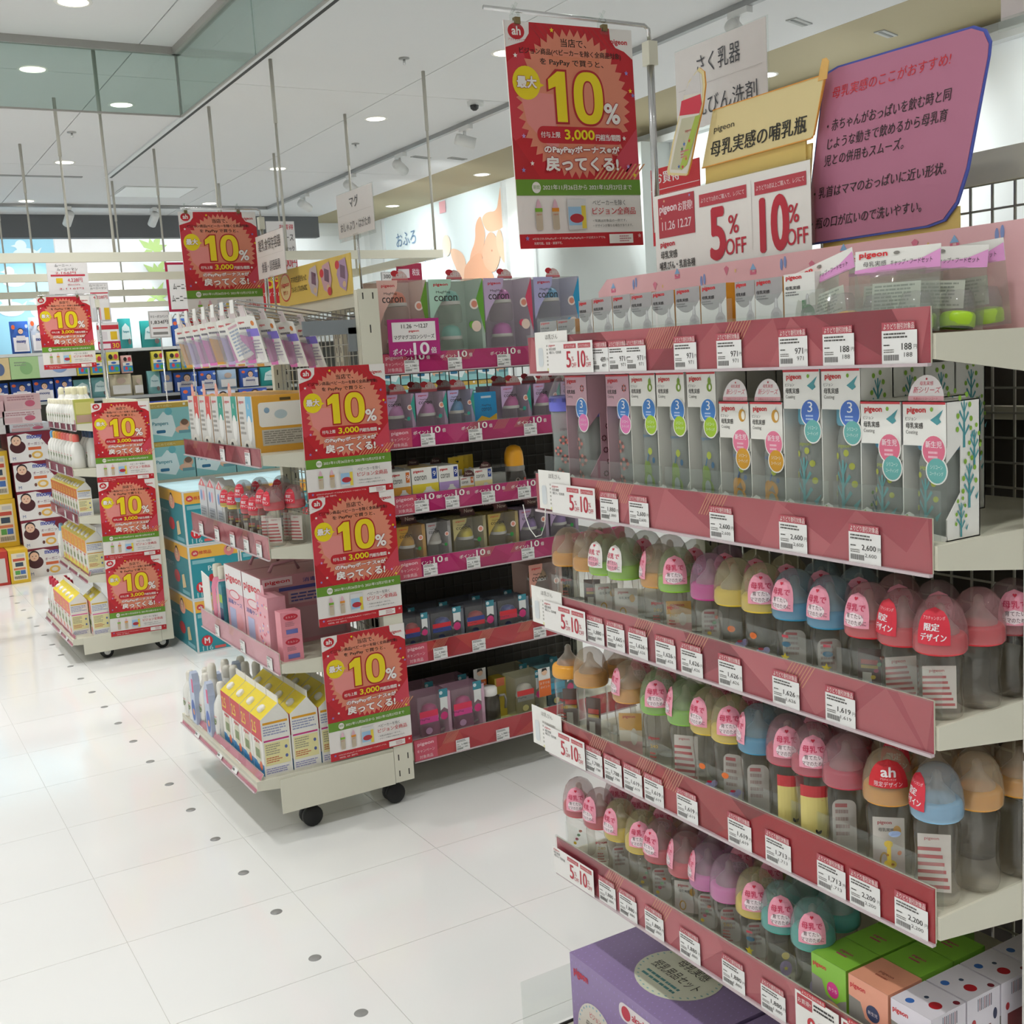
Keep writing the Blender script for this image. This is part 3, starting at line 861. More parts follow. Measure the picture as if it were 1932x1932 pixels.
def leaflet_me(size, kind):
    h = .055 if size == 160 else .078
    p = Print(1.0, .0003); z0 = .010
    w = .0205
    if kind == 'white':
        p.rect(-w, z0, w, z0 + h, 'ece6e0'); p.up(); p.text('pigeon', -.005, z0 + h - .011, .006, RED, w=.018, bold=.03); p.text('母乳実感', -.003, z0 + h - .02, .005, BLK, w=.02); p.oval(.011, z0 + h - .018, .005, .007, 'e8b45a'); p.rect(-w, z0, w, z0 + h * .42, 'ead9d6'); p.up(); p.oval(-.006, z0 + h * .22, .006, h * .16, 'd8a848'); p.up(); p.oval(-.006, z0 + h * .22, .004, h * .12, 'ead9d6')
    elif kind == 'orange':
        p.rect(-w, z0, w, z0 + h, 'f0e2cc'); p.up(); p.rect(-w, z0 + h * .6, w, z0 + h, 'e6b25a'); p.rect(-w, z0, w, z0 + h * .34, 'eeb8b8'); p.up(); p.text('pigeon', -.002, z0 + h - .01, .006, RED, w=.022, bold=.03); p.oval(.006, z0 + h * .45, .006, h * .2, 'f4ece0')
    elif kind == 'stripe':
        p.rect(-w, z0, w, z0 + h, 'e9e2dc'); p.up()
        for i in range(6):
            p.rect(-w, z0 + h * (.06 + i * .13), w * (.9 - .1 * i), z0 + h * (.12 + i * .13), 'c45a5c')
        p.text('pigeon', -.003, z0 + h - .009, .005, RED, w=.018)
    elif kind == 'dark':
        p.rect(-w * .7, z0, w * .8, z0 + h, '5a4038'); p.up(); p.rect(-w * .5, z0 + h * .6, w * .6, z0 + h * .72, 'c8453c'); p.rect(-w * .5, z0 + h * .5, w * .6, z0 + h * .58, 'c9a838'); p.rect(-w * .4, z0 + .006, w * .2, z0 + h * .4, 'd8d4ce')
    else:  # slip: a rounded grey-white slip
        p.rrect(-w * .8, z0 - .004, w * .8, z0 + h, .01, 'cfc8c2'); p.up(); p.lines(-w * .6, z0 + h * .3, w * .6, z0 + h * .85, 4, 'a98f88', 6); p.rect(-w * .6, z0 + h * .86, w * .2, z0 + h * .93, 'b84a4c')
    return p.mesh('leaflet')
def decor_me(size, kind):
    prof = [(r, z) for r, z in BODYP[size]]
    p = Print(1.0, .0003); p.l = 2
    s = 1 if size == 160 else 1.25
    if kind == 'elephant':
        p.oval(-.008, .05 * s, .006, .005, 'e8742a'); p.oval(.004, .025 * s, .008, .006, 'b9b2e4'); p.oval(.012, .029 * s, .005, .005, 'c4bdea'); p.up(); p.oval(.004, .031 * s, .004, .002, 'c83048')
        p.rect(-.002, .016 * s, .001, .022 * s, 'b9b2e4'); p.rect(.007, .016 * s, .010, .022 * s, 'b9b2e4')
    elif kind == 'star':
        p.star(-.008, .03 * s, .0075, 'e8d23a'); p.oval(-.006, .05 * s, .007, .004, '3f6c86'); p.oval(.002, .018 * s, .006, .004, 'b8306c'); p.rect(-.012, .06 * s, -.002, .064 * s, 'c03a4c')
    elif kind == 'giraffe':
        p.oval(-.002, .05 * s, .0055, .005, 'e6c64a'); p.rect(-.004, .03 * s, .001, .05 * s, 'e6c64a'); p.oval(.0, .028 * s, .008, .006, 'e6c64a'); p.up(); p.oval(-.003, .038 * s, .0015, .0015, 'b07030'); p.oval(.003, .028 * s, .002, .0016, 'b07030')
        p.oval(.006, .062 * s, .008, .0045, 'a9bfe8'); p.oval(.0, .014 * s, .012, .006, 'a9bce6'); p.oval(.012, .04 * s, .003, .003, 'e07a3a')
    elif kind == 'mark':
        p.text('pigeon', 0, .056 * s, .007, 'b03038', w=.02, bold=.04); p.text('240', 0, .045 * s, .006, 'c09a30', w=.014); p.lines(-.008, .02 * s, .008, .04 * s, 4, 'a85048', 2)
    elif kind == 'dots':
        for i, c in enumerate(('d8703a', '5a7ab8', 'd8b83a', 'b84a68', '6a9a6a', 'c85a3a')):
            p.oval(-.010 + .004 * i, .016 + .0085 * s * i, .0032, .0028, c)
    elif kind == 'crown':
        p.oval(0, .03 * s, .009, .012, 'b8a2c8'); p.oval(0, .05 * s, .006, .006, 'd8c058'); p.up(); p.star(0, .03 * s, .004, 'e8d868'); p.oval(-.004, .012, .003, .002, '6a5a40'); p.oval(.004, .014, .003, .002, '6a5a40')
    elif kind == 'red_top':
        for k in range(8):
            a0, a1 = -.02 + .005 * k, -.02 + .005 * (k + 1)
            p.rect(a0, .012, a1, .085, 'd8c878'); p.rect(a0, .085, a1, .102, 'c03238')
        p.up()
        for x, z, c in ((-.01, .07, 'c82838'), (.008, .062, 'd83a44'), (.012, .076, 'd83a44'), (-.004, .05, 'c82838'), (.006, .035, '2c2824'), (-.012, .03, 'e8d040'), (.0, .02, 'c82838')):
            p.oval(x, z, .0042, .0048, c)
    p.bend(lambda z: interp(prof, z) + .0004)
    return p.mesh('body_print')
RINGS = {'amber': 'eba63a', 'lime': '9fdd3c', 'magenta': 'd83a9c', 'yellow': 'f2d43a', 'blue': '3a9cc8', 'red': 'e0303c', 'rose': 'd8444e', 'orange': 'eba848', 'green': '8ed23c', 'sky blue': '8cc6ea', 'pink': 'e678c0', 'teal': '3cbcae', 'crimson': 'd23450', 'dark red': '9a2a34'}
def hood_mat(ring):
    c = RINGS[ring]
    mixc = ''.join('%02x' % int(.3 * int(c[i:i + 2], 16) + .7 * 0xcc) for i in (0, 2, 4))
    return clear('hood_' + ring.replace(' ', '_'), 'f2f0f1', .28, mixc, .1, .9)
def bottle(size, ring, sticker, leaf, decor, loc, rz, label, group, hood=True):
    o = empty('baby_bottle', label, 'bottle', loc, rz, group)
    zb = ZB[size]
    link('body', bmesh_for(('body', size), lambda: MB().lathe(BODYP[size], BODY, 20).mesh('body')), o)
    link('ring', bmesh_for(('ring', size, ring), lambda: MB().lathe(ring_profile(zb), mat('ring_' + ring.replace(' ', '_'), RINGS[ring], .3, noise=.03, scale=30), 24).mesh('ring')), o)
    link('nipple', bmesh_for(('nip', size), lambda: MB().lathe([(.0235, zb + .022), (.0225, zb + .028), (.0150, zb + .036), (.0085, zb + .043), (.0062, zb + .050), (.006, zb + .056), (.003, zb + .06), (0, zb + .061)], NIP, 14).mesh('nipple')), o)
    if hood:
        h = link('hood', bmesh_for(('hood', size, ring), lambda: MB().lathe(hood_profile(zb), hood_mat(ring), 24).mesh('hood')), o)
        if sticker:
            link('sticker', bmesh_for(('st', size, sticker), lambda: sticker_me(size, sticker)), h)
    if leaf:
        link('leaflet', bmesh_for(('lf', size, leaf), lambda: leaflet_me(size, leaf)), o, (.0, -.004, 0), (RAD(-3), 0, RAD(-46) - rz + rnd.uniform(-.3, .3)))
    if decor:
        link('body_print', bmesh_for(('dc', size, decor), lambda: decor_me(size, decor)), o, (0, 0, 0), (0, 0, RAD(-50) - rz + rnd.uniform(-.25, .25)))
    return o
FR, LE, ED = RAD(-48), RAD(-84), RAD(-118)   # sticker to the viewer, half turned, edge on
up = [('amber', 1.767, None, None, 'mark', FR), ('amber', 1.697, None, 'dark', None, FR), ('lime', 1.645, 'white', 'white', None, LE), ('lime', 1.587, 'white', 'white', None, LE), ('amber', 1.492, 'pink', None, 'mark', ED),
      ('lime', 1.444, 'pink', 'orange', 'mark', FR), ('magenta', 1.361, None, 'slip', 'dots', FR), ('yellow', 1.304, 'pink', None, 'elephant', RAD(20)), ('yellow', 1.243, 'pink', None, 'elephant', FR),
      ('blue', 1.177, 'pink', 'slip', 'star', LE), ('blue', 1.108, 'pink', 'slip', 'star', LE), ('red', 1.039, 'pink', 'dark', 'dots', LE), ('red', .982, 'red', 'stripe', None, RAD(-100)), ('red', .925, 'red', 'stripe', None, RAD(-66))]
for i, (c, y, st, lf, dc, rz) in enumerate(up):
    bottle(160, c, st, lf, dc, (1.152, y, .990), rz, '%s-ringed clear baby bottle, %s from far end in front row of upper bottle shelf' % (c, ORD[i]), 'front bottles on the upper bottle shelf')
mid = [('amber', 1.783, None, 'dark', 'mark', FR), ('amber', 1.708, None, 'dark', None, FR), ('orange', 1.584, 'pink', 'orange', None, RAD(-105)), ('green', 1.502, 'pink', None, 'mark', FR), ('green', 1.429, 'pink', 'stripe', None, ED),
       ('yellow', 1.369, 'pink', None, 'elephant', LE), ('yellow', 1.318, 'pink', 'slip', 'elephant', FR), ('blue', 1.255, 'pink', 'slip', None, ED), ('crimson', 1.193, 'pink', None, 'red_top', FR), ('crimson', 1.141, 'pink', None, 'red_top', FR),
       ('crimson', 1.080, None, 'slip', None, ED), ('amber', 1.007, 'ah', 'white', 'giraffe', FR), ('sky blue', .932, 'red', 'stripe', None, RAD(-112))]
for i, (c, y, st, lf, dc, rz) in enumerate(mid):
    bottle(240, c, st, lf, dc, (1.147 if i < 12 else 1.152, y, .739), rz, '%s-ringed tall baby bottle, %s from far end in front row of middle bottle shelf' % (c, ORD[i]), 'front bottles on the middle bottle shelf', hood=i != 0)
low = [('rose', 1.775, 'pink', None, 'dots', FR), ('rose', 1.705, 'pink', None, 'mark', LE), ('yellow', 1.637, 'pink', 'slip', None, LE), ('yellow', 1.572, 'pink', None, 'dots', FR), ('rose', 1.520, 'pink', 'slip', 'dots', LE), ('rose', 1.452, 'pink', 'white', None, ED),
       ('pink', 1.395, 'pink', 'slip', 'dots', ED), ('pink', 1.342, None, 'slip', 'mark', FR), ('yellow', 1.280, 'pink', 'slip', 'star', FR), ('teal', 1.222, 'pink', None, 'crown', FR), ('teal', 1.158, 'pink', None, 'crown', FR)]
for i, (c, y, st, lf, dc, rz) in enumerate(low):
    bottle(160, c, st, lf, dc, (1.150 if i < 4 else 1.153, y, .492), rz, '%s-ringed clear baby bottle, %s from far end in front row of lowest bottle shelf' % (c, ORD[i]), 'front bottles on the lowest bottle shelf')
def rear(lst, size, z, x, shelf):
    n = 0
    for c, y, st in lst:
        bottle(size, c, st, None, None, (x, y, z), FR, '%s-ringed baby bottle in shaded rear row of %s, %s from far end' % (c, shelf, ORD[n]), 'rear bottles on the ' + shelf)
        n += 1
rear([('amber', 1.763, 'pink'), ('amber', 1.690, None), ('lime', 1.62, 'pink'), ('amber', 1.55, None), ('lime', 1.478, 'pink'), ('magenta', 1.402, 'pink'), ('yellow', 1.33, 'pink'), ('yellow', 1.262, 'pink'), ('blue', 1.192, 'pink'), ('blue', 1.12, 'pink'), ('red', 1.05, 'pink'), ('dark red', .985, 'pink'), ('red', .922, None)], 160, .990, 1.222, 'upper bottle shelf')
rear([('amber', 1.72, None), ('orange', 1.645, 'pink'), ('green', 1.57, 'pink'), ('green', 1.5, None), ('yellow', 1.425, 'pink'), ('yellow', 1.35, 'pink'), ('blue', 1.28, None), ('crimson', 1.21, 'pink'), ('crimson', 1.135, None), ('amber', 1.06, 'red'), ('amber', .99, None), ('amber', .925, None)], 240, .739, 1.222, 'middle bottle shelf')
rear([('rose', 1.74, 'pink'), ('rose', 1.67, 'pink'), ('yellow', 1.60, 'pink'), ('rose', 1.53, None), ('pink', 1.46, None), ('pink', 1.39, 'pink'), ('yellow', 1.318, 'pink'), ('teal', 1.246, None), ('teal', 1.175, None)], 160, .492, 1.224, 'lowest bottle shelf')
for k, y in enumerate((.985, .918)):
    bottle(240, 'amber', None, None, None, (1.30, y, .739), FR, 'amber-ringed baby bottle in third row back on middle shelf, %s' % ('nearer the mesh end', 'nearest us')[k], 'third row bottles')
bottle(160, 'dark red', 'pink', None, None, (1.294, .925, .990), FR, 'dark red ringed baby bottle behind the two rows near the shelf end', 'third row bottles')

# ------------------------------------------------------------------ boxed coated bottles on the second tier
THEME = {'pear': dict(dot='a2c62c', age='3', agec='3f7fc8', wall='efede6', prn='7a9a28', blue='2f6f9c'),
         'fruit': dict(dot='d49a20', age='新生児', agec='e87a9a', wall='efede6', prn='d89a1c', blue='2f5f9c'),
         'bird': dict(dot='6ab2ae', age='3', agec='4a72c4', wall='f2f1ec', prn='4f9aa2', blue='a8b83a'),
         'birdS': dict(dot='6ab2ae', age='新生児', agec='e0708c', wall='f2f1ec', prn='4f9aa2', blue='a8b83a'),
         'flower': dict(dot='dc78b0', age='3', agec='3f7fc8', wall='c9a0ac', prn='c8685c', blue='5a5048')}
def tree_print(p, x, z, s, prn, leaf):
    p.poly([(x - .002 * s, z), (x + .002 * s, z), (x + .0014 * s, z + .05 * s), (x - .0006 * s, z + .05 * s)], prn)
    for k, (dx, dz) in enumerate(((-.009, .026), (.009, .022), (-.008, .038), (.008, .036), (-.005, .047), (.005, .046))):
        p.poly([(x, z + dz * s - .012 * s), (x + dx * s, z + dz * s), (x + dx * s * .8, z + dz * s + .0025 * s), (x, z + dz * s - .009 * s)], prn)
    p.up()
    for dx, dz in ((-.010, .034), (.011, .030), (.009, .045), (-.007, .053), (.004, .056), (-.011, .02)):
        p.oval(x + dx * s, z + dz * s, .0026 * s, .003 * s, leaf, 10)
    p.poly([(x + .010 * s, z + .012 * s), (x + .016 * s, z + .018 * s), (x + .013 * s, z + .010 * s), (x + .012 * s, z + .008 * s)], prn)
def motif(p, th, x, z, s, c, c2):
    if th == 'pear':
        p.oval(x, z, .0062 * s, .0072 * s, c, 14); p.oval(x, z + .009 * s, .0036 * s, .0062 * s, c, 12); p.up(); p.oval(x + .0012 * s, z, .0026 * s, .004 * s, 'f2f2e8', 10); p.poly([(x, z + .014 * s), (x + .001 * s, z + .014 * s), (x + .003 * s, z + .019 * s)], c2)
    elif th == 'fruit':
        p.oval(x, z + .003 * s, .0075 * s, .0095 * s, c, 16); p.up(); p.oval(x + .0025 * s, z + .003 * s, .004 * s, .0065 * s, 'f4efe2', 12); p.poly([(x, z + .012 * s), (x + .001 * s, z + .012 * s), (x + .003 * s, z + .017 * s)], c2)
    elif th == 'flower':
        for k in range(8):
            a = k * math.pi / 4
            p.oval(x + .0048 * s * math.cos(a), z + .0048 * s * math.sin(a), .0019 * s, .0019 * s, '6a4a48' if k % 2 else c, 8)
    else:
        p.poly([(x - .009 * s, z + .001 * s), (x + .001 * s, z - .005 * s), (x + .007 * s, z - .001 * s), (x + .004 * s, z + .003 * s), (x + .010 * s, z + .014 * s), (x - .001 * s, z + .006 * s)], c); p.oval(x - .007 * s, z + .014 * s, .0024 * s, .0028 * s, '8ab83a', 10)
def coat_box(th, h, w, loc, label, group, topper=False, second=False):
    T_ = THEME[th]; d = .062
    o = empty('bottle_box', label, 'box', loc, S90, group)
    W = mat('box_card_' + th, T_['wall'], .42, noise=.02, scale=15)
    c = MB()
    c.box(0, w, d - .0015, d, 0, h, W).box(0, w, 0, d, h - .0015, h, W).box(0, w, 0, d, 0, .0015, W).box(0, .0012, 0, d, 0, h, W)
    c.prism([(0, h * .0), (w, 0), (w, .006), (.0, .012)], 0, .001, W)
    # near side wall with the slanting window cut
    x = w - .0012
    sid = [(x, d * .0, 0), (x, d, 0), (x, d, h), (x, 0, h), (x, 0, h * .56), (x, d * .42, h * .68), (x, d * .42, h * .34), (x, 0, h * .16)]
    c.add(sid + [(a + .0012, b_, z) for a, b_, z in sid], [(0, 1, 2, 5, 6, 7), (2, 3, 4, 5), (15, 14, 13, 10, 9, 8), (13, 12, 11, 10), (4, 12, 13, 5), (5, 13, 14, 6), (6, 14, 15, 7)], W)
    hz = h - .055
    c.prism([(0, hz), (w, hz), (w, h), (0, h)], 0, .001, W)
    c.build('carton', o)
    MB().add([(0.001, .0006, .004), (w, .0006, .004), (w, .0006, hz), (0.001, .0006, hz)], [(0, 1, 2, 3)], PET).add([(w - .0006, 0, h * .1), (w - .0006, d * .45, h * .1), (w - .0006, d * .45, h * .7), (w - .0006, 0, h * .7)], [(0, 1, 2, 3)], PET).build('window', o)
    # bottle inside
    b = MB().lathe([(0, .004), (.024, .004), (.027, .012), (.027, h * .55), (.024, h * .62), (.0215, h * .66)], FROST, 18, (w / 2, .032, 0))
    ringc = {'flower': '8a84dc', 'pear': 'c8d0cc', 'fruit': 'd8cfc0', 'bird': '58b4d4', 'birdS': '3aa0cc'}[th]
    b.lathe([(.026, h * .64), (.0275, h * .66), (.0272, h * .75), (.024, h * .77)], mat('inner_ring_' + th, ringc, .35, noise=.03), 18, (w / 2, .032, 0))
    b.lathe([(.0268, h * .75), (.026, h * .84), (.016, h * .95), (0, h * .97)], HOOD, 18, (w / 2, .032, 0))
    b.build('bottle', o)
    q = Print(1.0, .0003); s = h / .215
    q.text('pigeon', 0, h * .5, .006, T_['blue'], w=.022, bold=.03)
    if th.startswith('bird'):
        tree_print(q, -.002, .012, 1.6 * s, '5aa8ae', 'b8c03a')
    elif th == 'flower':
        for z in (.03, .06, .09):
            motif(q, th, .004 * (-1) ** int(z * 100), z * s, 1.7, 'd07a70', '555')
    else:
        q.oval(0, .03 * s, .015, .020 * s, T_['prn']); q.oval(0, .052 * s, .010 if th == 'pear' else .014, .018 * s, T_['prn']); q.up(); q.oval(.004, .034 * s, .006, .012 * s, '9aa8a0'); q.poly([(.0, .068 * s), (.002, .068 * s), (.006, .082 * s), (.004, .082 * s)], T_['blue']); q.oval(.014, .07 * s, .0025, .005 * s, T_['blue']); q.oval(.008, .085 * s, .004, .006 * s, 'b8c83a')
    q.bend(lambda z: .0278); q.build('bottle_print', o, (w / 2, .032, 0))
    p = Print(1.0, .0002); p.l = 2
    p.rect(.001, h - .004, w - .001, h - .001, 'cc3a44'); p.text('pigeon', .022, h - .016, .0085, 'd02c30', w=.028, bold=.05); p.text('ピジョン', .014, h - .024, .0045, '4a4642', w=.017); p.text('母乳実感', .019, h - .034, .0075, '35312e', w=.026, bold=.02); p.text('Coating', .015, h - .042, .006, '6a6662', w=.018)
    motif(p, 'bird' if th == 'birdS' else th, w - .014, h - .024, 1.0, T_['prn'] if th != 'fruit' else 'cf9a38', T_['blue'])
    for cx, cz, r, col in ((w - .018, hz - .005, .0165, T_['agec']), (w - .014, hz - .030, .0145, T_['dot'])):
        p.oval(cx, cz, r + .0018, r * 1.08 + .0018, 'f4f2ec')
    p.up()
    for cx, cz, r, col in ((w - .018, hz - .005, .0165, T_['agec']), (w - .014, hz - .030, .0145, T_['dot'])):
        p.oval(cx, cz, r, r * 1.08, col)
    p.up()
    if T_['age'] == '3':
        p.text('3', w - .018, hz - .004, .014, 'f2f4f8', w=.009); p.lines(w - .026, hz - .016, w - .011, hz - .007, 2, 'b8cdec', 3)
    else:
        p.text('新生児', w - .018, hz - .002, .0085, 'fbe8ee', w=.024, bold=.02); p.lines(w - .026, hz - .016, w - .011, hz - .005, 2, 'f6c4d2', 3)
    p.text('シリコーン', w - .014, hz - .028, .005, 'e8f2ea', w=.018); p.text('コーティング', w - .014, hz - .036, .005, 'e8f2ea', w=.02)
    # lower front lip and leaf tab
    p.poly([(.001, 0), (w - .001, 0), (w - .001, .005), (.02, .012), (.001, .03)], 'f2f1ec'); p.up()
    p.poly([(.001, 0), (.024, 0), (.024, .018), (.018, .03), (.010, .033), (.003, .028)], 'f4f3ee'); p.up()
    motif(p, 'bird' if th == 'birdS' else th, .013, .016, .8, T_['prn'], T_['blue'])
    p.build('front_print', o)
    if True:
        q = Print(1.0, .0003)
        if th.startswith('bird'):
            tree_print(q, d * .52, h * .66, 1.15, '4f9aa2', '8ab83a'); tree_print(q, d * .82, h * .5, .95, '4f9aa2', '8ab83a'); tree_print(q, d * .66, h * .22, 1.1, '4f9aa2', '8ab83a'); tree_print(q, d * .4, h * .02, .85, '4f9aa2', '8ab83a')
        elif th in ('pear', 'fruit'):
            for zz in (.2, .78):
                motif(q, th, d * .6, h * zz, 1.7, '7a9a38' if th == 'pear' else 'cf9a38', '2f6f7c')
        else:
            g = random.Random(4)
            for k in range(9):
                motif(q, th, d * (.5 + .45 * g.random()), h * (.06 + .1 * k), .9, '8a4a58', '555')
        q.build('side_print', o, (w, 0, 0), (0, 0, math.pi / 2))
    if topper:
        q = Print(1.0, .0003)
        q.poly([(w * .5 + .027 * math.cos(math.pi * i / 14), .032 * math.sin(math.pi * i / 14)) for i in range(15)], 'f4eeee'); q.up()
        q.rect(w * .5 - .0265, 0, w * .5 + .0265, .006, 'f0b8c0'); q.text('新シリーズ', w * .5, .0095, .008, 'd84a62', w=.04, skew=.2); q.text('母乳実感', w * .5, .019, .005, 'd84a62', w=.02); q.up(); q.text('乳首はシリコーンコート', w * .5, .0015, .003, 'd02c40', w=.036); q.star(w * .5, .027, .002, 'd02c40')
        q.build('header_card', o, (0, .004, h), (RAD(-6), 0, 0))
    return o
row2 = [('flower', .214, .070, 1.736, 'far end flower box beside the lilac bottle'), ('flower', .214, .069, 1.609, 'flower patterned box next to the pears'),
        ('pear', .215, .071, 1.540, 'first pear box after the flowers'), ('pear', .215, .073, 1.468, 'middle pear box of the three'), ('pear', .215, .070, 1.391, 'last pear box beside the orange fruit'),
        ('fruit', .170, .067, 1.317, 'first orange fruit box after the pears'), ('fruit', .170, .068, 1.249, 'second orange fruit box before the birds'),
        ('bird', .215, .071, 1.180, 'first tall bird box'), ('bird', .215, .070, 1.108, 'second tall bird box'), ('birdS', .172, .067, 1.040, 'short bird box, last but one'), ('birdS', .172, .067, .972, 'short bird box at the near shelf end with tree side')]
for i, (th, h, w, y, lab) in enumerate(row2):
    coat_box(th, h, w - .001, (1.142, y, 1.217), 'windowed white bottle carton, ' + lab, 'boxed coated bottles', topper=i in (5, 6, 7, 8, 10))
for i, (th, h, x, y) in enumerate((('pear', .215, 1.205, 1.391), ('pear', .215, 1.268, 1.391), ('bird', .215, 1.205, 1.108), ('bird', .215, 1.268, 1.108), ('bird', .215, 1.331, 1.108), ('fruit', .17, 1.205, 1.249), ('birdS', .172, 1.205, 1.040))):
    coat_box(th, h, .068, (x, y, 1.217), 'windowed %s carton in shade behind the front carton row, %s deep' % ({'pear': 'pear', 'bird': 'tall bird', 'fruit': 'orange fruit', 'birdS': 'short bird'}[th], {1.205: 'one', 1.268: 'two', 1.331: 'three'}[x]), 'rear boxed coated bottles')
# the open display bottle with lilac ring
o = empty('frosted_bottle', 'frosted bottle with lilac ring and flower print at far end of the carton tier', 'bottle', (1.165, 1.768, 1.217), FR)
MB().lathe([(0, .001), (.026, .0), (.0305, .006), (.031, .02), (.0285, .07), (.029, .10), (.031, .13), (.0305, .15), (.025, .155)], FROST, 24).build('body', o)
MB().lathe([(.0325, .148), (.0335, .152), (.0335, .172), (.031, .176)], mat('ring_lilac', '6f72d8', .35, noise=.03), 24).build('ring', o)
MB().lathe([(.0335, .165), (.0335, .175), (.030, .186), (.020, .208), (.013, .213), (0, .214)], HOOD, 24).build('hood', o)
q = Print(1.0, .0003)
q.text('pigeon', .004, .112, .006, '6a6a68', w=.022)
for x, z in ((-.012, .035), (.012, .03), (.0, .06), (-.014, .075), (.012, .09), (.016, .06), (-.002, .095), (.002, .015)):
    motif(q, 'flower', x, z, 1.3, 'd8786c', '555')
q.bend(lambda z: .0315); q.build('body_print', o)

# ------------------------------------------------------------------ teat boxes and cap sets on the top tier
def teat_print(w, h, grey='a9a5a6'):
    p = Print(1.0, .0002); p.l = 2
    p.rect(0, 0, w, h, 'f1efee'); p.up()
    H0 = h; n = 10
    q0 = len(p.v)
    p.add([p.P(0, h)] + [p.P(w * i / n, h * (.34 + .26 * (2 * i / n - .9) ** 2)) for i in range(n + 1)] + [p.P(w, h)], [tuple(range(n + 3))], ink(grey)); p.up()
    p.poly([(w * .55, 0), (w * .97, 0), (w * .95, h * .16), (w * .84, h * .27), (w * .8, h * .48), (w * .76, h * .52), (w * .72, h * .48), (w * .69, h * .27), (w * .58, h * .16)], 'c9c4c8'); p.up()
    p.poly([(w * .74, h * .27), (w * .79, h * .27), (w * .78, h * .48), (w * .75, h * .48)], 'e8e5e8'); p.oval(w * .76, h * .1, w * .12, h * .07, 'b9b3b9')
    p.text('pigeon', w * .33, h * .84, h * .12, 'd22c34', w=w * .5, bold=.05); p.text('母乳実感', w * .3, h * .63, h * .085, '3a3638', w=w * .48, bold=.03); p.lines(w * .06, h * .48, w * .5, h * .6, 2, '7a7678', 5)
    p.v[q0:] = [(a, b_, z if z >= h - 1e-6 else h * .36 + z * .64) for a, b_, z in p.v[q0:]]
    return p
def carton_box(name, cat, w, d, h, card, prn, loc, rz, label, group, sides=None, top=None):
    o = empty(name, label, cat, loc, rz, group)
    key = ('cb', w, d, h, card.name, tuple(sorted((k, m.name) for k, m in sides.items())) if sides else None)
    link('carton', bmesh_for(key, lambda: MB().box(0, w, 0, d, 0, h, card, sides).mesh('carton')), o)
    if prn:
        link('front_print', bmesh_for(prn[0], lambda: prn[1]().mesh('front_print')), o)
    if top:
        link('top_print', bmesh_for(top[0], lambda: top[1]().mesh('top_print')), o, (0, 0, h), (-math.pi / 2, 0, 0))
    return o
OR = ink('d8901c'); RDT = ink('d8584a')
for i, (y, w, h) in enumerate(((1.818, .057, .060), (1.758, .057, .060), (1.686, .041, .090), (1.643, .057, .0915), (1.584, .050, .0915), (1.533, .056, .0905), (1.476, .056, .0895), (1.416, .058, .0905), (1.355, .057, .0905), (1.278, .041, .0895), (1.236, .055, .0895))):
    carton_box('teat_box', 'box', w, .045, h, CARD, (('teat', w, h), lambda w=w, h=h: teat_print(w, h)), (1.148, y, 1.471), S90, '%s grey white teat carton with red wordmark, %s from far end of top tier' % ('small' if h < .07 else 'upright', ORD[i]), 'teat cartons on the top tier', {'r': OR, 't': RDT})
def teat2():
    p = teat_print(.058, .091, 'f0eeea'); p.oval(.045, .034, .013, .014, '2a7a3c'); p.rect(.034, .042, .042, .054, '2a7a3c'); p.up(); p.text('new', .045, .032, .005, 'd8ecd8', w=.014)
    return p
carton_box('teat_box', 'box', .058, .045, .091, CARD, ('teat2', teat2), (1.148, 1.178, 1.471), S90, 'white teat carton with a round green seal, last before the cap bags', 'teat cartons on the top tier', {'r': CARD, 't': RDT})
BAG = clear('cellophane_bag', 'f2f2ee', .07, 'e4e2dc', .08, 1.5)
def cap_bag(loc, rot, ringh, label, cups=2):
    o = empty('cap_set_bag', label, 'bag', loc, 0, 'bagged cap and hood sets')
    o.rotation_euler = rot
    b = MB(); n, mrows = 8, 7
    g = random.Random(int(loc[1] * 1000))
    for side in (-1, 1):
        vs = []
        for j in range(mrows + 1):
            for i in range(n + 1):
                u, v = i / n, j / mrows
                bulge = math.sin(math.pi * u) ** .7 * (1 - v) ** .8 * .024 + .010 * math.sin(math.pi * u) * g.random() * (1 - v * .6)
                vs.append(((u - .5) * .108, side * bulge, .002 + v * .08))
        fs = [(j * (n + 1) + i, j * (n + 1) + i + 1, (j + 1) * (n + 1) + i + 1, (j + 1) * (n + 1) + i) for j in range(mrows) for i in range(n)]
        b.add(vs, fs, BAG, True)
    b.build('bag', o)
    p = Print(1.0, .0003)
    p.box(-.054, .054, 0, .0006, .08, .108, PAPER); p.up(3)
    p.poly([(-.054, .08), (.054, .08), (.054, .102), (.03, .092), (-.054, .084)], 'e8a0d8'); p.up()
    p.text('pigeon', -.03, .0975, .008, 'd82c34', w=.036, bold=.06); p.text('母乳実感', -.028, .0875, .0065, '3a3638', w=.03); p.text('キャップ・フードセット', .018, .0865, .0068, '3a3638', w=.052, skew=.1)
    p.oval(0, .102, .004, .0022, '8a8680')
    p.build('header_card', o)
    RC = mat('cap_' + ringh, ringh, .35, noise=.04)
    for k in range(cups):
        x = (-.022, .024)[k]
        MB().lathe([(.019, .006), (.021, .008), (.021, .02), (.019, .024), (.012, .026), (0, .027)], RC, 18, (x, 0, 0)).lathe([(.020, .024), (.0205, .034), (.016, .05), (0, .054)], HOOD, 16, (x, 0, 0)).build('cap', o)
    q = Print(1.0, .0003); q.rect(-.03, .03, .03, .066, 'dfe4da'); q.up(); q.lines(-.027, .032, .027, .064, 7, '9aa398', 8)
    q.build('insert_slip', o, (0, -.006, 0), (RAD(-6), 0, RAD(4)))
    return o
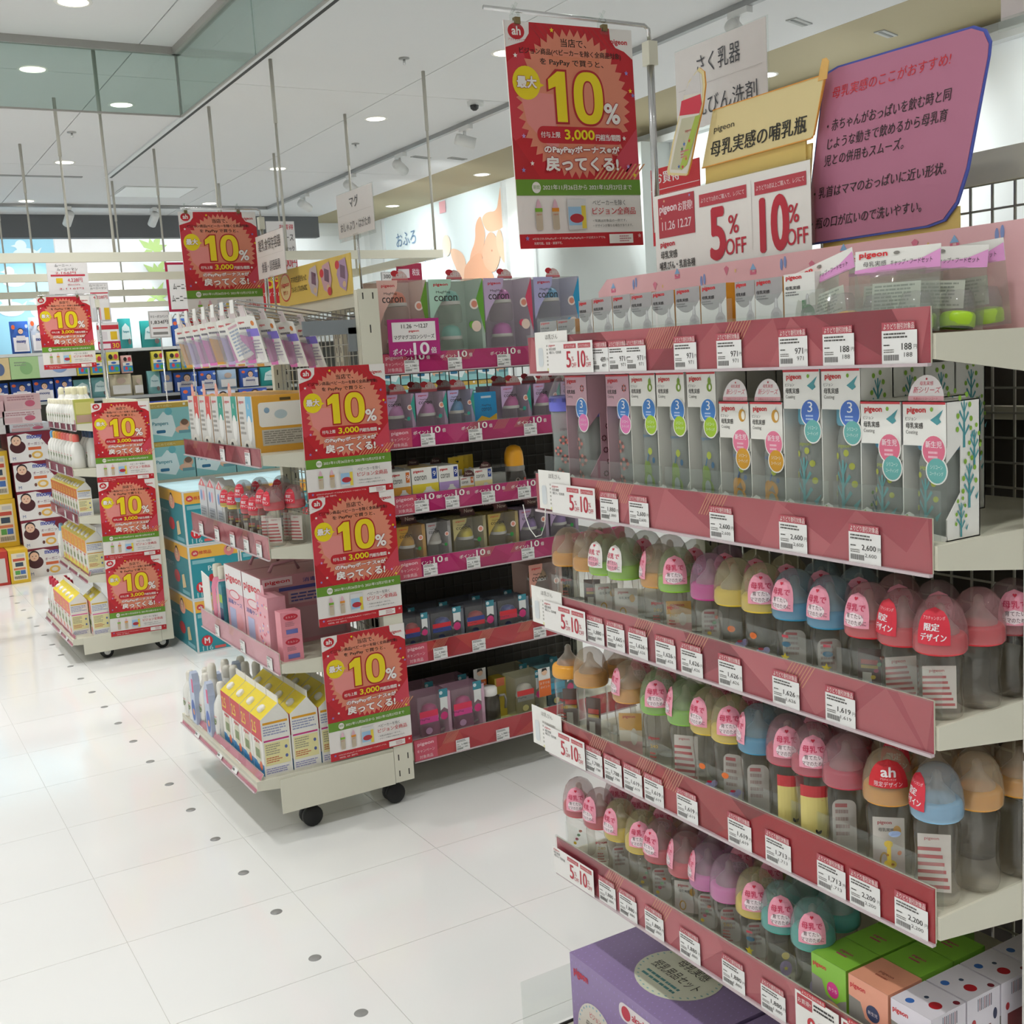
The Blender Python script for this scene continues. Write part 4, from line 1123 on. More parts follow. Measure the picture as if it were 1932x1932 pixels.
cap_bag((1.150, 1.093, 1.471), (RAD(-8), RAD(-16), S90 + RAD(8)), 'e8a832', 'cellophane bag of amber caps with its card header tipped askew, first after teat cartons')
cap_bag((1.185, 1.035, 1.471), (RAD(-4), 0, S90 + RAD(12)), 'e8a832', 'cellophane bag of amber caps behind the askew one')
cap_bag((1.148, .985, 1.471), (RAD(-4), 0, S90 + RAD(20)), 'b4e02a', 'cellophane bag of lime caps with an upright card header, in front')
cap_bag((1.195, .962, 1.471), (RAD(-9), RAD(3), S90 + RAD(30)), 'b4e02a', 'cellophane bag of lime caps, second in line at the near shelf end')
cap_bag((1.247, .955, 1.471), (RAD(4), RAD(-4), S90 + RAD(16)), 'a8c84a', 'cellophane bag of pale green caps, third in line deeper on top tier')
cap_bag((1.252, 1.06, 1.471), (RAD(-4), 0, S90 + RAD(10)), 'e8a832', 'cellophane bag of amber caps deepest on the top tier')
# pink header strip at the back of the top tier
p = Print(1.0, .0002)
p.prism([(0.02, 0), (.93, 0), (.93, .134), (.03, .134), (.0, .112), (0.0, .0)], 0, .0015, mat('header_strip_pink', 'eebcc0', .5, noise=.02)); p.up(2)
g = random.Random(3)
for k in range(14):
    x = .05 + k * .064; z = .118 if k % 2 else .108
    if k % 3 == 0:
        p.poly([(x - .007, z), (x + .007, z), (x + .007, z + .007), (x + .003, z + .007), (x + .003, z + .004), (x - .003, z + .004), (x - .003, z + .007), (x - .007, z + .007)], 'e0708c'); p.poly([(x - .007, z + .008), (x + .007, z + .008), (x, z + .018)], '8ab4dc')
    elif k % 3 == 1:
        p.oval(x, z, .003, .009, '8a9cd0'); p.oval(x + .008, z + .003, .003, .009, '8a9cd0')
    else:
        p.poly([(x, z - .006), (x + .006, z + .006), (x, z + .01), (x - .006, z + .006)], 'dc7a92'); p.oval(x + .022, z, .002, .003, 'e8c080')
tag(p.build('header_strip', None, (1.292, 1.828, 1.471), (0, 0, S90)), 'long pale pink card strip with toy motifs standing behind the top tier goods', 'sign')

# ------------------------------------------------------------------ cartons at the near end of the lowest tier
def win_print(w, h, card, seal, txt, dot=False):
    p = Print(1.0, .0002); p.l = 2
    p.rect(0, 0, w, h, '8f8a84' if not dot else 'a39c98'); p.up()
    p.poly([(0, h), (0, h * .66), (w * .3, h * .64), (w * .42, h * .42), (w * .72, h * .36), (w * .84, h * .44), (w, h * .5), (w, h)], card); p.oval(w * .6, h * .2, w * .3, h * .16, 'd8b07a' if not dot else '8a8482'); p.up()
    p.text('pigeon', w * .24, h * .8, h * .09, 'd23038', w=w * .38, bold=.05)
    if seal:
        p.oval(w * .62, h * .56, w * .17, h * .13, seal); p.up(); p.text(txt, w * .62, h * .53, h * .06, 'f6e8ee', w=w * .24)
    return p
def dotted(w, d, k):
    p = Print(1.0, .0002); p.l = 1
    for a, b_, r, c in ((.3, .2, .09, '3a6cb8'), (.42, .55, .05, '44506a'), (.72, .45, .13, 'b4202c'), (.9, .85, .07, '7a2430')):
        p.oval(w * a, d * b_, w * r, d * r, c); 
    return p
def dot_side(d, h):
    p = Print(1.0, .0002); p.l = 1
    for i in range(9):
        p.rect(d * (.32 + .05 * i), h * .76, d * (.34 + .05 * i), h * .95, ('5a6a80', '8a4450', '3a3a4a')[i % 3])
    p.oval(d * .2, h * .6, d * .06, h * .06, 'b03038'); p.oval(d * .85, h * .6, d * .06, h * .09, '2a3050'); p.rect(d * .2, 0, d * .72, h * .48, '7a3438')
    return p
def topmark(w, d, c):
    p = Print(1.0, .0002); p.text('pigeon', w * .5, d * .5, d * .1, c, w=w * .34, bold=.05); p.lines(w * .34, d * .36, w * .66, d * .46, 1, c, 3); return p
GRN = mat('carton_lime_green', '86c040', .42, noise=.03); PCH = mat('carton_peach', 'eaa284', .42, noise=.04); LAV = mat('carton_lavender_white', 'e2dde6', .42, noise=.03)
bw, bd, bh = .066, .068, .093
for k, (x, y, lab) in enumerate(((1.122, 1.131, 'nearest the front rail'), (1.192, 1.131, 'behind the front one'), (1.262, 1.131, 'third one deep in shade'), (1.332, 1.131, 'deepest by the mesh'), (1.192, 1.06, 'tucked behind the peach carton'), (1.262, 1.06, 'second row, third in depth'))):
    carton_box('cup_box', 'box', bw, bd, bh, GRN, (('gw',), lambda: win_print(bw, bh, '8cc444', 'd83a8c', 'おうち')), (x, y, .492), S90, 'lime green windowed carton, ' + lab, 'green cartons on the lowest tier', None, (('gt',), lambda: topmark(bw, bd, 'b8446a')))
carton_box('cup_box', 'box', .070, bd, bh, PCH, (('pw',), lambda: win_print(.070, bh, 'efa68c', '3a4468', '新生児')), (1.122, 1.060, .492), S90, 'peach windowed carton between the green and dotted ones', 'cartons', None, (('pt',), lambda: topmark(.070, bd, 'b0604c')))
for k, x in enumerate((1.122, 1.193, 1.264, 1.335)):
    o = carton_box('cup_box', 'box', bw, bd, bh, LAV, (('dw',), lambda: win_print(bw, bh, 'e6e0ea', '2c3458', '3')), (x, .985, .492), S90, 'white carton with red and blue dots, %s in line from the front rail' % ORD[k], 'dotted white cartons', None, (('dt',), lambda: dotted(bw, bd, 0)))
    link('side_print', bmesh_for('ds', lambda: dot_side(bd, bh).mesh('side_print')), o, (bw, 0, 0), (0, 0, math.pi / 2))

# ------------------------------------------------------------------ lilac gift cartons on the base deck
def gift_top(w, d):
    p = Print(1.0, .0003)
    for i in range(26):
        for j in range(14):
            p.poly([(w * (i + .5) / 26 - .0008, d * (j + .3) / 14), (w * (i + .5) / 26 + .0008, d * (j + .3) / 14), (w * (i + .5) / 26 + .0008, d * (j + .5) / 14), (w * (i + .5) / 26 - .0008, d * (j + .5) / 14)], 'b49ad8')
    p.up(); p.oval(w * .52, d * .5, w * .24, d * .34, 'e6e8d2', 36); p.up()
    for i in range(36):
        a = i * math.pi / 18; p.oval(w * .52 + w * .22 * math.cos(a), d * .5 + d * .31 * math.sin(a), .003, .0018, '9ac4c0', 8)
    p.text('母乳実感', w * .54, d * .58, d * .11, '3c3a32', w=w * .22); p.text('授乳用品セット', w * .52, d * .42, d * .11, '3c3a32', w=w * .34); p.lines(w * .38, d * .28, w * .66, d * .38, 2, '5a9a9a', 3)
    return p
def gift_front(w, h):
    p = Print(1.0, .0003)
    for i in range(26):
        for j in range(9):
            p.poly([(w * (i + .5) / 26 - .0008, h * (j + .3) / 9), (w * (i + .5) / 26 + .0008, h * (j + .3) / 9), (w * (i + .5) / 26 + .0008, h * (j + .5) / 9), (w * (i + .5) / 26 - .0008, h * (j + .5) / 9)], 'b49ad8')
    p.up(); p.text('pigeon', w * .1, h * .78, h * .1, 'c82c48', w=w * .13, bold=.05)
    p.oval(w * .22, h * .28, w * .17, h * .34, 'e9e4d8', 32); p.rrect(w * .44, h * .72, w * 1.0, h * .9, h * .08, 'efe6e8'); p.rrect(w * .4, h * .44, w * .98, h * .62, h * .08, 'efe6e8'); p.rect(w * .44, 0, w * .96, h * .38, 'd8d2e0'); p.up()
    for i in range(30):
        a = i * math.pi / 15; p.oval(w * .22 + w * .155 * math.cos(a), h * .28 + h * .31 * math.sin(a), .0024, .0024, '9ac4d0', 8)
    for z in (.76, .48):
        p.oval(w * .5, h * (z + .05), h * .07, h * .07, 'c8344a'); p.text('akachan honpo', w * .7, h * z, h * .1, 'c8344a', w=w * .3, bold=.03); p.text('限定', w * .93, h * z, h * .09, 'c8344a', w=w * .08)
    p.text('ピジョン', w * .22, h * .46, h * .06, 'd23048', w=w * .1); p.text('母乳実感', w * .21, h * .32, h * .09, '4a443c', w=w * .16); p.text('授乳用品セット', w * .22, h * .18, h * .09, '4a443c', w=w * .23)
    return p
LIL = mat('carton_lilac', '9c86b6', .4, noise=.04, scale=10)
carton_box('gift_box', 'box', .37, .24, .198, LIL, ('gf', lambda: gift_front(.37, .198)), (1.105, 1.772, .101), S90, 'lilac gift carton with a pale oval label, at far end of the base deck', 'lilac gift cartons', None, ('gto', lambda: gift_top(.37, .24)))
carton_box('gift_box', 'box', .37, .24, .198, LIL, ('gf', None), (1.105, 1.392, .101), S90, 'lilac gift carton with a pale oval label, at near end of the base deck', 'lilac gift cartons', None, ('gto', None))
p = Print(1.0, .0002); p.box(0, .86, -.001, 0, 0, .06, mat('deck_card_pink', 'd8a0ac', .4, noise=.03)); p.up(8); p.text('pigeon', .05, .02, .02, 'e8d0d6', w=.08)
p.build('deck_card', near, (.0, -.078, .10))

# ------------------------------------------------------------------ signs above the near unit
o = empty('sale_sign', 'clear acrylic sale sign reading 5% OFF and 10% OFF, behind the pink strip', 'sign', (1.315, 1.669, 1.50), S90)
MB().box(-.002, .386, -.002, .002, 0, .243, ACRYL).build('holder', o)
p = Print(1.0, .0003)
p.box(0, .384, -.0028, -.0024, .10, .241, PAPER); p.up(11)
p.rect(.012, .165, .112, .235, 'b8404c'); p.rect(.125, .205, .243, .226, 'c04450'); p.rect(.262, .205, .376, .226, 'c04450'); p.rect(.2535, .12, .2545, .23, 'd8d4d0'); p.up()
p.text('pigeon', .04, .206, .016, 'f2dde0', w=.048, bold=.05); p.text('お買得!', .088, .206, .016, 'f2dde0', w=.038, bold=.02); p.text('11.26', .04, .178, .015, 'f2dde0', w=.036, bold=.02); p.text('12.27', .085, .178, .015, 'f2dde0', w=.036, bold=.02)
p.star(.03, .229, .003, 'e8c8a0'); p.star(.1, .23, .003, '9aa0d8'); p.star(.02, .2, .002, 'e8c8a0')
p.text('よりどり2点のご購入で、レジにて', .184, .2115, .008, 'f6e4e6', w=.108); p.text('よりどり3点以上ご購入で、レジにて', .319, .2115, .008, 'f6e4e6', w=.106)
p.text('pigeon', .035, .147, .011, 'cc3040', w=.04, bold=.05); p.text('母乳実感', .038, .128, .014, '35302e', w=.046, bold=.02); p.text('哺乳びん・乳首各種', .06, .109, .014, '35302e', w=.098, bold=.02)
p.text('5', .17, .115, .082, 'c22a3e', w=.034, bold=.05); p.text('%', .21, .152, .03, 'c22a3e', w=.024, bold=.02); p.text('OFF', .214, .118, .026, 'c22a3e', w=.05, bold=.02)
p.text('10', .305, .115, .082, 'c22a3e', w=.06, bold=.05); p.text('%', .348, .152, .028, 'c22a3e', w=.022, bold=.02); p.text('OFF', .355, .118, .025, 'c22a3e', w=.045, bold=.02)
p.lines(.355, .103, .375, .107, 1, '777', 2) if False else None
p.build('card', o)
MB().box(.06, .33, .004, .05, .085, .089, ACRYL).build('foot', o)

YLW = mat('sign_yellow_card', 'e6d49c', .45, noise=.02, scale=8); YLD = mat('sign_yellow_deep', 'e0c270', .45, noise=.02, scale=8)
PNK = mat('sign_pink_card', 'c07a96', .45, noise=.02, scale=6); BLU = mat('sign_blue_edge', '4d5cb4', .45, noise=.02)
# pink board with blue edge
o = empty('comment_board', 'big pink board with blue rounded border and handwritten style lines', 'sign', (1.345, 1.317, 1.48), S90)
PB = [(-.018, .137), (.222, .137), (.25, .142), (.271, .163), (.288, .205), (.321, .345), (.323, .362), (.315, .379), (.297, .388), (.06, .393), (.04, .389), (.031, .378)]
mx_, mz_ = .16, .265
MB().prism(PB, 0, .003, BLU).build('border', o)
MB().prism([(x - .0028 * (1 if x > mx_ else -1), z - .003 * (1 if z > mz_ else -1)) for x, z in PB], -.001, -.0001, PNK).build('face', o)
MB().box(.02, .27, .004, .007, .0, .16, YLD).build('back_card', o)
p = Print(1.0, .0003); p.l = 6
INK = '33282c'
p.text('母乳実感のここがおすすめ!', .155, .347, .0165, 'd8343c', w=.212, skew=.2)
for st, x0, x1, z in (('・赤ちゃんがおっぱいを飲む時と同', .034, .264, .301), ('じような動きで飲めるから母乳育', .034, .258, .275), ('児との併用もスムーズ。', .027, .184, .251), ('・乳首はママのおっぱいに近い形状。', .004, .256, .205), ('・瓶の口が広いので洗いやすい。', -.003, .214, .160)):
    p.text(st, (x0 + x1) / 2, z, .0165, INK, w=x1 - x0 - .006, skew=.18, bold=.008)
p.build('lettering', o)
# yellow bottle board
o = empty('product_board', 'yellow board with handwritten style title and a tall bottle cut-out', 'sign', (1.325, 1.535, 1.48), S90)
MB().prism([(-.014, .2915), (.238, .2935), (.246, .299), (.273, .382), (.019, .382)], 0, .003, YLW, ink('e8a84a')).build('face', o)
MB().prism([(.258, .374), (.276, .374), (.281, .398), (.276, .404), (.268, .404), (.262, .388)], -.0012, -.0002, ink('e8b868')).build('corner_tab', o)
MB().box(-.01, .225, .0042, .0072, .0, .30, YLD).build('back_card', o)
MB().prism([(-.03, .20), (.225, .20), (.235, .289), (-.01, .289)], .0075, .0105, YLD).build('lower_card', o)
p = Print(1.0, .0003); p.l = 3
for a, b_ in (((-.014, .2915), (.246, .2935)), ((.246, .2935), (.273, .382)), ((.273, .382), (.019, .382))):
    dx, dz = b_[0] - a[0], b_[1] - a[1]; q_ = math.hypot(dx, dz); nx, nz = -dz / q_ * .0016, dx / q_ * .0016
    p.poly([a, b_, (b_[0] + nx, b_[1] + nz), (a[0] + nx, a[1] + nz)], 'e8a040')
p.text('pigeon', .045, .342, .012, '33302c', w=.05, skew=.15); p.text('母乳実感の哺乳瓶', .12, .305, .026, '2a2824', w=.222, skew=.15, bold=.02)
p.build('lettering', o)
CUT = [(-0.083, 0.291), (-0.084, 0.3), (-0.067, 0.342), (-0.043, 0.391), (-0.017, 0.435), (0.011, 0.451), (0.023, 0.442), (0.025, 0.421), (0.018, 0.391), (-0.004, 0.342), (-0.02, 0.301), (-0.029, 0.284), (-0.033, 0.282)]
AMB = [(-0.073, 0.299), (-0.056, 0.34), (-0.038, 0.378), (0.012, 0.375), (-0.004, 0.342), (-0.028, 0.3), (-0.043, 0.293)]
RNG = [(-0.044, 0.384), (-0.037, 0.407), (0.013, 0.408), (0.015, 0.392), (0.008, 0.378)]
DOM = [(-0.031, 0.415), (-0.006, 0.441), (0.012, 0.444), (0.015, 0.41)]
MB().prism(CUT, -.02, -.017, YLW, ink('e8a040')).build('bottle_cutout', o)
p = Print(1.0, .0003); p.l = 1
cx_ = sum(q[0] for q in CUT) / len(CUT); cz_ = sum(q[1] for q in CUT) / len(CUT)
p.poly([(cx_ + (a_ - cx_) * .88, cz_ + (b_ - cz_) * .955) for a_, b_ in CUT], 'e0dcd0'); p.up()
p.poly(AMB, 'c2c0a4'); p.poly(RNG, 'd23c50'); p.poly(DOM, 'd8d4d2'); p.up()
p.poly([AMB[3], (AMB[3][0] - .014, AMB[3][1]), (AMB[6][0] - .006, AMB[6][1] + .004), AMB[6], AMB[5]], 'a8bc50'); p.text('pigeon', -.022, .352, .006, 'c8404c', w=.016)
for x, z, c in ((-.034, .335, '4a6cb0'), (-.02, .338, 'c8404c'), (-.04, .328, '4a8c50'), (-.03, .31, 'c86a4c'), (-.05, .30, '4a6cb0'), (-.04, .298, 'c8404c')):
    p.star(x, z, .004, c)
p.lines(-.044, .312, -.02, .326, 3, 'c8787a', 4)
p.build('bottle_print', o, (0, -.0202, 0))
# two white aisle signs
def aisle_sign(loc, w, h, l1, l2, zpole, label, s1=.3, s2=.3, w1=None, w2=None, rz=S90):
    o = empty('aisle_sign', label, 'sign', loc, rz, 'white aisle signs')
    MB().box(0, w, 0, .002, 0, h, mat('aisle_sign_white', 'ece6e3', .4, noise=.02)).build('card', o)
    MB().box(-.003, w + .003, .0025, .004, -.012, h + .003, ACRYL).build('holder', o)
    p = Print(1.0, .0003); p.l = 6
    p.rect(.01, h * .5, w - .01, h * .5 + .0008, 'c9c2be')
    p.text(l1, w * .5, h * .62, h * s1 * .8, '4a4a50', w=w1); p.text(l2, w * .5, h * .13, h * s2 * .8, '4a4a50', w=w2)
    p.build('lettering', o)
    MB().tube([(w * .5, .004, -zpole), (w * .5, .004, .03)], .004, STEEL, 8).box(w * .5 - .02, w * .5 + .02, -.004, .008, -.014, .004, ACRYL).build('pole', o)
    return o
aisle_sign((1.60, 1.945, 2.00 - .085), .272, .165, 'さく乳器', 'ほ乳びん洗剤', .565, 'white aisle sign with two lines behind the yellow bottle board', .3, .28, .13, .22)
aisle_sign((1.62, 1.165, 1.915), .27, .165, 'おむつ', 'ケア', .3, 'white aisle sign cut off by the top corner of the view', .3, .28, .13, .22) if False else None
o = empty('aisle_sign', 'plain pale sign corner at the top edge beyond the pink board', 'sign', (1.60, 1.165, 1.935), S90, 'white aisle signs')
MB().box(0, .26, 0, .002, 0, .16, mat('aisle_sign_pale', 'eadfdc', .4, noise=.02)).build('card', o)
MB().box(-.003, .263, -.003, -.001, -.017, .003, ACRYL).build('holder', o)
MB().tube([(.2, .004, -.585), (.2, .004, .03)], .004, STEEL, 8).build('pole', o)
# red price sign on the other side
o = empty('price_sign', 'red and white price sign half hidden behind the bottle cut-out', 'sign', (1.66, 2.12, 1.70), S90)
p = Print(1.0, .0003); p.box(0, .17, 0, .002, 0, .17, ink('cc2a34')); p.up(2); p.rect(0, .122, .17, .1235, 'f0dada'); p.text('お買得', .06, .135, .026, 'f6ecec', w=.09, bold=.03); p.text('紙おむつ', .065, .085, .026, 'f6ecec', w=.1, bold=.03); p.text('よりどり', .07, .04, .026, 'f6ecec', w=.1, bold=.03); p.build('card', o)
MB().tube([(.14, .004, -1.7), (.14, .004, .1)], .004, STEEL, 8).build('pole', o)
# tall hung poster and the end posters
poster_pole(1.462, 1.853, 1.70, 2.098, .375, 'steel pole with hook arm at far end of near shelf unit')
poster(1.134, 1.850, 1.669, 'large red campaign poster hung from the steel arm, biggest in view', RAD(-1.2), 0, True)
for k, z in enumerate((.895, .478, .06)):
    poster(1.276, .893, z + .02, 'red campaign poster on near shelf unit end, %s from top, only its edge seen' % ORD[2 - k])
poster(1.2875, .893, 1.325, 'red campaign poster on the end of the near shelf unit, topmost, only its edge seen') if False else None

MB().box(0, .70, .468, .472, .1, 1.60, mat('added_panel_brown', '4a443c', .6, noise=.08, scale=6)).build('added_dark_panel', near)  # added dark sheet, stands in for the shade on the far side
backdrop_unit = shelf_unit('gondola_shelving', 'added dark shelf unit behind the near one, giving darkness through its wire', (2.25, 1.7, 0), S90, 1.6, .4, [dict(z=z, d=0) for z in (1.3, .95, .6, .2)], 1.6, casters=False, zfoot=0)  # added unit, a dark backdrop for the gap behind the wire
MB().box(.03, 1.57, .38, .384, .1, 1.56, mat('added_panel_brown', '4a443c')).build('added_dark_panel', backdrop_unit)  # its dark back stands in for shade beyond the wire
# goods on the far side of the near unit, seen dimly through the wire
for i, (y, z, h, c) in enumerate(((1.0, 1.35, .13, 'c9a8a0'), (1.12, 1.35, .13, '9a9ab0'), (.98, 1.12, .15, 'b89a3a'), (1.1, 1.12, .15, 'a8a49a'), (1.25, 1.12, .15, 'a88a7a'), (.98, .88, .14, '8a8078'), (1.12, .88, .14, '7a8a78'), (1.0, .62, .14, '9a5a4a'), (1.14, .62, .14, '8a7a6a'))):
    o = empty('snack_pouch', 'dim pouch seen through the wire back of the near unit, %s' % ORD[i], 'pouch', (1.60, y, z), S90, 'pouches beyond the wire')
    MB().prism([(-.045, 0), (.045, 0), (.042, h * .1), (.046, h * .9), (.044, h), (-.044, h), (-.046, h * .9), (-.042, h * .1)], -.02, .02, mat('pouch_' + c, c, .35, noise=.15, scale=25)).build('pouch', o)
    p = Print(1.0, .0003); p.rect(-.03, h * .3, .03, h * .5, 'c8c0b0'); p.oval(0, h * .72, .02, .016, 'a85048'); p.build('front_print', o, (0, -.0202, 0))

# ------------------------------------------------------------------ cup shelf unit (faces us, beyond the aisle)
CX, CY = 1.515, 3.36
def cx(*xs):
    return [(x - CX, '1,980') for x in xs]
cup = shelf_unit('gondola_shelving', 'cream shelf unit facing the camera, six tiers of training cups with magenta rails', (CX, CY, 0), 0, .93, .36, [
    dict(z=1.466, d=.012, h=.064, style='magenta', card=1, tags=cx(1.62, 1.78, 1.97, 2.16, 2.34), m=DARKWIRE),
    dict(z=1.222, d=.012, h=.064, style='magenta', card=1, tags=cx(1.66, 1.84, 2.06, 2.3), m=DARKWIRE),
    dict(z=1.004, d=.012, h=.062, style='magenta', card=1, tags=cx(1.62, 1.735, 1.875, 2.02), m=DARKWIRE),
    dict(z=.786, d=.012, h=.065, style='magenta', card=1, tags=cx(1.635, 1.80, 2.02, 2.25), m=DARKWIRE),
    dict(z=.495, d=.012, h=.068, style='red', card=1, tags=cx(1.65, 1.80, 2.05), m=DARKWIRE),
    dict(z=.165, d=-.01, h=.075, style='red', card=1, tags=cx(1.70, 1.86, 2.1), m=CREAMD)], 1.70, mesh=DARKWIRE, casters=False, zfoot=0.0)
MB().box(.03, .90, .372, .376, .02, 1.17, mat('added_panel_brown', '4a443c', .6, noise=.08, scale=6)).build('added_dark_panel', cup)  # added brown backing, carried down near the floor to block light from behind
PACK = clear('cup_box_clear', 'fafaf9', .06, 'ece8e6', .08, .45)
HDRS = {'off': ('ef9aa0', 'f4e2de')}
def cup_pack(w, d, h, bg, cap, loc, label, group, caps=1, top=True, txt='coron', band=None, mug=None, tabc='e07078', bodyc=None):
    o = empty('cup_pack', label, 'pack', loc, 0, group)
    pale = ''.join('%02x' % int(.62 * int(bg[i:i + 2], 16) + .38 * 0xf4) for i in (0, 2, 4)) if caps == 2 else bg
    B = mat('pack_card_' + pale, pale, .4, noise=.03)
    MB().box(0, w, d - .002, d, 0, h, B).box(0, w, 0, d, 0, .002, B).box(w - .012, w, .0006, d, 0, h, B).build('backing_card', o)
    MB().box(0, w, 0, .0004, 0, h, PACK).box(0, .0004, 0, d, 0, h, PACK).box(0, w, 0, d, h - .0004, h, PACK).build('clear_box', o)
    r = min(w * .3, d * .42, .042)
    bc = bodyc or PET
    for k in range(caps):
        z = .004 + k * h * .44; ch = h * (.42 if caps == 2 else .72); x = w * .5
        m = MB().lathe([(0, 0), (r * .85, 0), (r, .006), (r * .96, ch * .5), (r * .8, ch * .6)], bc, 18, (x, d * .5, z)).build('cup', o)
        MB().lathe([(r * .86, ch * .56), (r * .9, ch * .6), (r * .88, ch * .66)], PAPER, 18, (x, d * .5, z)).lathe([(r * .84, ch * .66), (r * .8, ch * .8), (r * .6, ch * .94), (r * .2, ch), (0, ch)], mat('cup_cap_' + cap, cap, .3, noise=.03), 18, (x, d * .5, z)).build('cup_cap', m)
        if caps == 1:
            MB().tube([(x + r * .9, d * .45, z + ch * .5), (x + r * 1.5, d * .4, z + ch * .46), (x + r * 1.55, d * .4, z + ch * .2), (x + r * .9, d * .45, z + ch * .12)], r * .12, mat('cup_handle', 'c4c0bc', .35, noise=.03), 8).build('handle', m)
    p = Print(1.0, .0003)
    if txt:
        p.poly([(0, h), (0, h * .45), (w * .12, h * .62), (w * .4, h * .9), (w * .42, h)], bg); p.up()
        p.text('pigeon', w * .22, h * .91, h * .04, 'd23038', w=w * .26, bold=.05); p.text('MagMag', w * .26, h * .82, h * .035, '3a3634', w=w * .26); p.text(txt, w * .3, h * .73, h * .065, '33302e', w=w * .42, bold=.01)
        p.oval(w * .82, h * .68, w * .085, w * .085, 'f2e4dc'); p.oval(w * .76, h * .42, w * .06, w * .06, band or '3aa0a0'); p.oval(w * .84, h * .4, w * .09, w * .09, 'f0d8c8') if caps == 2 else None
        p.up(); p.oval(w * .82, h * .68, w * .055, w * .055, 'e0907a')
        if top and tabc == 'e07078':
            p.poly([(w * .86, h * .75), (w, h), (w, h * .3)], band or 'd84a6a')
    if mug:
        p.rect(w * .05, h * .55, w * .6, h * .68, mug[0]); p.rect(w * .05, h * .42, w * .6, h * .55, mug[1]); p.text('MagMag', w * .2, h * .48, h * .05, '3a3440', w=w * .28)
        p.up(); p.oval(w * .78, h * .5, w * .11, w * .11, 'd83a80'); p.poly([(w * .68, h * .98), (w * .9, h * .98), (w * .9, h * .62), (w * .79, h * .68), (w * .68, h * .62)], 'e4e6e4'); p.rect(w * .66, h * .9, w * .92, h * 1.08, '3a8a9a')
        p.rect(w * .05, h * .02, w * .34, h * .12, '2e2a2c'); p.up(); p.oval(w * .72, h * 1.0, w * .05, w * .05, 'd8e8ec'); p.oval(w * .3, h * .25, w * .1, w * .09, mug[2])
    p.build('front_print', o)
    if top:
        q = Print(1.0, .0003)
        x0 = w * .62
        q.poly([(x0 + .03 * math.cos(math.pi * i / 10), .034 * math.sin(math.pi * i / 10)) for i in range(11)], 'eec8c4' if tabc == 'e07078' else '5a2c2c'); q.up()
        q.rect(x0 - .03, 0, x0 + .03, .009, tabc if tabc == 'e07078' else '4a2424'); q.oval(x0 - .018, .026, .014, .01, 'd2303c' if tabc == 'e07078' else '6a3434')
        q.up(); q.text('OFF' if tabc == 'e07078' else 'New', x0 + .004, .012, .013, 'f4e8e6' if tabc == 'e07078' else 'c8b0a0', w=.034, bold=.04); q.build('header_tab', o, (0, d * .5, h))
    return o
def at(x, z, y=3.395):
    return (x, y, z)
MINT, CORAL, PURP, SKY, PNKC = '8ad0c4', 'f08a6e', 'c8b0d0', '6ab4e0', 'd878c8'
for i, (x, w, bg, cap, b_) in enumerate(((1.53, .178, 'f0c4b8', CORAL, '6a9a30'), (1.716, .205, 'b8dcc8', MINT, '6aa83a'), (1.925, .19, 'c9b2d2', PNKC, 'd84a6a'), (2.125, .19, 'b6b2da', SKY, '2a9ac8'))):
    cup_pack(w, .11, .265, bg, cap, at(x, 1.466), 'large clear pack with two %s cups on top tier of the cup unit' % ('coral', 'mint', 'pink', 'blue')[i], 'large cup packs on the top tier', 2, band=b_)
for i, (x, w, bg, cap) in enumerate(((1.53, .105, 'c9a8cc', 'd48ac8'), (1.64, .115, 'c9a8cc', 'd48ac8'), (1.76, .1, 'b4b0d8', '5aa4dc'), (1.968, .12, 'c4a8cc', 'd45aa8'), (2.10, .11, 'c4a8cc', 'd45ab8'), (2.215, .11, 'c4a8cc', 'd45ab8'))):
    for k in range(2):
        cup_pack(w, .08, .14, bg, cap, at(x, 1.222, 3.395 + k * .1), 'small clear cup pack on second tier of the cup unit, %s, %s' % (ORD[i] + ' along', ('front', 'rear')[k]), 'small cup packs on the second tier', 1, top=True, band='3aa090')
o = empty('straw_pouch', 'bright blue and yellow pouch leaning between cup packs on the second tier', 'pouch', at(1.865, 1.222, 3.41), 0)
MB().prism([(0, 0), (.09, 0), (.092, .02), (.09, .125), (.0, .125), (-.002, .02)], 0, .02, mat('pouch_blue', '2a90c8', .25, noise=.1)).build('pouch', o)
p = Print(1.0, .0003); p.poly([(0, 0), (.09, 0), (.09, .05), (.06, .035), (.03, .045), (0, .02)], 'e8b838'); p.rect(.03, .105, .07, .112, 'c8dce8'); p.text('MagMag', .05, .075, .009, '1c3a5c', w=.035); p.text('coron', .05, .06, .012, '1c3a5c', w=.04); p.build('front_print', o)
def small_print(w, h, c2, sq):
    p = Print(1.0, .0002); p.l = 2
    p.rect(0, 0, w, h * .5, c2); p.up(); p.rect(w * .76, h * .62, w * .95, h * .95, sq); p.text('pigeon', w * .26, h * .84, h * .09, 'd23038', w=w * .38, bold=.05); p.text('coron', w * .32, h * .62, h * .13, '4a4644', w=w * .46); p.up()
    p.text('9', w * .855, h * .7, h * .16, 'f4f0ea'); p.oval(w * .62, h * .2, w * .24, h * .14, 'dcd8d4'); p.poly([(w * .45, h * .2), (w * .8, h * .2), (w * .7, h * .4), (w * .52, h * .4)], 'e8e4e0')
    return p
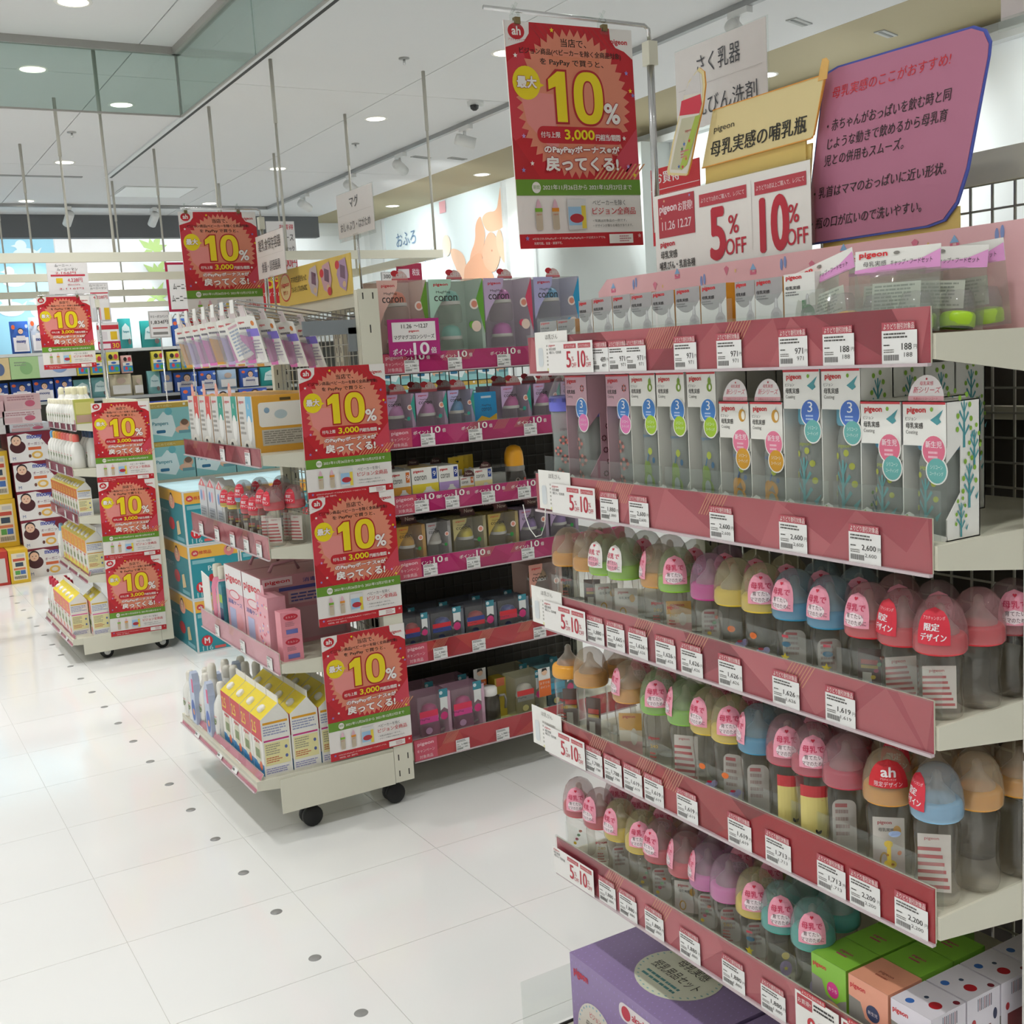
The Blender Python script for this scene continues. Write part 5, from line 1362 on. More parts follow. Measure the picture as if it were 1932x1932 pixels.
for i, (x, w, h, c2, sq) in enumerate(((1.53, .07, .105, 'e0a03a', 'd8702a'), (1.605, .098, .11, 'e8d23c', '2a4a9a'), (1.706, .075, .107, 'b89ad0', '2a3a8a'), (1.787, .052, .062, 'e8b84a', 'd8702a'), (1.842, .07, .084, 'ecdca0', '2a4a9a'))):
    for k in range(3 if i < 3 else 1):
        o = carton_box('part_box', 'box', w, .05, h, CARD, (('sp', w, h, c2), lambda w=w, h=h, c2=c2, sq=sq: small_print(w, h, c2, sq)), at(x, 1.004, 3.395 + k * .055), 0, 'white spare-part carton with %s lower half on third tier, %s, %s row' % ({'e0a03a': 'orange', 'e8d23c': 'yellow', 'b89ad0': 'purple', 'e8b84a': 'amber', 'ecdca0': 'pale cream'}[c2], ORD[i] + ' along', ORD[k]), 'spare part cartons', {'t': ink('e2b83c') if c2 == 'e8d23c' else CARD})
    q = Print(1.0, .0003)
    q.poly([(w * .6 + .022 * math.cos(math.pi * j / 10), .022 * math.sin(math.pi * j / 10)) for j in range(11)], '4a2626'); q.up(); q.text('New', w * .6, .006, .009, 'c8b8a8', w=.026); q.build('header_tab', o, (0, -.004, h))
for k in range(3):
    o = empty('yellow_card_pack', 'flat yellow hang card standing on the third tier, %s of three' % ORD[k], 'pack', at(1.785 + k * .03, 1.004, 3.47 + k * .02), 0, 'yellow hang cards')
    MB().prism([(0, 0), (.058, 0), (.058, .125), (0, .125)], 0, .006, mat('yellow_card', 'e6c022', .4, noise=.03)).lathe([(.003, -.001), (.003, .001)], BLACK, 8, (.03, 0, .11)).build('card', o)
    p = Print(1.0, .0003); p.oval(.035, .108, .004, .004, '2a2620'); p.rect(.005, .02, .05, .08, 'efe9d8'); p.build('front_print', o)
o = empty('grey_part_pack', 'grey translucent pack with dark slot on the third tier beside the orange tumbler', 'pack', at(1.912, 1.004), 0)
MB().box(0, .06, 0, .05, 0, .088, PACK).box(.003, .057, .004, .046, .003, .06, mat('grey_part', '9a9a94', .4, noise=.05)).box(.006, .054, -.001, .0, .065, .08, BLACK).build('box', o)
o = empty('orange_tumbler', 'self-righting cup with tall orange cap on the third tier', 'cup', at(2.018, 1.004, 3.42), 0)
MB().lathe([(0, 0), (.03, 0), (.040, .012), (.042, .03), (.038, .052), (.034, .062)], clear('tumbler_smoke', 'a8a098', .25, '8a827a', .1), 22).build('cup', o)
MB().lathe([(.036, .06), (.037, .07), (.035, .078)], mat('tumbler_collar', '8f8a84', .4, noise=.03), 22).build('collar', o)
MB().lathe([(.034, .078), (.0345, .10), (.032, .125), (.024, .143), (.01, .15), (0, .151)], mat('tumbler_cap', 'eba524', .3, noise=.03), 22).build('cap', o)
p = Print(1.0, .0003); p.l = 3; p.oval(-.012, .028, .008, .009, 'e8dcd0'); p.oval(.018, .03, .007, .007, 'd85a4a'); p.up(); p.oval(-.012, .031, .006, .005, '4a3a30'); p.bend(lambda z: .0425); p.build('cup_print', o)
for i, (x, w, bg, cap) in enumerate(((1.535, .105, 'c9983c', 'e6b03a'), (1.645, .092, 'b4b0b0', 'd8d2cc'), (1.746, .13, 'b8ac78', 'e8d440'), (1.884, .122, 'c0a85a', 'e8d440'), (2.012, .12, 'b098b8', '9a7ac0'), (2.14, .12, 'b098b8', '9a7ac0'))):
    for k in range(2):
        cup_pack(w, .08, .138, bg, cap, at(x, .786, 3.395 + k * .1), 'training cup pack on fourth tier of the cup unit, %s along, %s' % (ORD[i], ('front', 'rear')[k]), 'cup packs on the fourth tier', 1, top=(i != 1), tabc='4a2424', band='3a9a4a')
NAVY = clear('navy_mug_tint', '6a7088', .45, '3a4660', .2)
for i, (x, w, a, b_) in enumerate(((1.535, .098, 'd8303c', '3a4a90'), (1.636, .128, 'd8303c', '3a4a90'), (1.770, .126, '3a4a90', 'd83a44'), (1.901, .128, 'd8303c', 'd83a54'))):
    for k in range(2):
        cup_pack(w, .085, .118, '5a6278', '4a5aa8' if i % 2 else 'c84a50', at(x, .495, 3.395 + k * .1), 'navy tinted mug pack with ribbon seal on fifth tier, %s along, %s' % (ORD[i], ('front', 'rear')[k]), 'navy mug packs', 1, top=False, txt=None, mug=(a, b_, '2a3050'), bodyc=NAVY)
cup_pack(.14, .12, .225, 'd89a8a', 'c8a070', at(2.04, .495, 3.40), 'large upright coral cup pack at the end of the fifth tier', 'packs', 2, top=False, band='3a9a90')
PMUG = clear('pink_mug_tint', 'f0b8d8', .4, 'e088bc', .2); YMUG = clear('yellow_mug_tint', 'f0ecb0', .4, 'd8d08a', .2); TMUG = clear('teal_mug_tint', 'a8dce4', .4, '5ab0c0', .2)
for i, (x, w, h, bg, cap, bc, a, b_) in enumerate(((1.565, .128, .165, 'e8b8d4', 'e04a98', PMUG, 'e83a5c', 'e04a98'), (1.697, .13, .165, 'e8b8d4', 'e04a98', PMUG, 'e83a5c', 'e04a98'), (1.955, .128, .155, 'd8d4b0', 'e4e0d0', YMUG, 'd83a3c', '8a8a84'), (2.088, .13, .155, '6ab8c8', '4aa8c8', TMUG, '4aa8c8', '3a98b8'))):
    for k in range(2):
        cup_pack(w, .09, h, bg, cap, at(x, .165, 3.40 + k * .11), '%s straw mug pack on bottom tier, %s row' % (('first pink', 'second pink', 'pale yellow', 'teal')[i], ('front', 'rear')[k]), 'straw mug packs on the bottom tier', 1, top=False, txt=None, mug=(a, b_, 'c8a0c0' if i < 2 else 'c8c080'), bodyc=bc)
o = empty('straw_mug', 'loose grey straw mug with handles and white lid on the bottom tier', 'mug', at(1.862, .165, 3.43), 0)
MB().lathe([(0, 0), (.034, 0), (.038, .006), (.038, .085), (.032, .105), (.026, .112)], clear('mug_smoke', 'a09a90', .45, '6a645a', .1), 20).build('cup', o)
MB().lathe([(.028, .108), (.03, .112), (.03, .132), (.026, .138), (0, .14)], PAPER, 20).build('lid', o)
MB().tube([(.034, -.01, .1), (.056, -.012, .1), (.062, -.012, .08), (.058, -.012, .05)], .005, mat('mug_handle', '8a8680', .35, noise=.04), 8).build('handle', o)
for k, x in enumerate((1.91, 1.94)):
    o = empty('yellow_slip_pack', 'pale yellow flat pack lying on the bottom tier, %s' % ('front one', 'one behind')[k], 'pack', at(x, .165, 3.39 + .05 * k), RAD(25 - 40 * k), 'pale yellow flat packs')
    MB().prism([(-.05, 0), (.045, 0), (.045, .006), (-.045, .008)], -.02, .025, mat('pale_yellow_pack', 'dfe08a', .4, noise=.05)).build('pack', o)
    p = Print(1.0, .0003); p.rect(-.03, .001, .03, .005, 'b8b87a'); p.build('front_print', o, (0, -.0202, 0))
o = empty('yellow_card_pack', 'tall olive yellow carton standing behind the loose mug', 'pack', at(1.905, .165, 3.46), 0)
MB().box(0, .045, 0, .05, 0, .15, mat('olive_yellow_card', 'c8b040', .4, noise=.05)).build('carton', o)
p = Print(1.0, .0003); p.rect(.006, .12, .04, .15, 'e07a54'); p.build('front_print', o)
for k, x in enumerate((1.94, 2.035)):
    o = empty('orange_label', 'orange and white baby figure hang label among mugs, %s' % ('behind grey mug', 'in front of the yellow pack')[k], 'label', at(x - (.1 if k == 0 else -.01), .285 if k else .30, 3.385 + (.11 if k == 0 else 0)), 0, 'orange hang labels')
    p = Print(1.0, .0003); p.box(0, .05, 0, .001, -.05, .055, PAPER); p.up(4); p.rect(0, -.05, .05, .012, 'e8702a'); p.up(); p.oval(.025, .04, .012, .012, 'f0c8a8'); p.poly([(.013, .042), (.016, .054), (.034, .054), (.037, .042), (.03, .047)], '2c2624'); p.text('おすすめ', .025, -.005, .010, 'f6e8da', w=.04); p.text('ポイント', .025, -.02, .010, 'f6e8da', w=.04)
    p.build('card', o)
# magenta point card in front of the top tier
o = empty('point_card', 'magenta card reading 11.26 to 12.27, ten times points, on top tier front', 'sign', (1.538, 3.352, 1.486), 0)
p = Print(1.0, .0003); p.box(0, .185, 0, .002, 0, .118, ink('b42a7c')); p.up(2); p.rect(.014, .046, .171, .108, 'f2eeec'); p.up()
p.text('11.26', .066, .088, .013, BLK, w=.036, bold=.02); p.text('〜12.27', .118, .088, .013, BLK, w=.05, bold=.02); p.text('pigeon', .092, .074, .008, 'd23040', w=.036, bold=.05); p.text('マグマグコロンシリーズ', .092, .053, .014, BLK, w=.145, bold=.02)
p.text('ポイント', .048, .004, .02, 'f6eef2', w=.07, bold=.04); p.text('10', .115, .003, .037, 'f6eef2', w=.055, bold=.05); p.text('倍', .16, .004, .02, 'f6eef2', bold=.03); p.build('card', o)
# white aisle sign on the cup unit
aisle_sign((1.60, 3.84, 1.91), .31, .15, 'マグ', 'おしゃぶり・はがため', .22, 'white aisle sign on a thin pole beside the cup unit', .32, .26, .075, .26)

# ------------------------------------------------------------------ rolling end unit with feeding goods
def cl(*ys):
    return [(4.21 - y, None) for y in ys]
cartA = shelf_unit('rolling_shelf_unit', 'cream rolling shelf unit in mid aisle with three posters on its end and black casters', (1.08, 4.21, 0), S90, .88, .385, [
    dict(z=1.212, d=0, h=.055, style='pink', tags=cl(3.72, 3.45)),
    dict(z=.925, d=0, h=.07, style='pink', tags=cl(4.08, 3.88, 3.7, 3.55, 3.42)),
    dict(z=.560, d=0, h=.068, style='pale', tags=cl(4.0, 3.7, 3.42)),
    dict(z=.205, d=-.113, h=.06, style='pale', tags=cl(4.0, 3.72, 3.55), tilt=RAD(-28))], 1.70)
for x in (-.0085, .8845):
    MB().box(x, x + .004, -.04, .35 if x > 0 else .42, .083, .195, CREAM).build('end_plate', cartA)
MB().box(.002, .878, -.09, .41, .17, .192, CREAM).build('base_deck', cartA)
b = MB().box(.8845, .8875, .352, .42, .085, 1.702, CREAM)
for z in (.105, .16, 1.67):
    for y in (.368, .402):
        b.box(.8875, .888, y - .002, y + .002, z, z + .02, SLOTM)
b.box(.8875, .888, .384, .388, 1.565, 1.59, SLOTM)
b.build('end_cover', cartA)
for k, z in enumerate((1.058, .652, .206)):
    poster(1.2115, 3.320, z + .003 * k, 'red campaign poster on the end of the mid-aisle rolling unit, %s' % ('uppermost of three', 'middle of three', 'lowest of three')[k], RAD(.2))
poster_pole(1.452, 4.232, 1.66, 2.068, .30, 'steel pole with hook arm at the far end of the mid-aisle rolling unit')
poster(1.146, 4.230, 1.645, 'red campaign poster hung above the mid-aisle rolling unit behind hanging packs', RAD(-.5), 0, True)
# yellow panel and white sign on its top
o = empty('top_panel', 'long yellow panel with purple food pouches on top of the mid-aisle rolling unit', 'sign', (1.445, 4.08, 1.692), S90)
MB().box(0, .69, 0, .003, 0, .128, mat('panel_yellow', 'e6c560', .35, noise=.05, scale=5)).build('panel', o)
p = Print(1.0, .0003); p.l = 2
p.oval(.075, .066, .058, .05, 'd8404c'); p.up(); p.oval(.075, .066, .052, .045, 'e8d098'); p.up(); p.text('pigeon', .075, .066, .018, 'd02c3c', w=.08, bold=.05); p.text('離乳食', .075, .04, .015, 'c8562c', w=.05)
p.text('ママの生活をもっと', .215, .076, .022, '35302c', w=.155, skew=.12, bold=.02); p.text('フレキシブルなものに', .215, .042, .022, '35302c', w=.155, skew=.12, bold=.02)
for x, c in ((.36, 'c8b8bc'), (.48, 'd0a4b0'), (.62, 'b898b8')):
    p.poly([(x - .03, .03), (x + .02, .012), (x + .045, .06), (x + .03, .118), (x - .03, .11), (x - .05, .07)], c); p.up(); p.poly([(x - .02, .06), (x + .02, .05), (x + .025, .09), (x - .015, .1)], '7a5a70'); p.oval(x + .01, .035, .014, .01, 'e0c090')
for x, z in ((.44, .085), (.5, .022), (.58, .1)):
    p.oval(x, z, .018, .014, 'd83a44')
p.build('front_print', o)
aisle_sign((1.40, 4.16, 1.80), .30, .155, '離乳食保存容器', '食器・調理器具', .14, 'white aisle sign on two thin poles beside the hung poster', .34, .3, .24, .2)

# first tier down: tall trainer cartons
TABC = ('d8504a', 'd8504a', '3aa08c', '3aa08c', '7ab8d8')
def tr_print(w, h, c):
    p = Print(1.0, .0003); p.l = 2
    p.rect(0, 0, w, h, 'dcd9d4'); p.up(); p.rect(w * .55, h * .55, w * .93, h, c); p.text('pigeon', w * .24, h * .86, h * .07, 'd8505a', w=w * .36, bold=.04); p.lines(w * .05, h * .3, w * .45, h * .75, 5, 'a9a49e', 6); p.up(); p.oval(w * .72, h * .42, w * .16, h * .24, 'f2f0ec'); p.oval(w * .5, h * .1, w * .3, h * .12, 'efeae2'); p.up(); p.oval(w * .42, h * .1, w * .1, h * .06, '2e2824'); p.text('乳', w * .74, h * .78, h * .09, 'f0e8e4')
    return p
def tr_side(d, h):
    p = Print(1.0, .0003); p.l = 1
    p.rrect(d * .06, h * .45, d * .55, h * .88, .01, 'f0ece4'); p.rrect(d * .6, h * .48, d * .96, h * .78, .008, 'f0e2b8'); p.rect(d * .08, h * .12, d * .6, h * .4, 'c9c2b4'); p.up(); p.lines(d * .1, h * .15, d * .58, h * .38, 6, '8f887c', 3); p.oval(d * .3, h * .66, d * .07, h * .08, 'b8c8cc'); p.oval(d * .15, h * .74, d * .03, h * .05, '8aa8c0'); p.rect(d * .3, h * .9, d * .42, h * .95, '5a4620'); p.oval(d * .78, h * .62, d * .06, h * .1, 'e8e4dc')
    return p
ORG = mat('carton_orange_yellow', 'e2a63a', .42, noise=.03)
for i, y in enumerate((4.19, 4.04, 3.89, 3.74, 3.585)):
    o = carton_box('trainer_box', 'box', .142, .30, .178, CARD, (('tr', TABC[i]), lambda i=i: tr_print(.142, .178, TABC[i])), (1.10, y, 1.212), S90, 'grey trainer-cup carton with %s corner flash, %s, under the hanging packs' % (('red', 'red', 'green', 'green', 'pale blue')[i], ORD[i] + ' from far end'), 'trainer cartons', {'r': ORG, 't': ORG, 'l': ORG})
    link('side_print', bmesh_for('trs', lambda: tr_side(.30, .178).mesh('side_print')), o, (.142, 0, 0), (0, 0, math.pi / 2))
    if i < 4:
        q = Print(1.0, .0003); q.poly([(.05, 0), (.085, 0), (.088, .02), (.078, .04), (.062, .045), (.052, .03)], 'e8a090'); q.up(); q.oval(.07, .024, .008, .008, 'e4c0a8'); q.build('header_tab', o, (0, .002, .178))
# second tier: wipes and bottles
for i, y in enumerate((4.20, 4.09, 3.98)):
    o = empty('brush_pack', 'white blue hang pack with red roof top on rolling unit, %s from far end' % ORD[i], 'pack', (1.11, y, .925), S90, 'white and blue packs')
    MB().prism([(0, 0), (.095, 0), (.095, .14), (.0475, .168), (0, .14)], 0, .05, mat('pack_white_blue', 'd9dade', .35, noise=.04)).build('pack', o)
    p = Print(1.0, .0003); p.poly([(.002, .135), (.093, .135), (.0475, .164)], 'e07a80'); p.oval(.03, .10, .012, .02, '7a9cd0'); p.oval(.06, .10, .012, .02, 'e8a8b4'); p.rect(.01, .01, .085, .06, 'b9bcc4'); p.up(); p.lines(.015, .015, .08, .055, 4, '8a8f98', 3); p.oval(.047, .145, .008, .008, 'f0e8e0'); p.build('front_print', o)
for i, (x, y, c, st, sz) in enumerate(((1.118, 3.845, 'yellow', 'red', 160), (1.118, 3.765, 'yellow', 'red', 160), (1.125, 3.69, 'sky blue', 'red', 240), (1.19, 3.72, 'sky blue', 'red', 240), (1.26, 3.70, 'sky blue', 'red', 240), (1.115, 3.605, 'rose', 'red', 160), (1.118, 3.535, 'red', 'red', 160), (1.12, 3.455, 'red', 'red', 240), (1.118, 3.372, 'red', 'red', 240), (1.186, 3.372, 'red', 'red', 240), (1.19, 3.46, 'red', None, 240))):
    bottle(sz, c, st, 'stripe' if i > 6 else 'dark', None, (x, y, .925), RAD(-55) if i not in (8,) else RAD(-75), '%s-ringed baby bottle with red seal on mid-aisle rolling unit, %s from far end' % (c, ORD[i]), 'bottles on the rolling unit')
# third tier: sterilising goods
PKC = mat('carton_pink', 'e4a4b0', .42, noise=.04); PKD = mat('carton_rose_side', 'c88a92', .42, noise=.05)
def st_print(w, h):
    p = Print(1.0, .0003); p.l = 2
    p.rect(0, h * .62, w, h, 'f2eeee'); p.rect(0, 0, w, h * .62, 'eeb2be'); p.up(); p.text('pigeon', w * .5, h * .74, h * .13, 'd02c38', w=w * .86, bold=.06); p.oval(w * .5, h * .58, w * .3, h * .07, 'e4566a'); p.up(); p.oval(w * .5, h * .58, w * .26, h * .055, 'f4dce0'); p.text('消毒ケース', w * .5, h * .42, h * .07, '5a6cb4', w=w * .8, bold=.02); p.rect(w * .15, h * .05, w * .5, h * .36, 'b8bce0'); p.oval(w * .7, h * .2, w * .2, h * .12, 'f0a8b0')
    return p
def st_side(d, h):
    p = Print(1.0, .0003); p.l = 1
    p.rect(d * .02, h * .86, d * .36, h * .98, 'e8c8cc'); p.rect(d * .2, h * .78, d * .95, h * .83, '4a4a90'); p.rect(d * .3, h * .58, d * .95, h * .76, 'd4a8ae'); p.rect(d * .06, h * .06, d * .95, h * .52, 'c49aa0'); p.up(); p.text('pigeon', d * .19, h * .89, h * .06, 'd02c38', w=d * .28, bold=.05); p.text('消毒ケース', d * .68, h * .87, h * .06, '4a4a90', w=d * .4, bold=.02); p.lines(d * .33, h * .6, d * .92, h * .74, 3, '5a5a9a', 5)
    return p
for i, y in enumerate((3.948, 3.742)):
    o = carton_box('steriliser_box', 'box', .198, .30, .235, PKC, (('stp',), lambda: st_print(.198, .235)), (1.105, y, .560), S90, 'pink and white steriliser carton with carry handle, %s' % ('farther of two', 'nearer of two')[i], 'steriliser cartons', {'r': PKD, 't': PKD})
    link('side_print', bmesh_for('sts', lambda: st_side(.30, .235).mesh('side_print')), o, (.198, 0, 0), (0, 0, math.pi / 2))
    MB().tube([(.11, .06, .236), (.11, .075, .262), (.11, .15, .268), (.11, .165, .236)], .006, mat('handle_rose', 'd09aa4', .4, noise=.03), 6).build('handle', o)
o = empty('leaflet_card', 'blank white card standing at far end of the third tier of the rolling unit', 'card', (1.085, 4.19, .56), S90)
MB().prism([(0, 0), (.10, 0), (.095, .165), (0, .178)], 0, .003, PAPER).build('card', o)
p = Print(1.0, .0003); p.lines(.01, .01, .09, .03, 2, 'd8b0b8', 2); p.build('front_print', o)
for i, (y, c) in enumerate(((4.075, 'e48aa4'), (4.01, 'e8a4b4'))):
    o = empty('detergent_bottle', 'pink steriliser bottle with cream cap on third tier of the rolling unit, %s' % ORD[i], 'bottle', (1.115, y, .56), S90 + .2, 'pink steriliser bottles')
    MB().lathe([(0, 0), (.034, 0), (.036, .01), (.036, .13), (.028, .155), (.014, .172)], mat('pink_plastic_' + c, c, .3, noise=.03), 18, sx=1.0, sy=.7).build('body', o)
    MB().lathe([(.0155, .17), (.0165, .178), (.0165, .212), (.014, .216), (0, .217)], CREAM, 16).build('cap', o)
    q = Print(1.0, .0003); q.l = 3; q.rect(-.026, .05, .026, .135, '4a9aa8'); q.up(); q.rect(-.022, .08, .022, .11, 'a8c84a'); q.rect(-.024, .02, .024, .045, 'f0e8ec'); q.rect(-.026, .118, .026, .13, '2a4a8a'); q.bend(lambda z: .036); q.v = [(a, b_ * .72, z) for a, b_, z in q.v]; q.build('label_print', o)
for i, y in enumerate((3.985, 3.967)):
    o = empty('refill_pouch', 'navy and teal refill pouch wedged beside the pink bottles, %s' % ('farther', 'nearer')[i], 'pouch', (1.09, y, .56), S90, 'refill pouches')
    MB().prism([(-.012, 0), (.012, 0), (.011, .15), (.0, .165), (-.011, .15)], 0, .08, mat('refill_teal', '3a8a98', .3, noise=.2, scale=30)).build('pouch', o)
    p = Print(1.0, .0003); p.rect(-.01, .005, .01, .07, '22305e'); p.rect(-.01, .09, .01, .12, 'a8c84a'); p.build('front_print', o)
def ht_print(w, h):
    p = Print(1.0, .0003); p.l = 2
    g = random.Random(8); p.rect(0, 0, w, h, 'f0b0bc'); p.up()
    for k in range(46):
        p.oval(w * g.random() * .94 + w * .03, h * g.random() * .94 + h * .03, w * .05, h * .025, g.choice(('d84a5c', 'f4dce0', 'e8708a', 'b8a0d0', 'f2e8d0')), 9)
    return p
o = carton_box('wipes_pack', 'pack', .118, .06, .19, PKC, (('htp',), lambda: ht_print(.118, .19)), (1.09, 3.562, .56), S90, 'pink patterned pack with hang tab beside the small rose cartons', 'packs')
MB().prism([(.03, 0), (.06, 0), (.055, .03), (.035, .03)], 0, .002, ink('eab0ba')).build('hang_tab', o, (0, .01, .19))
def sb_print(w, h):
    p = Print(1.0, .0003); p.l = 2
    p.oval(w * .5, h * .78, w * .36, h * .13, 'c0283a'); p.up(); p.text('ミルトン', w * .5, h * .74, h * .08, 'f0d8dc', w=w * .5); p.lines(w * .2, h * .4, w * .8, h * .6, 3, 'b87a86', 2); p.rect(w * .22, h * .1, w * .8, h * .28, '6a70b0')
    return p
for k in range(2):
    carton_box('tablet_box', 'box', .066, .05, .0785, mat('carton_rose', 'e4909c', .42, noise=.04), (('sbp',), lambda: sb_print(.066, .0785)), (1.096, 3.345, .560 + .079 * k), 0, 'small rose carton at the near end of the third tier, %s of two' % ('lower', 'upper')[k], 'small rose cartons')
# bottom tier: detergent bottles and refill cartons
def carton_me(hcol, body):
    b = MB(); w, d, hb, ht = .092, .104, .185, .25
    Wm = CARD; Ym = mat('carton_lemon', 'f0d832', .35, noise=.03)
    b.box(0, w, 0, d, 0, hb, Wm)
    rx = w * .66
    b.add([(0, 0, hb), (0, d, hb), (rx, d, ht - .02), (rx, 0, ht - .02)], [(0, 3, 2, 1)], Ym)
    b.add([(w, 0, hb), (w, d, hb), (rx + .002, d, ht - .02), (rx + .002, 0, ht - .02)], [(0, 1, 2, 3)], Wm)
    for y in (0, d):
        b.add([(0, y, hb), (w, y, hb), (rx, y, ht - .02)], [(0, 1, 2)], Wm)
    b.box(rx - .001, rx + .002, 0, d, ht - .022, ht, PAPER)
    return b
def refill(x, y, z, label, group, cols, s=1.0):
    o = empty('refill_carton', label, 'carton', (x, y, z), 0, group)
    o.scale = (s, s, s)
    link('carton', bmesh_for('rfc', lambda: carton_me(0, 0).mesh('carton')), o)
    link('cap', bmesh_for('rfcap', lambda: MB().lathe([(.013, 0), (.0145, .003), (.0145, .014), (.012, .017), (0, .018)], PAPER, 16).mesh('cap')), o, (.028, .052, .198), (0, RAD(-32), 0))
    def mk():
        w, d, hb = .092, .104, .185
        p = Print(1.0, .0003)
        p.rect(w * .06, hb * .9, w * .94, hb * .94, cols[2]); p.lines(w * .06, hb * .7, w * .94, hb * .88, 4, '9aa0c0', 4); p.rect(w * .05, hb * .6, w * .95, hb * .63, cols[3]); p.rect(w * .06, hb * .18, w * .94, hb * .58, 'ece4a8'); p.up()
        p.lines(w * .1, hb * .36, w * .66, hb * .56, 5, 'a8a48a', 3); p.lines(w * .1, hb * .22, w * .66, hb * .33, 3, 'c8704a', 5); p.oval(w * .82, hb * .46, w * .05, hb * .03, '5a6aa8'); p.oval(w * .82, hb * .3, w * .05, hb * .03, '5a6aa8'); p.lines(w * .06, hb * .03, w * .94, hb * .14, 3, '9a98c8', 8)
        M = Print(1.0, .0003)
        M.rect(0, hb * .62, d, hb, cols[0]); M.rect(0, 0, d, hb * .2, cols[1]); M.up(); M.oval(d * .5, hb * .36, d * .3, hb * .2, 'dcd8c0'); M.oval(d * .72, hb * .16, d * .14, hb * .08, 'e87a5a'); M.text('2.5', d * .3, hb * .7, hb * .2, 'f0d04a', w=d * .4, bold=.04); M.up(); M.rect(d * .3, hb * .28, d * .7, hb * .44, '7a8a58'); M.text('pigeon', d * .5, hb * .54, hb * .07, 'd0303c', w=d * .5, bold=.05)
        p.join(M, Matrix.Rotation(-math.pi / 2, 4, 'Z') @ Matrix.Translation((-d, 0, 0)))
        return p.mesh('print')
    link('print', bmesh_for(('rfp',) + cols, mk), o)
    return o
for r_ in range(3):
    for k in range(4):
        refill(1.003 + .096 * r_, 3.35 + .108 * k, .205, 'yellow gabled refill carton low on mid-aisle unit, %s file, %s from near end' % (ORD[r_], ORD[k]), 'yellow gabled refill cartons', ('cc3038', '3a8ac4', 'e0a020', 'c83a80'))
def white_bottle(x, y, z, h, label, group, lab=('3a6cb8', 'e8eef4'), capc='ece8dc', r=.032):
    o = empty('detergent_bottle', label, 'bottle', (x, y, z), S90, group)
    f = h / .2
    link('body', bmesh_for(('wb', h, r), lambda: MB().lathe([(0, 0), (r * .94, 0), (r, .008), (r, .10 * f), (r * .9, .125 * f), (r * .5, .15 * f), (r * .42, .158 * f)], mat('white_plastic', 'efeee8', .25, noise=.02), 18).mesh('body')), o)
    link('cap', bmesh_for(('wc', h, capc, r), lambda: MB().lathe([(r * .46, .155 * f), (r * .48, .162 * f), (r * .48, .188 * f), (r * .36, .198 * f), (0, .2 * f)], mat('bottle_cap_' + capc, capc, .3, noise=.03), 14).mesh('cap')), o)
    def mk():
        q = Print(1.0, .0003); q.l = 3; q.rect(-r * .8, .015 * f, r * .8, .085 * f, lab[1]); q.up(); q.rect(-r * .8, .015 * f, r * .8, .04 * f, lab[0]); q.oval(0, .062 * f, r * .4, .012 * f, '7a8a5a'); q.text('pigeon', 0, .077 * f, .006 * f, 'd03040', w=r * .9, bold=.05); q.bend(lambda z_: r * 1.001); return q.mesh('label_print')
    link('label_print', bmesh_for(('wl', h, lab, r), mk), o)
    return o
for i, (x, y, h) in enumerate(((1.0, 4.17, .17), (1.06, 4.17, .17), (1.0, 4.10, .17), (1.06, 4.10, .18), (1.12, 4.12, .2), (1.18, 4.12, .2), (1.02, 4.02, .19), (1.10, 4.03, .2), (1.17, 4.03, .2), (1.02, 3.93, .245), (1.10, 3.94, .22), (1.18, 3.93, .22), (1.02, 3.83, .2), (1.11, 3.845, .21))):
    white_bottle(x, y, .205, h, 'white detergent bottle with blue label low on the mid-aisle unit, %s from far end' % ORD[i], 'white detergent bottles')
for i, (x, y) in enumerate(((.985, 4.055), (1.05, 3.985), (.99, 3.88), (1.15, 4.08))):
    o = empty('refill_pouch', 'upright blue white refill pouch with pink spout edge, %s from far end' % ORD[i], 'pouch', (x, y, .205), S90, 'blue refill pouches')
    MB().prism([(-.03, 0), (.03, 0), (.028, .02), (.03, .15), (.018, .19), (-.004, .195), (-.03, .16)], -.012, .012, mat('pouch_blue_white', 'b8c4dc', .3, noise=.2, scale=25)).build('pouch', o)
    p = Print(1.0, .0003); p.oval(0, .05, .024, .04, '3a62b4'); p.rect(.005, .12, .025, .17, 'd84a80'); p.up(); p.oval(.004, .045, .01, .012, 'e89a5a'); p.build('front_print', o, (0, -.0122, 0))

# hooks with hanging packs
for k in range(8):
    y = 3.42 + k * .105
    o = empty('display_hook', 'double wire display hook on the mid-aisle rolling unit, %s from near end' % ORD[k], 'hook', (1.455, y, 1.60), S90, 'wire display hooks')
    MB().tube([(0, 0, -.01), (0, -.34, .052), (0, -.365, .062)], .0026, STEEL).tube([(0, 0, .02), (0, -.38, .085), (0, -.39, .07)], .0026, STEEL).build('wire', o)
    MB().box(-.02, .02, -.004, .004, -.025, .03, STEEL).build('back_clip', o)
    MB().box(-.018, .018, -.398, -.396, .045, .085, PAPER).build('label_holder', o)
o = empty('hook_bar_bracket', 'grey bracket arm of the hook bar at near end of the rolling unit', 'bracket', (1.455, 3.365, 1.565), S90)
MB().prism([(0, 0), (.2, .0), (.2, .045), (-.01, .045)], 0, .006, GREYM).build('arm', o, (.0, 0, 0), (0, 0, -math.pi / 2))
MB().box(-.004, .006, -.05, .0, -.055, .02, GREYM).build('foot', o)
BLI = clear('blister_shell', 'f0f0f2', .12, 'e2dfe6', .08, 1.4)
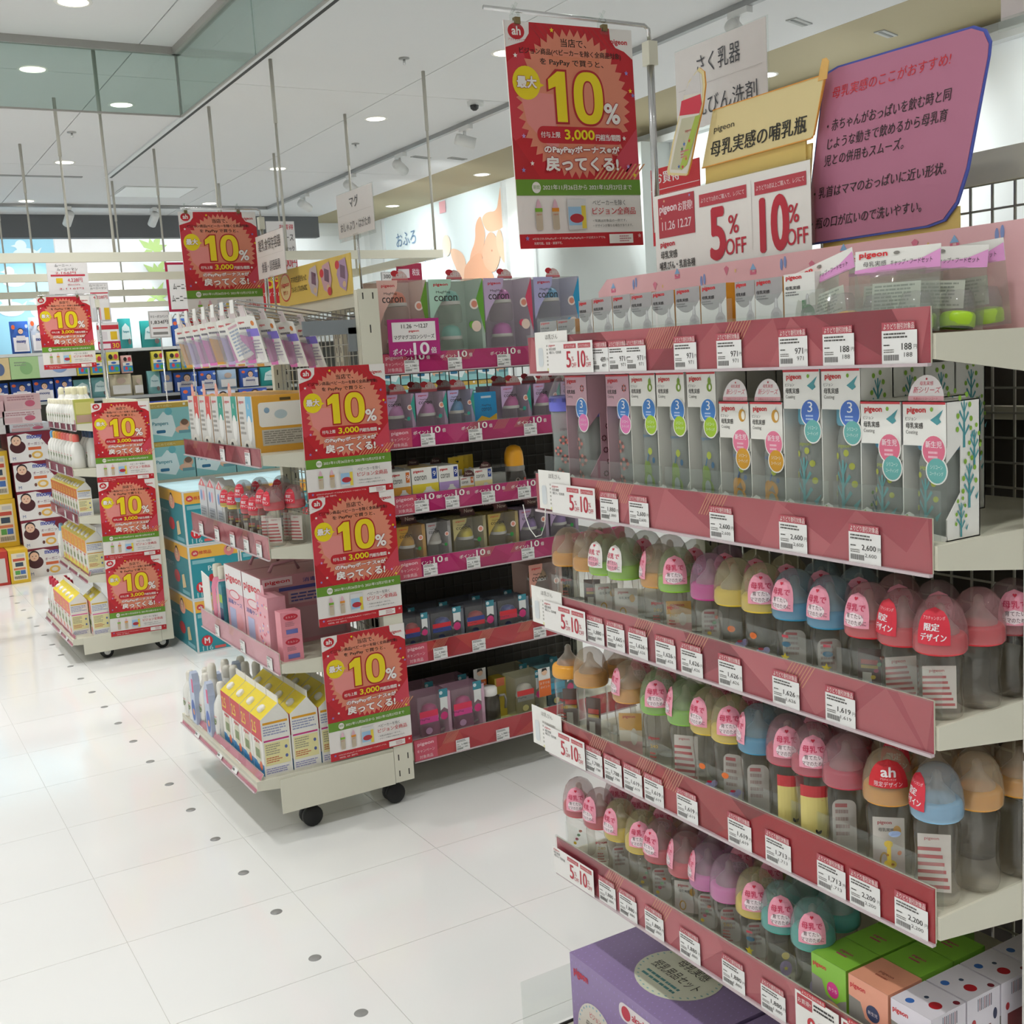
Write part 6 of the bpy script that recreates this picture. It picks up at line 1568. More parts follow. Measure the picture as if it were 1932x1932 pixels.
def hang_pack(x, y, z, tilt, yaw, c1, c2, label):
    o = empty('hang_pack', label, 'pack', (x, y, z), 0, 'hanging teat and brush packs')
    o.rotation_euler = (tilt, 0, S90 + yaw)
    w, h = .096, .15
    link('card', bmesh_for('hpc', lambda: MB().prism([(-w / 2, -h - .02), (w / 2, -h - .02), (w / 2, -.025), (.018, -.02), (.014, .006), (-.014, .006), (-.018, -.02), (-w / 2, -.025)], 0, .0012, CARD).mesh('card')), o)
    def mk():
        p = Print(1.0, .0003); b = -h - .02
        p.poly([(-w / 2, b), (-w * .1, b), (w * .12, b + h * .55), (-w / 2, b + h * .62)], c1); p.rect(-w * .1, b + h * .56, w * .48, b + h * .72, c2); p.text('pigeon', -w * .24, -.045, .009, 'd8303c', w=.03, bold=.05); p.oval(w * .3, -.045, .008, .008, 'd8803a'); p.up(); p.lines(-w * .0, b + h * .18, w * .45, b + h * .5, 5, 'b0a4b4', 3); p.oval(w * .26, b + h * .12, .012, .012, 'e4dede'); p.lines(-w * .42, -.065, w * .2, -.052, 1, '7a7680', 4); p.oval(-.0, -.002, .005, .003, 'a89a90')
        return p.mesh('front_print')
    link('front_print', bmesh_for(('hpp', c1, c2), mk), o)
    link('blister', bmesh_for('hpb', lambda: MB().box(-w * .4, w * .05, -.02, -.0006, -h - .005, -.07, BLI).mesh('blister')), o)
    link('hang_tab', bmesh_for('hpt', lambda: MB().box(-.012, .012, -.002, .002, -.022, .012, mat('tab_clear', 'e8dada', .3, noise=.05)).mesh('hang_tab')), o)
    return o
n = 0
for k in range(8):
    y = 3.42 + k * .105
    for j in range(4 if k == 0 else 3 if k < 5 else 2):
        x = 1.088 + (.062 if k == 0 else .03) * j
        z = 1.60 + (1.455 - x) * .175 - .008
        sw = rnd.uniform(-.12, .12) if k or j == 0 else 0.02
        c1, c2 = (('e87ac4', '8a7ad8'), ('e89ad0', 'b8a0e0'), ('c8b8e0', 'e07ac0'), ('e6a83a', 'd8b8c8'))[(k + (j if k != 0 else 0)) % 4 if k else 0]
        hang_pack(x, y, z, RAD(17) + sw * .5, RAD(24) + sw * 1.6 if k or j == 0 else RAD(14), c1, c2, 'pink and white hang pack on the %s hook from near end, %s on its wire' % (ORD[k], ORD[j]))
o = empty('hang_pack', 'white square pack turned askew with its back showing, over the pink packs', 'pack', (1.09, 3.50, 1.655), 0)
o.rotation_euler = (RAD(-10), RAD(-22), S90 + RAD(50))
MB().box(-.05, .05, 0, .012, -.15, -.03, CARD).build('box', o)
p = Print(1.0, .0003); p.lines(-.042, -.14, .042, -.05, 8, 'a8b4c8', 7); p.rect(-.042, -.046, .03, -.038, 'd8b0bc'); p.build('back_print', o)

# ------------------------------------------------------------------ second rolling unit, farther down the aisle
def cm_(*ys):
    return [(7.0 - y, None) for y in ys]
cartB = shelf_unit('rolling_shelf_unit', 'farther cream rolling shelf unit with three posters on its end and white-hubbed casters', (.99, 7.0, 0), S90, .87, .38, [
    dict(z=1.245, d=.04, h=.055, style='pale', tags=cm_(6.8, 6.6, 6.4, 6.25)),
    dict(z=1.012, d=0, h=.05, style='pale', tags=cm_(6.85, 6.6, 6.35)),
    dict(z=.765, d=0, h=.05, style='pale', tags=cm_(6.8, 6.5, 6.25)),
    dict(z=.452, d=.01, h=.06, style='pale', tags=cm_(6.7, 6.4), tilt=RAD(-22)),
    dict(z=.135, d=-.10, h=.055, style='pale', tags=cm_(6.8, 6.5, 6.3), tilt=RAD(-24))], 1.35, hub=True)
for x in (-.0085, .8745):
    MB().box(x, x + .004, -.05, .35 if x > 0 else .41, .045, .135, CREAM).build('end_plate', cartB)
MB().box(.002, .868, -.08, .40, .10, .122, CREAM).build('base_deck', cartB)
MB().box(.8745, .8775, .352, .415, .05, 1.352, CREAM).build('end_cover', cartB)
for k, z in enumerate((.936, .523, .110)):
    poster(1.0985 - .009 * k, 6.119, z + .003 * k, 'red campaign poster on the end of the farther rolling unit, %s' % ('uppermost of three', 'middle of three', 'lowest of three')[k], RAD(1.4))
poster_pole(1.365, 6.985, 1.3, 1.955, .32, 'steel pole with hook arm at the far end of the farther rolling unit')
poster(1.034, 6.983, 1.537, 'red campaign poster hung above the farther rolling unit, smallest in view', RAD(0), 0, True)
ORC = ('f2c87a', 'e88a6a', 'f0a0a0')
for i in range(11):
    y = 6.93 - .075 * i
    white_bottle(1.035, y, 1.245, .13, 'pale yellow banded bottle on top tier of the farther rolling unit, %s from far end' % ORD[i], 'yellow banded bottles', ('d8c858', 'f0e8b0'), 'f0ead0', .026)
for i in range(7):
    white_bottle(1.10 + .035 * (i % 2), 6.92 - .105 * i, 1.245, .19, 'cream pump bottle rising behind the yellow banded row, %s from far end' % ORD[i], 'cream pump bottles', ('e8d85a', 'f2ecc8'), 'f2ecc8', .03)
carton_box('green_carton', 'box', .10, .08, .125, mat('carton_yellow_green', 'b8b858', .42, noise=.06, scale=30), (('gc',), lambda: Print(1.0, .0003).rect(.005, .05, .095, .11, 'd0c878').rect(.005, .006, .095, .045, 'b89888')), (1.03, 6.135, 1.245), 0, 'yellow green carton at the near end of the farther unit top tier', 'box')
for i in range(9):
    y = 6.93 - .09 * i
    c = ('6ab0e0', 'e8a84a', 'e88a3a', 'e8784a', 'e86a60', 'e8706a', 'e87a78', 'f0a08a', 'e86a60')[i]
    white_bottle(1.032, y, 1.012, .18, 'white powder bottle with coloured cap on the farther unit, %s from far end' % ORD[i], 'white powder bottles', ('d8d8d0', 'f2f0ea'), c, .036)
for i in range(3):
    white_bottle(1.11, 6.2 + .09 * i, 1.012, .2, 'white bottle with navy cap in second row of the farther unit, %s from near end' % ORD[i], 'navy capped bottles', ('c8a070', 'e8e0d0'), '2a4468', .036)
def cartons(y0, n, dy, x, z, s, cols, label, group):
    for i in range(n):
        refill(x, y0 - dy * i, z, label + ', %s from far end' % ORD[i], group, cols, s)
cartons(6.905, 10, .083, .998, .765, .78, ('d8783a', 'b8c0d8', 'd8b040', 'c8a030'), 'orange and white gabled carton on third tier of the farther unit', 'orange gabled cartons')
cartons(6.8, 7, .106, 1.012, .455, .98, ('e89a3a', 'e8d84a', 'd8b040', 'd8a040'), 'yellow and orange gabled carton on fourth tier of the farther unit', 'yellow orange gabled cartons')
for i in range(3):
    white_bottle(1.02, 6.96 - .06 * i if i == 0 else 6.92, .452, .2, 'small blue and green bottle at far end of fourth tier, %s' % ORD[i], 'blue green bottles', ('4a8ac0', '8ac070'), '8ab8d8', .026) if i < 1 else None
cartons(6.62, 5, .104, .905, .135, .98, ('e87a6a', 'f4dce0', 'd8b040', 'e0609a'), 'pink and white gabled carton on bottom tier of the farther unit', 'pink gabled cartons')
cartons(6.25, 2, .106, 1.0, .135, .98, ('e87a6a', 'f4dce0', 'd8b040', 'e0609a'), 'pink white gabled carton in inner file of the farther unit', 'pink gabled cartons')
for i in range(6):
    white_bottle(.93 + .07 * (i % 2), 6.93 - .045 * i, .135, .22, 'pink-red bottle with red cap at far end of the bottom tier, %s' % ORD[i], 'pink red bottles', ('c8304a', 'f0b8c4'), 'c83048', .028)

# ------------------------------------------------------------------ nappy carton stacks
TEAL = mat('carton_teal', '2e94a2', .4, noise=.05, scale=8)
def baby_face(p, x, z, r, hat='3a2c28'):
    p.oval(x, z + r * .25, r * 1.05, r * 1.05, hat, 16); p.up(); p.oval(x, z, r * .9, r * .95, 'eec4a8', 16); p.up(); p.oval(x - r * .35, z + r * .1, r * .1, r * .12, '4a3630', 8); p.oval(x + r * .35, z + r * .1, r * .1, r * .12, '4a3630', 8); p.oval(x, z - r * .4, r * .2, r * .09, 'd07868', 8)
def m_front(w, h):
    p = Print(1.0, .0006)
    p.rect(0, 0, w, h, 'e8ecec'); p.up(); p.rect(w * .03, h * .03, w * .97, h * .97, '2f96a4'); p.up(); p.rect(w * .03, h * .76, w * .97, h * .97, 'efb84a'); p.up()
    p.oval(w * .13, h * .86, w * .07, h * .055, 'd84a50'); p.text('ah', w * .13, h * .84, h * .045, 'f4e4da', w=w * .07, bold=.05); p.text('推奨品', w * .33, h * .83, h * .065, 'd8483c', w=w * .24, bold=.02)
    p.rect(w * .06, h * .66, w * .5, h * .73, '8cc4cc'); p.text('Pampers', w * .58, h * .48, h * .12, 'd8eef0', w=w * .44, bold=.02); p.rrect(w * .36, h * .3, w * .8, h * .44, h * .05, 'c8343c'); p.up(); p.text('パンツ', w * .58, h * .335, h * .08, 'f4e4e0', w=w * .3, bold=.02)
    p.oval(w * .2, h * .22, w * .11, h * .1, 'd8303c'); p.oval(w * .8, h * .84, w * .1, h * .1, 'e88a8a'); p.up(); p.text('M', w * .2, h * .17, h * .11, 'f6eeee', w=w * .1, bold=.04); p.text('116', w * .2, h * .04, h * .09, 'b8e0e4', w=w * .2, bold=.02); p.rect(w * .34, h * .05, w * .56, h * .1, 'd8605a'); baby_face(p, w * .8, h * .86, w * .05)
    return p
def m_side(d, h):
    p = Print(1.0, .0006)
    p.rect(d * .02, h * .02, d * .98, h * .98, '2c8c9a'); p.up(); p.rect(d * .02, h * .76, d * .98, h * .98, 'efb84a'); p.up(); p.oval(d * .62, h * .76, d * .1, h * .13, 'f0a894'); p.oval(d * .55, h * .34, d * .1, h * .12, 'd8404a'); p.poly([(d * .72, h * .15), (d * .84, h * .2), (d * .8, h * .44), (d * .72, h * .4)], 'e8d0a0'); p.text('Pampers', d * .3, h * .5, h * .11, 'b0dce2', w=d * .34); p.rect(d * .7, h * .06, d * .94, h * .13, '7ab8c4'); p.up(); baby_face(p, d * .62, h * .8, d * .05)
    return p
def carton2(name, w, d, h, base, fkey, fprint, skey, sprint, loc, label, group, rz=0.0, top=None):
    o = carton_box(name, 'box', w, d, h, base, (fkey, fprint), loc, rz, label, group, {'t': top} if top else None)
    if sprint:
        link('side_print', bmesh_for(skey, lambda: sprint().mesh('side_print')), o, (0, d, 0), (0, 0, -math.pi / 2))
    return o
PALE = mat('carton_top_pale_blue', 'c4e4ec', .4, noise=.15, scale=6)
for c in range(3):
    for k in range(3):
        carton2('nappy_carton', .268, .60, .287, mat('carton_white_blue', 'e4eaea', .4, noise=.02), 'mf', lambda: m_front(.268, .287), 'ms', lambda: m_side(.60, .287), (1.464 + .272 * c, 5.878, .0 + .2885 * k), 'teal and yellow M size nappy carton on the floor stack, %s column, %s' % (('corner', 'middle', 'inner')[c], ('bottom', 'middle layer', 'top layer')[k]), 'teal nappy cartons', 0, PALE)
def g_front(w, h):
    p = Print(1.0, .0006)
    p.rect(0, 0, w, h, '8cc0c0'); p.up(); p.rect(0, h * .87, w, h, 'c0a048'); p.poly([(0, h * .22), (w * .5, h * .1), (w * .62, h * .3), (w * .56, h * .66), (w * .34, h * .78), (w * .2, h * .62), (0, h * .6)], 'e0ecec'); p.up()
    p.text('Pampers', w * .25, h * .4, h * .12, '2f8a98', w=w * .38, bold=.02); p.rrect(w * .14, h * .22, w * .36, h * .3, h * .03, '2a6a90'); p.oval(w * .47, h * .78, w * .09, h * .1, '6ab0b8'); p.text('はじめての肌へ', w * .32, h * .9, h * .06, 'e4d8a8', w=w * .5); p.rect(w * .84, h * .92, w * .9, h * .98, 'e4e0d0')
    p.oval(w * .84, h * .42, w * .12, h * .12, 'd8a488'); p.oval(w * .76, h * .28, w * .16, h * .1, 'e4b498'); p.rect(w * .68, h * .18, w * .98, h * .26, '6a98a0'); p.up(); p.oval(w * .84, h * .47, w * .09, h * .08, '7a5a48')
    return p
GREEN = mat('carton_sea_green', '86bcbc', .4, noise=.05, scale=8)
o2 = empty('display_step', 'low white step under the sea green nappy cartons', 'display', (1.49, 6.55, 0))
MB().box(0, 2.4, .01, .33, 0, .84, PAPER).build('body', o2); MB().box(-.005, 2.405, 0, .34, .84, .872, CREAMD).build('top', o2)
for c in range(10):
    for k in range(3 if c >= 6 else 2):
        carton2('nappy_carton', .232, .30, .2165, GREEN, 'gf2', lambda: g_front(.232, .2165), None, None, (1.495 + .238 * c, 6.56, .873 + .2185 * k), 'sea green nappy carton behind the teal stack, %s column, %s layer' % (ORD[c], ('lower', 'second', 'third')[k]), 'sea green nappy cartons', 0, mat('carton_top_gold', 'b89a48', .4, noise=.05))
def r_front(w, h):
    p = Print(1.0, .0006)
    p.rect(0, 0, w, h, '7a1a30'); p.up(); p.poly([(0, 0), (w * .92, 0), (w * .98, h * .2), (w * .7, h * .8), (w * .4, h * .96), (0, h * .9)], 'ece8e6'); p.up()
    p.oval(w * .2, h * .52, w * .17, h * .22, '4a1a20'); p.text('moony', w * .58, h * .72, h * .16, '4a58a8', w=w * .32, bold=.06); p.text('オーガニック', w * .62, h * .54, h * .1, '7a3a54', w=w * .42, bold=.02); p.rect(w * .42, h * .38, w * .7, h * .48, 'd8683c'); p.oval(w * .6, h * .2, w * .12, h * .13, 'e8b85a'); p.up(); p.oval(w * .6, h * .2, w * .07, h * .07, 'f0e4d0'); baby_face(p, w * .18, h * .72, w * .11, '2a1c22'); p.text('M', w * .1, h * .08, h * .1, '5a6a9a'); p.oval(w * .44, h * .18, w * .03, h * .06, '6a4038'); p.rect(w * .94, h * .4, w, h * .62, '3a3238')
    return p
MAR = mat('carton_maroon', '7a1c32', .4, noise=.04)
for k in range(5):
    carton2('nappy_carton', .325, .4, .219, MAR, 'rf', lambda: r_front(.325, .219), None, None, (1.052 + .004 * (4 - k) - .012 * (k == 4), 9.15, .2205 * k), 'maroon and white nappy carton in the far stack, %s from top' % ORD[4 - k], 'maroon nappy cartons')
def y_front(w, h):
    p = Print(1.0, .0006)
    p.rect(0, 0, w, h, 'e2b82e'); p.up(); p.rect(w * .14, h * .1, w * .86, h * .9, 'e8dcc0'); p.up(); p.rect(w * .2, h * .66, w * .8, h * .74, 'c8503c'); p.rect(w * .3, h * .5, w * .7, h * .62, '3a4a5a'); p.rect(w * .2, h * .4, w * .8, h * .46, 'd87a50'); p.rect(w * .25, h * .26, w * .5, h * .38, '5aa048'); p.rect(w * .52, h * .26, w * .78, h * .38, '4a70b0'); p.bars(w * .2, h * .13, w * .8, h * .22, '4a4438'); p.rect(w * .4, h * .78, w * .8, h * .86, 'c9c4bc')
    return p
YC = mat('carton_mustard', 'dcb030', .4, noise=.05)
for k, (z, h) in enumerate(((.252, .36), (.614, .36))):
    carton2('nappy_carton', .16, .4, h, YC, ('yf', h), lambda h=h: y_front(.16, h), None, None, (.885 - .012 * k, 9.2, z), 'mustard nappy carton with white panel at the frame edge, %s' % ('lower of two stacked', 'upper of two stacked')[k], 'mustard nappy cartons')
carton2('nappy_carton', .135, .4, .25, YC, 'yf3', lambda: y_front(.135, .25), None, None, (.93, 8.98, 0), 'mustard nappy carton on the floor in front of the stack', 'mustard nappy cartons')
carton2('nappy_carton', .3, .4, .25, mat('carton_red_far', 'c0392f', .4, noise=.05), 'yf4', lambda: Print(1.0, .0006).rect(.02, .02, .28, .2, 'd8d0c8').up().rect(.1, .1, .2, .16, 'c83a34'), None, None, (.625, 8.98, 0), 'red and white carton on the floor at the frame edge', 'boxes')
carton2('nappy_carton', .26, .4, .25, mat('carton_brown_far', 'b87a3a', .4, noise=.05), 'yf5', lambda: Print(1.0, .0006).rect(.02, .02, .24, .2, 'e0c070').up().rect(.06, .06, .2, .12, 'a84838'), None, None, (.62, 9.3, .252), 'brown carton on the floor stack behind the red one', 'boxes')
# pinkish and grey packs on top of the maroon stack
def pk_front(w, h, c):
    p = Print(1.0, .0006); p.rect(0, 0, w, h, c); p.up(); p.rect(w * .04, h * .1, w * .5, h * .5, 'd8b4b8'); p.oval(w * .7, h * .4, w * .14, h * .2, 'c8607a'); p.up(); p.lines(w * .08, h * .6, w * .9, h * .9, 2, 'b8848c', 4); return p
for k, (x, z, w, h, c) in enumerate(((1.07, 1.104, .28, .06, 'd4d6dc'), (1.03, 1.165, .27, .10, 'e4d0d2'), (.75, 1.10, .29, .12, 'd8d4d4'), (.80, 1.222, .245, .12, 'd8b0b4'), (1.055, 1.266, .25, .12, 'dcb8ba'), (.72, .98, .16, .118, 'c8c4c0'))):
    carton2('wipe_pack', w, .3, h, mat('pack_rose_%d' % k, c, .4, noise=.05), ('pk', k), lambda w=w, h=h, c=c: pk_front(w, h, c), None, None, (x, 9.18, z), 'pale rose and grey pack piled on the far stack, %s counting upwards' % ORD[k], 'pale wipe packs')

# ------------------------------------------------------------------ wall shelving at the back with nappy packs
o = empty('wall_shelving', 'dark backed wall shelving with rows of nappy packs along the back of the shop', 'shelf unit', (-1.6, 11.9, 0))
DKB = mat('shelf_back_dark', '5a5852', .6, noise=.05)
MB().box(0, 7.0, .52, .55, 0, 1.72, DKB).build('back_panel', o)
for z in (1.745, 1.27, .75, .2):
    MB().box(0, 7.0, 0, .52, z - .03, z, mat('shelf_grey_board', 'b4b6b4', .4, noise=.03)).build('shelf_board', o)
for x in (.02, 1.2, 2.4, 3.6, 4.27, 5.2, 6.2):
    MB().box(x, x + .04, .46, .52, 0, 1.715, mat('shelf_post_dark', '6a6862', .5, noise=.03)).build('upright_post', o)
MB().box(0, 7.0, -.006, -.001, 1.715, 1.745, mat('shelf_edge_light', 'd2d4d2', .3, noise=.02)).build('price_rail', o)
MB().box(0, 7.0, .02, .5, 0, .06, mat('plinth_brown', '7a6a58', .5, noise=.05)).build('plinth', o)
def soft_me(w, h, d, m):
    b = MB(); nx, nz = 6, 6
    vs = []
    for side in (-1, 1):
        for j in range(nz + 1):
            for i in range(nx + 1):
                u, v = i / nx, j / nz
                t = (math.sin(math.pi * min(max(u, .04), .96)) ** .35) * (math.sin(math.pi * min(max(v, .04), .96)) ** .3)
                vs.append(((u - .5) * w * (1 - .03 * math.sin(math.pi * v)), side * d / 2 * t + (d / 2), v * h))
    k = (nx + 1) * (nz + 1)
    fs = []
    for s_ in range(2):
        for j in range(nz):
            for i in range(nx):
                a = s_ * k + j * (nx + 1) + i
                q = (a, a + 1, a + nx + 2, a + nx + 1)
                fs.append(q if s_ == 0 else q[::-1])
    return b.add(vs, fs, m, True)
def nappy_pack(x, z, w, h, base, kind, label, group, y=11.93):
    o = empty('nappy_pack', label, 'pack', (x + w / 2, y, z), 0, group)
    link('pack', bmesh_for(('np', w, h, base), lambda: soft_me(w, h, .12, mat('pack_film_' + base, base, .28, noise=.06)).mesh('pack')), o)
    def mk():
        p = Print(1.0, .001); a = -w / 2
        if kind == 'moony':
            p.rect(a + w * .08, h * .06, a + w * .92, h * .5, 'ece8ea'); p.oval(-w * .36, h * .82, w * .1, h * .07, 'e86a3a'); p.oval(w * .36, h * .84, w * .08, h * .06, 'd8e0f0'); p.up(); p.poly([(a + w * .2, h * .1), (a + w * .8, h * .1), (a + w * .74, h * .55), (a + w * .26, h * .55)], 'dcd6d8'); p.up(); p.text('moony', 0, h * .3, h * .1, '2a3a80', w=w * .5, bold=.06); baby_face(p, w * .02, h * .68, w * .15)
        elif kind == 'teal':
            p.poly([(a + w * .1, h * .3), (a + w * .9, h * .3), (a + w * .8, h * .7), (0, h * .84), (a + w * .2, h * .7)], 'd0e4e4'); p.up(); p.text('Pampers', 0, h * .5, h * .1, '3a8a98', w=w * .5, bold=.02); p.oval(w * .22, h * .22, w * .12, h * .1, '7a6a68')
        elif kind == 'bright':
            p.rect(a + w * .06, h * .08, a + w * .94, h * .4, '3a8ac0'); p.rect(a + w * .06, h * .42, a + w * .94, h * .6, 'e8e4d8'); p.oval(-w * .2, h * .78, w * .16, h * .12, '2a2420'); p.oval(w * .2, h * .78, w * .16, h * .12, 'c83a4a'); p.up(); p.oval(-w * .15, h * .26, w * .12, h * .1, 'd8404a'); p.oval(w * .2, h * .22, w * .14, h * .1, '58a848'); p.oval(0, h * .5, w * .2, h * .05, '2a5aa8')
        elif kind == 'blueyel':
            p.poly([(a + w * .06, h * .1), (a + w * .94, h * .1), (a + w * .94, h * .9), (a + w * .5, h * .9)], 'e0d040'); p.oval(-w * .3, h * .6, w * .1, h * .2, 'd84a5a'); p.rect(w * .18, h * .4, w * .4, h * .85, 'b8b8b8'); p.up(); p.oval(-w * .3, h * .6, w * .05, h * .1, 'f0d0d0')
        else:
            p.rect(a + w * .1, h * .1, a + w * .9, h * .5, 'e8e4e0'); p.up(); p.oval(0, h * .7, w * .2, h * .14, 'c8b0a0')
        return p.mesh('front_print')
    link('front_print', bmesh_for(('npp', w, h, kind), mk), o, (0, -.002, 0))
    return o
for i, (x, w, h, b_, kd) in enumerate(((1.505, .165, .31, '3a68c0', 'moony'), (1.68, .17, .345, 'c8d0e0', 'moony'), (1.86, .17, .33, '4a70c4', 'moony'), (2.52, .12, .30, '2f9c9c', 'teal'), (2.735, .20, .27, '2fa09c', 'teal'), (3.05, .2, .28, '3a68c0', 'moony'), (3.3, .22, .3, '2fa09c', 'teal'), (3.6, .2, .3, 'd8b8b8', 'plain'), (1.15, .17, .3, '3a68c0', 'moony'))):
    nappy_pack(x, 1.746, w, h, b_, kd, '%s nappy pack on top shelf of the back wall, %s along' % ({'moony': 'blue and white', 'teal': 'teal', 'plain': 'rose'}[kd], ORD[i]), 'nappy packs on the top back shelf')
for i, (x, w, h, b_, kd) in enumerate(((1.24, .185, .20, '2f5ab8', 'moony'), (1.445, .19, .205, '2f5ab8', 'moony'), (1.65, .19, .215, '2f5ab8', 'moony'), (1.85, .165, .225, '2f5ab8', 'moony'), (2.025, .16, .19, '7ab4b8', 'teal'), (2.195, .17, .20, '7ab4b8', 'teal'), (2.37, .22, .22, 'd8ccb0', 'plain'), (2.6, .1, .2, 'c8bca0', 'plain'), (2.75, .13, .235, '8ac4c4', 'teal'), (2.89, .11, .22, '6a88c8', 'plain'), (3.02, .24, .2, '3a62b8', 'moony'), (3.28, .18, .2, '3a62b8', 'moony'), (3.48, .2, .2, 'a8c0d8', 'plain'), (3.72, .2, .2, '3a62b8', 'moony'), (3.95, .2, .2, '2fa09c', 'teal'))):
    nappy_pack(x, 1.271, w, h, b_, kd, '%s nappy pack in the long row on second back shelf, %s along' % ({'moony': 'blue baby', 'teal': 'sea green', 'plain': 'pale'}[kd], ORD[i]), 'nappy packs on the second back shelf')
for i, (x, w, h, b_, kd) in enumerate(((2.62, .37, .14, '3a52b0', 'blueyel'), (3.0, .24, .26, '3a62b8', 'moony'), (3.26, .3, .2, 'c8d0e4', 'moony'), (3.6, .3, .2, '3a52b0', 'moony'))):
    nappy_pack(x, 1.06 + .0 * i, w, h, b_, kd, '%s nappy bag on the lower display step of the back, %s along' % ('blue and yellow' if i == 0 else 'big blue', ORD[i]), 'big nappy bags at the back', 11.62)
o2 = empty('display_step', 'low white step display in front of the back shelving', 'display', (2.5, 11.55, 0))
MB().box(0, 2.0, .02, .3, 0, 1.03, PAPER).build('body', o2); MB().box(-.02, 2.02, 0, .32, 1.03, 1.058, PAPER).build('top', o2)
for i, (x, w, h) in enumerate(((2.06, .12, .2), (2.19, .12, .2), (2.345, .125, .215), (2.49, .105, .175), (2.79, .13, .2), (2.95, .13, .19), (3.1, .12, .2))):
    nappy_pack(x, 1.50, w, h, 'd8cc4a' if i != 3 else 'dcb0a8', 'bright', 'small bright yellow pack hanging under the top back shelf, %s along' % ORD[i], 'bright hanging packs', 11.84)
for i, (x, w, c, c2) in enumerate(((1.25, .20, 'd8c090', '5a6a90'), (1.455, .26, 'a8c890', '88b078'), (1.715, .34, 'd8d8dc', '88a0c8'))):
    o = empty('header_board', '%s picture board under the top back shelf' % ('tan', 'pale green', 'white')[i], 'board', (x, 11.89, 1.502))
    MB().box(0, w, 0, .01, 0, .21, mat('header_board_%d' % i, c, .4, noise=.03)).build('board', o)
    p = Print(1.0, .001); p.oval(w * .55, .1, w * .22, .06, c2); p.lines(w * .15, .12, w * .6, .17, 2, '8a9a80', 3); p.build('front_print', o)

# hung signs in front of the back shelving
def hung_sign(x, y, z, w, h, edge, rows, label, pole=(.5, 0), floor=0.0):
    pole = (pole[0], floor - z) if pole else None
    o = empty('price_sign', label, 'sign', (x, y, z), 0)
    p = Print(1.0, .0008); p.box(0, w, 0, .003, 0, h, ink(edge)); p.up(2)
    b_ = .06 if edge != 'ece8e8' else 0
    p.rect(w * b_, h * b_ * .8, w * (1 - b_), h * (1 - b_ * .8), 'ece8e8'); p.up()
    for st, cx_, z_, hh, col, ww in rows:
        if st is None:
            p.rect(w * (cx_ - ww / 2), h * z_, w * (cx_ + ww / 2), h * (z_ + hh), col)
    p.up()
    for st, cx_, z_, hh, col, ww in rows:
        if st:
            p.text(st, w * cx_, h * z_, h * hh, col, w=w * ww, bold=.01)
    p.build('card', o)
    if pole:
        MB().tube([(w * pole[0], .006, pole[1]), (w * pole[0], .006, h * .4)], .005, STEEL, 6).build('pole', o)
    return o
rows = [('ムーニー・', .4, .86, .07, '33302e', .4), ('ムーニーマン', .5, .75, .07, '33302e', .5), ('2,166円', .45, .65, .07, 'c8384a', .5), (None, .5, .59, .05, 'c8384a', .84), (None, .28, .4, .14, 'e8c428', .16), ('4,228円', .66, .42, .12, 'c8384a', .36), ('(税込4,650円)', .62, .33, .05, 'c8384a', .3), ('3,116円', .55, .22, .05, 'c8384a', .6), (None, .5, .06, .035, '33302e', .74)]
hung_sign(1.117, 7.04, 1.945, .225, .205, 'ece8e8', rows, 'white price sign with red and black figures above the smallest poster', (.75, -.6))
hung_sign(1.515, 8.0, 1.84, .13, .262, 'dcd8da', [('ムーニー・', .45, .9, .05, '33302e', .8), ('ムーニーマン', .5, .83, .05, '33302e', .8), (None, .5, .72, .03, 'c8384a', .9), ('4,228円', .55, .58, .09, 'c8384a', .7), (None, .4, .06, .3, 'e0a0a8', .2), (None, .8, .06, .3, 'e0b828', .26), (None, .2, .06, .3, 'd8d8dc', .2)], 'tall grey white price sign beside the smallest poster')
hung_sign(1.53, 7.95, 1.655, .145, .18, 'dcd8da', [(None, .5, .74, .16, 'c0303c', .96), (None, .3, .36, .3, 'dcd4d8', .3), (None, .74, .36, .3, 'e0b828', .3), (None, .5, .0, .3, 'b8284a', 1.0), (None, .3, .04, .18, 'e8dce0', .5), ('30', .78, .05, .18, 'e8c428', .3)], 'price sign with a red band and yellow square low beside the smallest poster', (.12, -.35))
hung_sign(1.70, 8.05, 1.86, .10, .12, 'b8b4b2', [(None, .3, .3, .3, 'c89a40', .3)], 'small grey card between the back signs', None) if False else None
hung_sign(2.035, 8.0, 1.892, .26, .335, 'b4204a', [('11.19', .3, .7, .1, '33302e', .3), ('ムーニー', .36, .45, .12, '33302e', .4), ('ムーニーマン', .4, .2, .13, '33302e', .6)], 'white sign with a thick crimson frame behind the hung poster')
hung_sign(1.90, 8.05, 1.72, .145, .185, 'c8c4c2', [('マミーポコパンツ', .5, .74, .1, '4a4644', .84), ('1,834円', .5, .5, .15, '33302e', .8), (None, .5, .34, .05, 'c86a6a', .7), (None, .5, .12, .1, '8a8684', .7)], 'grey price card below the crimson framed sign')
hung_sign(2.30, 6.62, 2.03, .175, .30, 'ece8e8', [('お買得', .7, .84, .1, 'd03044', .5), ('ース', .78, .62, .12, '4a4648', .3), ('ナック', .78, .4, .12, '4a4648', .3), ('100円', .74, .1, .18, 'd03044', .5)], 'tall white sign with red price behind the white aisle sign', floor=1.31)
hung_sign(2.22, 6.60, 1.80, .18, .27, 'd02c34', [(None, .5, .0, .999, 'd02c34', 1.0), ('3', .36, .5, .36, 'f0cc28', .3), ('%', .68, .5, .26, 'f0cc28', .3), ('ポイント', .4, .34, .09, 'f0e4e0', .6), (None, .45, .02, .16, 'f0d890', .5), ('12', .45, .03, .13, 'c86a2a', .3)], 'red sign with big yellow figure behind the yellow panel', floor=1.31)
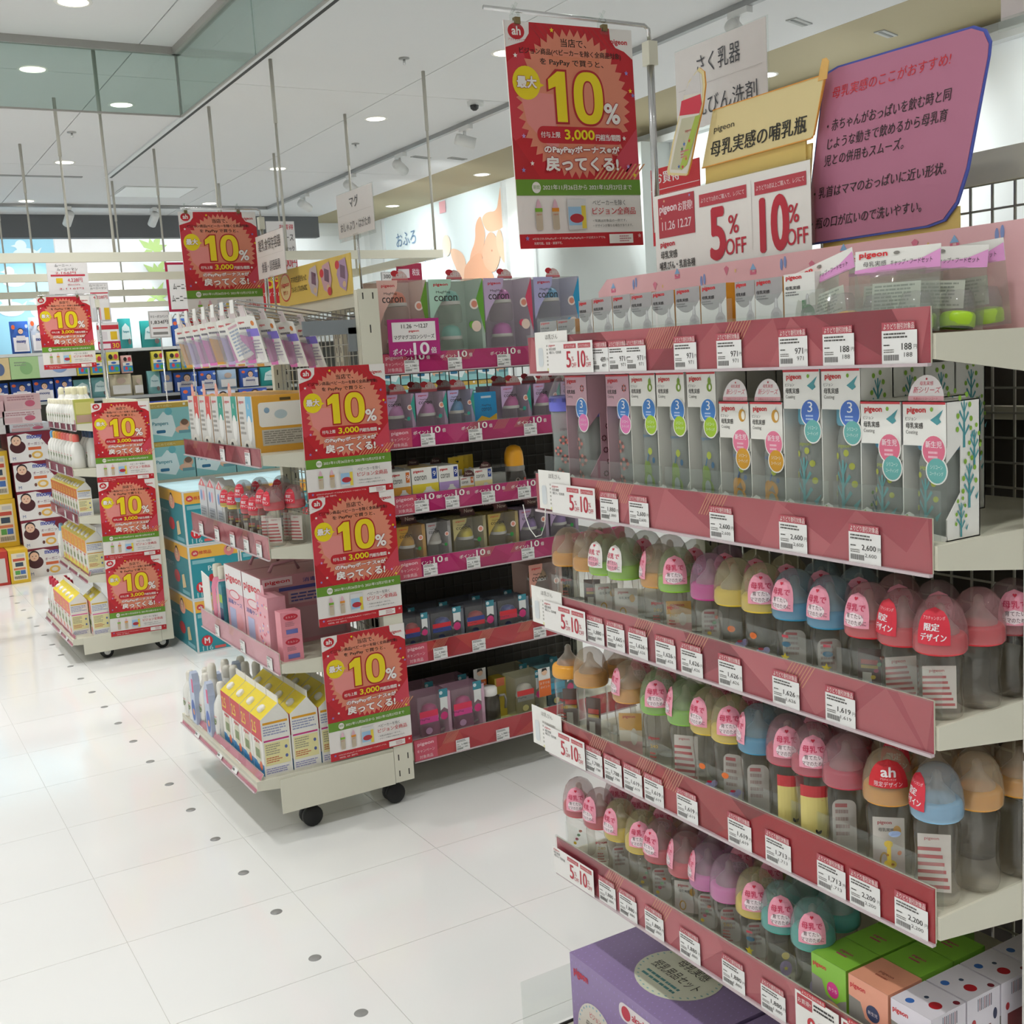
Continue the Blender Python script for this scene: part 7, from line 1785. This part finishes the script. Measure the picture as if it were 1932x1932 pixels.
hung_sign(3.01, 6.6, 1.94, .08, .08, 'b4b2b2', [('300', .5, .5, .3, '5a5658', .6)], 'small grey card by the end of the hanging grid', floor=1.529)
hung_sign(3.11, 6.58, 1.93, .175, .14, 'a82448', [(None, .5, .0, .999, 'a82448', 1.0), (None, .28, .35, .4, 'e4dce0', .44), ('税抜', .76, .45, .3, 'f0dce4', .3)], 'crimson card by the end of the hanging grid', floor=1.529)

# ------------------------------------------------------------------ pictures on the lit walls
o = empty('wall_picture', 'large lit bath picture of a baby held in bare arms with blue lettering', 'picture', (5.694, 12.28, 0), S90)
MB().box(0, 2.74, 0, .006, 1.6, 3.09, mat('picture_pale_blue', 'e6f2f4', .45, noise=.02, scale=1.2)).build('panel', o)
p = Print(1.0, .0015); p.l = 1
SK = ('f0c0a0', 'ecb494', 'f2c8ac', 'e8ac8a', 'eab698', 'eec0a4')
polys = [[(2.70, 3.08), (2.64, 2.94), (2.59, 2.83), (2.41, 2.85), (2.31, 2.82), (2.29, 2.77), (2.39, 2.65), (2.63, 2.65), (2.73, 2.68), (2.73, 3.08)],
         [(2.27, 2.84), (2.15, 2.76), (2.14, 2.6), (2.02, 2.49), (1.98, 2.38), (2.0, 2.2), (2.2, 2.2), (2.29, 2.53), (2.36, 2.65), (2.29, 2.77)],
         [(1.59, 2.59), (1.78, 2.55), (1.89, 2.48), (1.92, 2.38), (1.95, 2.05), (1.84, 2.05), (1.76, 2.27), (1.67, 2.4), (1.6, 2.5)],
         [(1.92, 2.4), (2.22, 2.5), (2.28, 2.38), (2.48, 2.24), (2.53, 2.0), (1.85, 2.0), (1.85, 2.31)],
         [(2.28, 2.49), (2.35, 2.6), (2.44, 2.66), (2.55, 2.62), (2.63, 2.43), (2.59, 2.34), (2.49, 2.25), (2.34, 2.3), (2.27, 2.39)],
         [(2.55, 2.6), (2.65, 2.68), (2.71, 2.49), (2.72, 2.32), (2.67, 2.34), (2.58, 2.45)]]
def chaikin(q, n=3):
    for _ in range(n):
        q = [pt for a_, b_ in zip(q, q[1:] + q[:1]) for pt in ((.75 * a_[0] + .25 * b_[0], .75 * a_[1] + .25 * b_[1]), (.25 * a_[0] + .75 * b_[0], .25 * a_[1] + .75 * b_[1]))]
    return q
for c, q in zip(SK, polys):
    p.poly(chaikin(q), c); p.up()
p.text('おふろ', .56, 2.73, .15, '6a8ab0', w=.5); p.text('タイム', 1.0, 2.50, .14, '6a8ab0', w=.5)
p.rect(1.42, 2.96, 1.56, 3.08, 'f2b8c0'); p.oval(1.52, 2.62, .1, .11, 'f8dcc8'); p.oval(2.47, 2.47, .015, .01, 'c88a70')
p.build('picture_print', o, (0, -.001, 0))
o = empty('wall_picture', 'pale blue wall panel with white duck silhouettes at the back of the shop', 'picture', (.3, 12.745, 0))
MB().box(0, 1.82, 0, .004, 1.72, 2.99, mat('picture_sky_blue', '9cd0e4', .45, noise=.02, scale=1.2)).build('panel', o)
p = Print(1.0, .0015)
for x, z, s in ((1.50, 2.86, 1.0), (1.36, 2.60, .9), (1.3, 2.32, 1.0), (.9, 2.8, 1.0), (1.62, 2.3, 1.1)):
    p.oval(x, z, .055 * s, .055 * s, 'dcebee'); p.oval(x + .04 * s, z - .1 * s, .13 * s, .075 * s, 'dcebee'); p.poly([(x - .05 * s, z + .01), (x - .10 * s, z - .005), (x - .05 * s, z - .02)], 'dcebee'); p.poly([(x + .12 * s, z - .08 * s), (x + .2 * s, z - .02 * s), (x + .15 * s, z - .12 * s)], 'dcebee')
p.build('picture_print', o, (0, -.001, 0))
o = empty('wall_picture', 'white wall panel with soft green leaf shapes at the back of the shop', 'picture', (2.13, 12.745, 0))
MB().box(0, .62, 0, .003, 1.72, 2.95, mat('picture_off_white', 'e8e6e6', .45, noise=.01)).box(.63, 3.5, 0, .003, 1.72, 2.95, LITW).build('panel', o)
p = Print(1.0, .0015)
for x, z, s in ((1.0, 2.86, 1.0), (1.02, 2.6, .9), (.98, 2.35, .8)):
    for a, l in ((20, .17), (60, .2), (100, .13), (140, .18), (-20, .12), (200, .12)):
        ca, sa = math.cos(RAD(a)), math.sin(RAD(a))
        p.poly([(x, z - .06), (x + ca * l * .5 - sa * .035 * s, z - .06 + sa * l * .5 + ca * .035 * s), (x + ca * l, z - .06 + sa * l), (x + ca * l * .5 + sa * .035 * s, z - .06 + sa * l * .5 - ca * .035 * s)], 'bfdc8c')
    p.up()
p.build('picture_print', o, (0, -.001, 0))
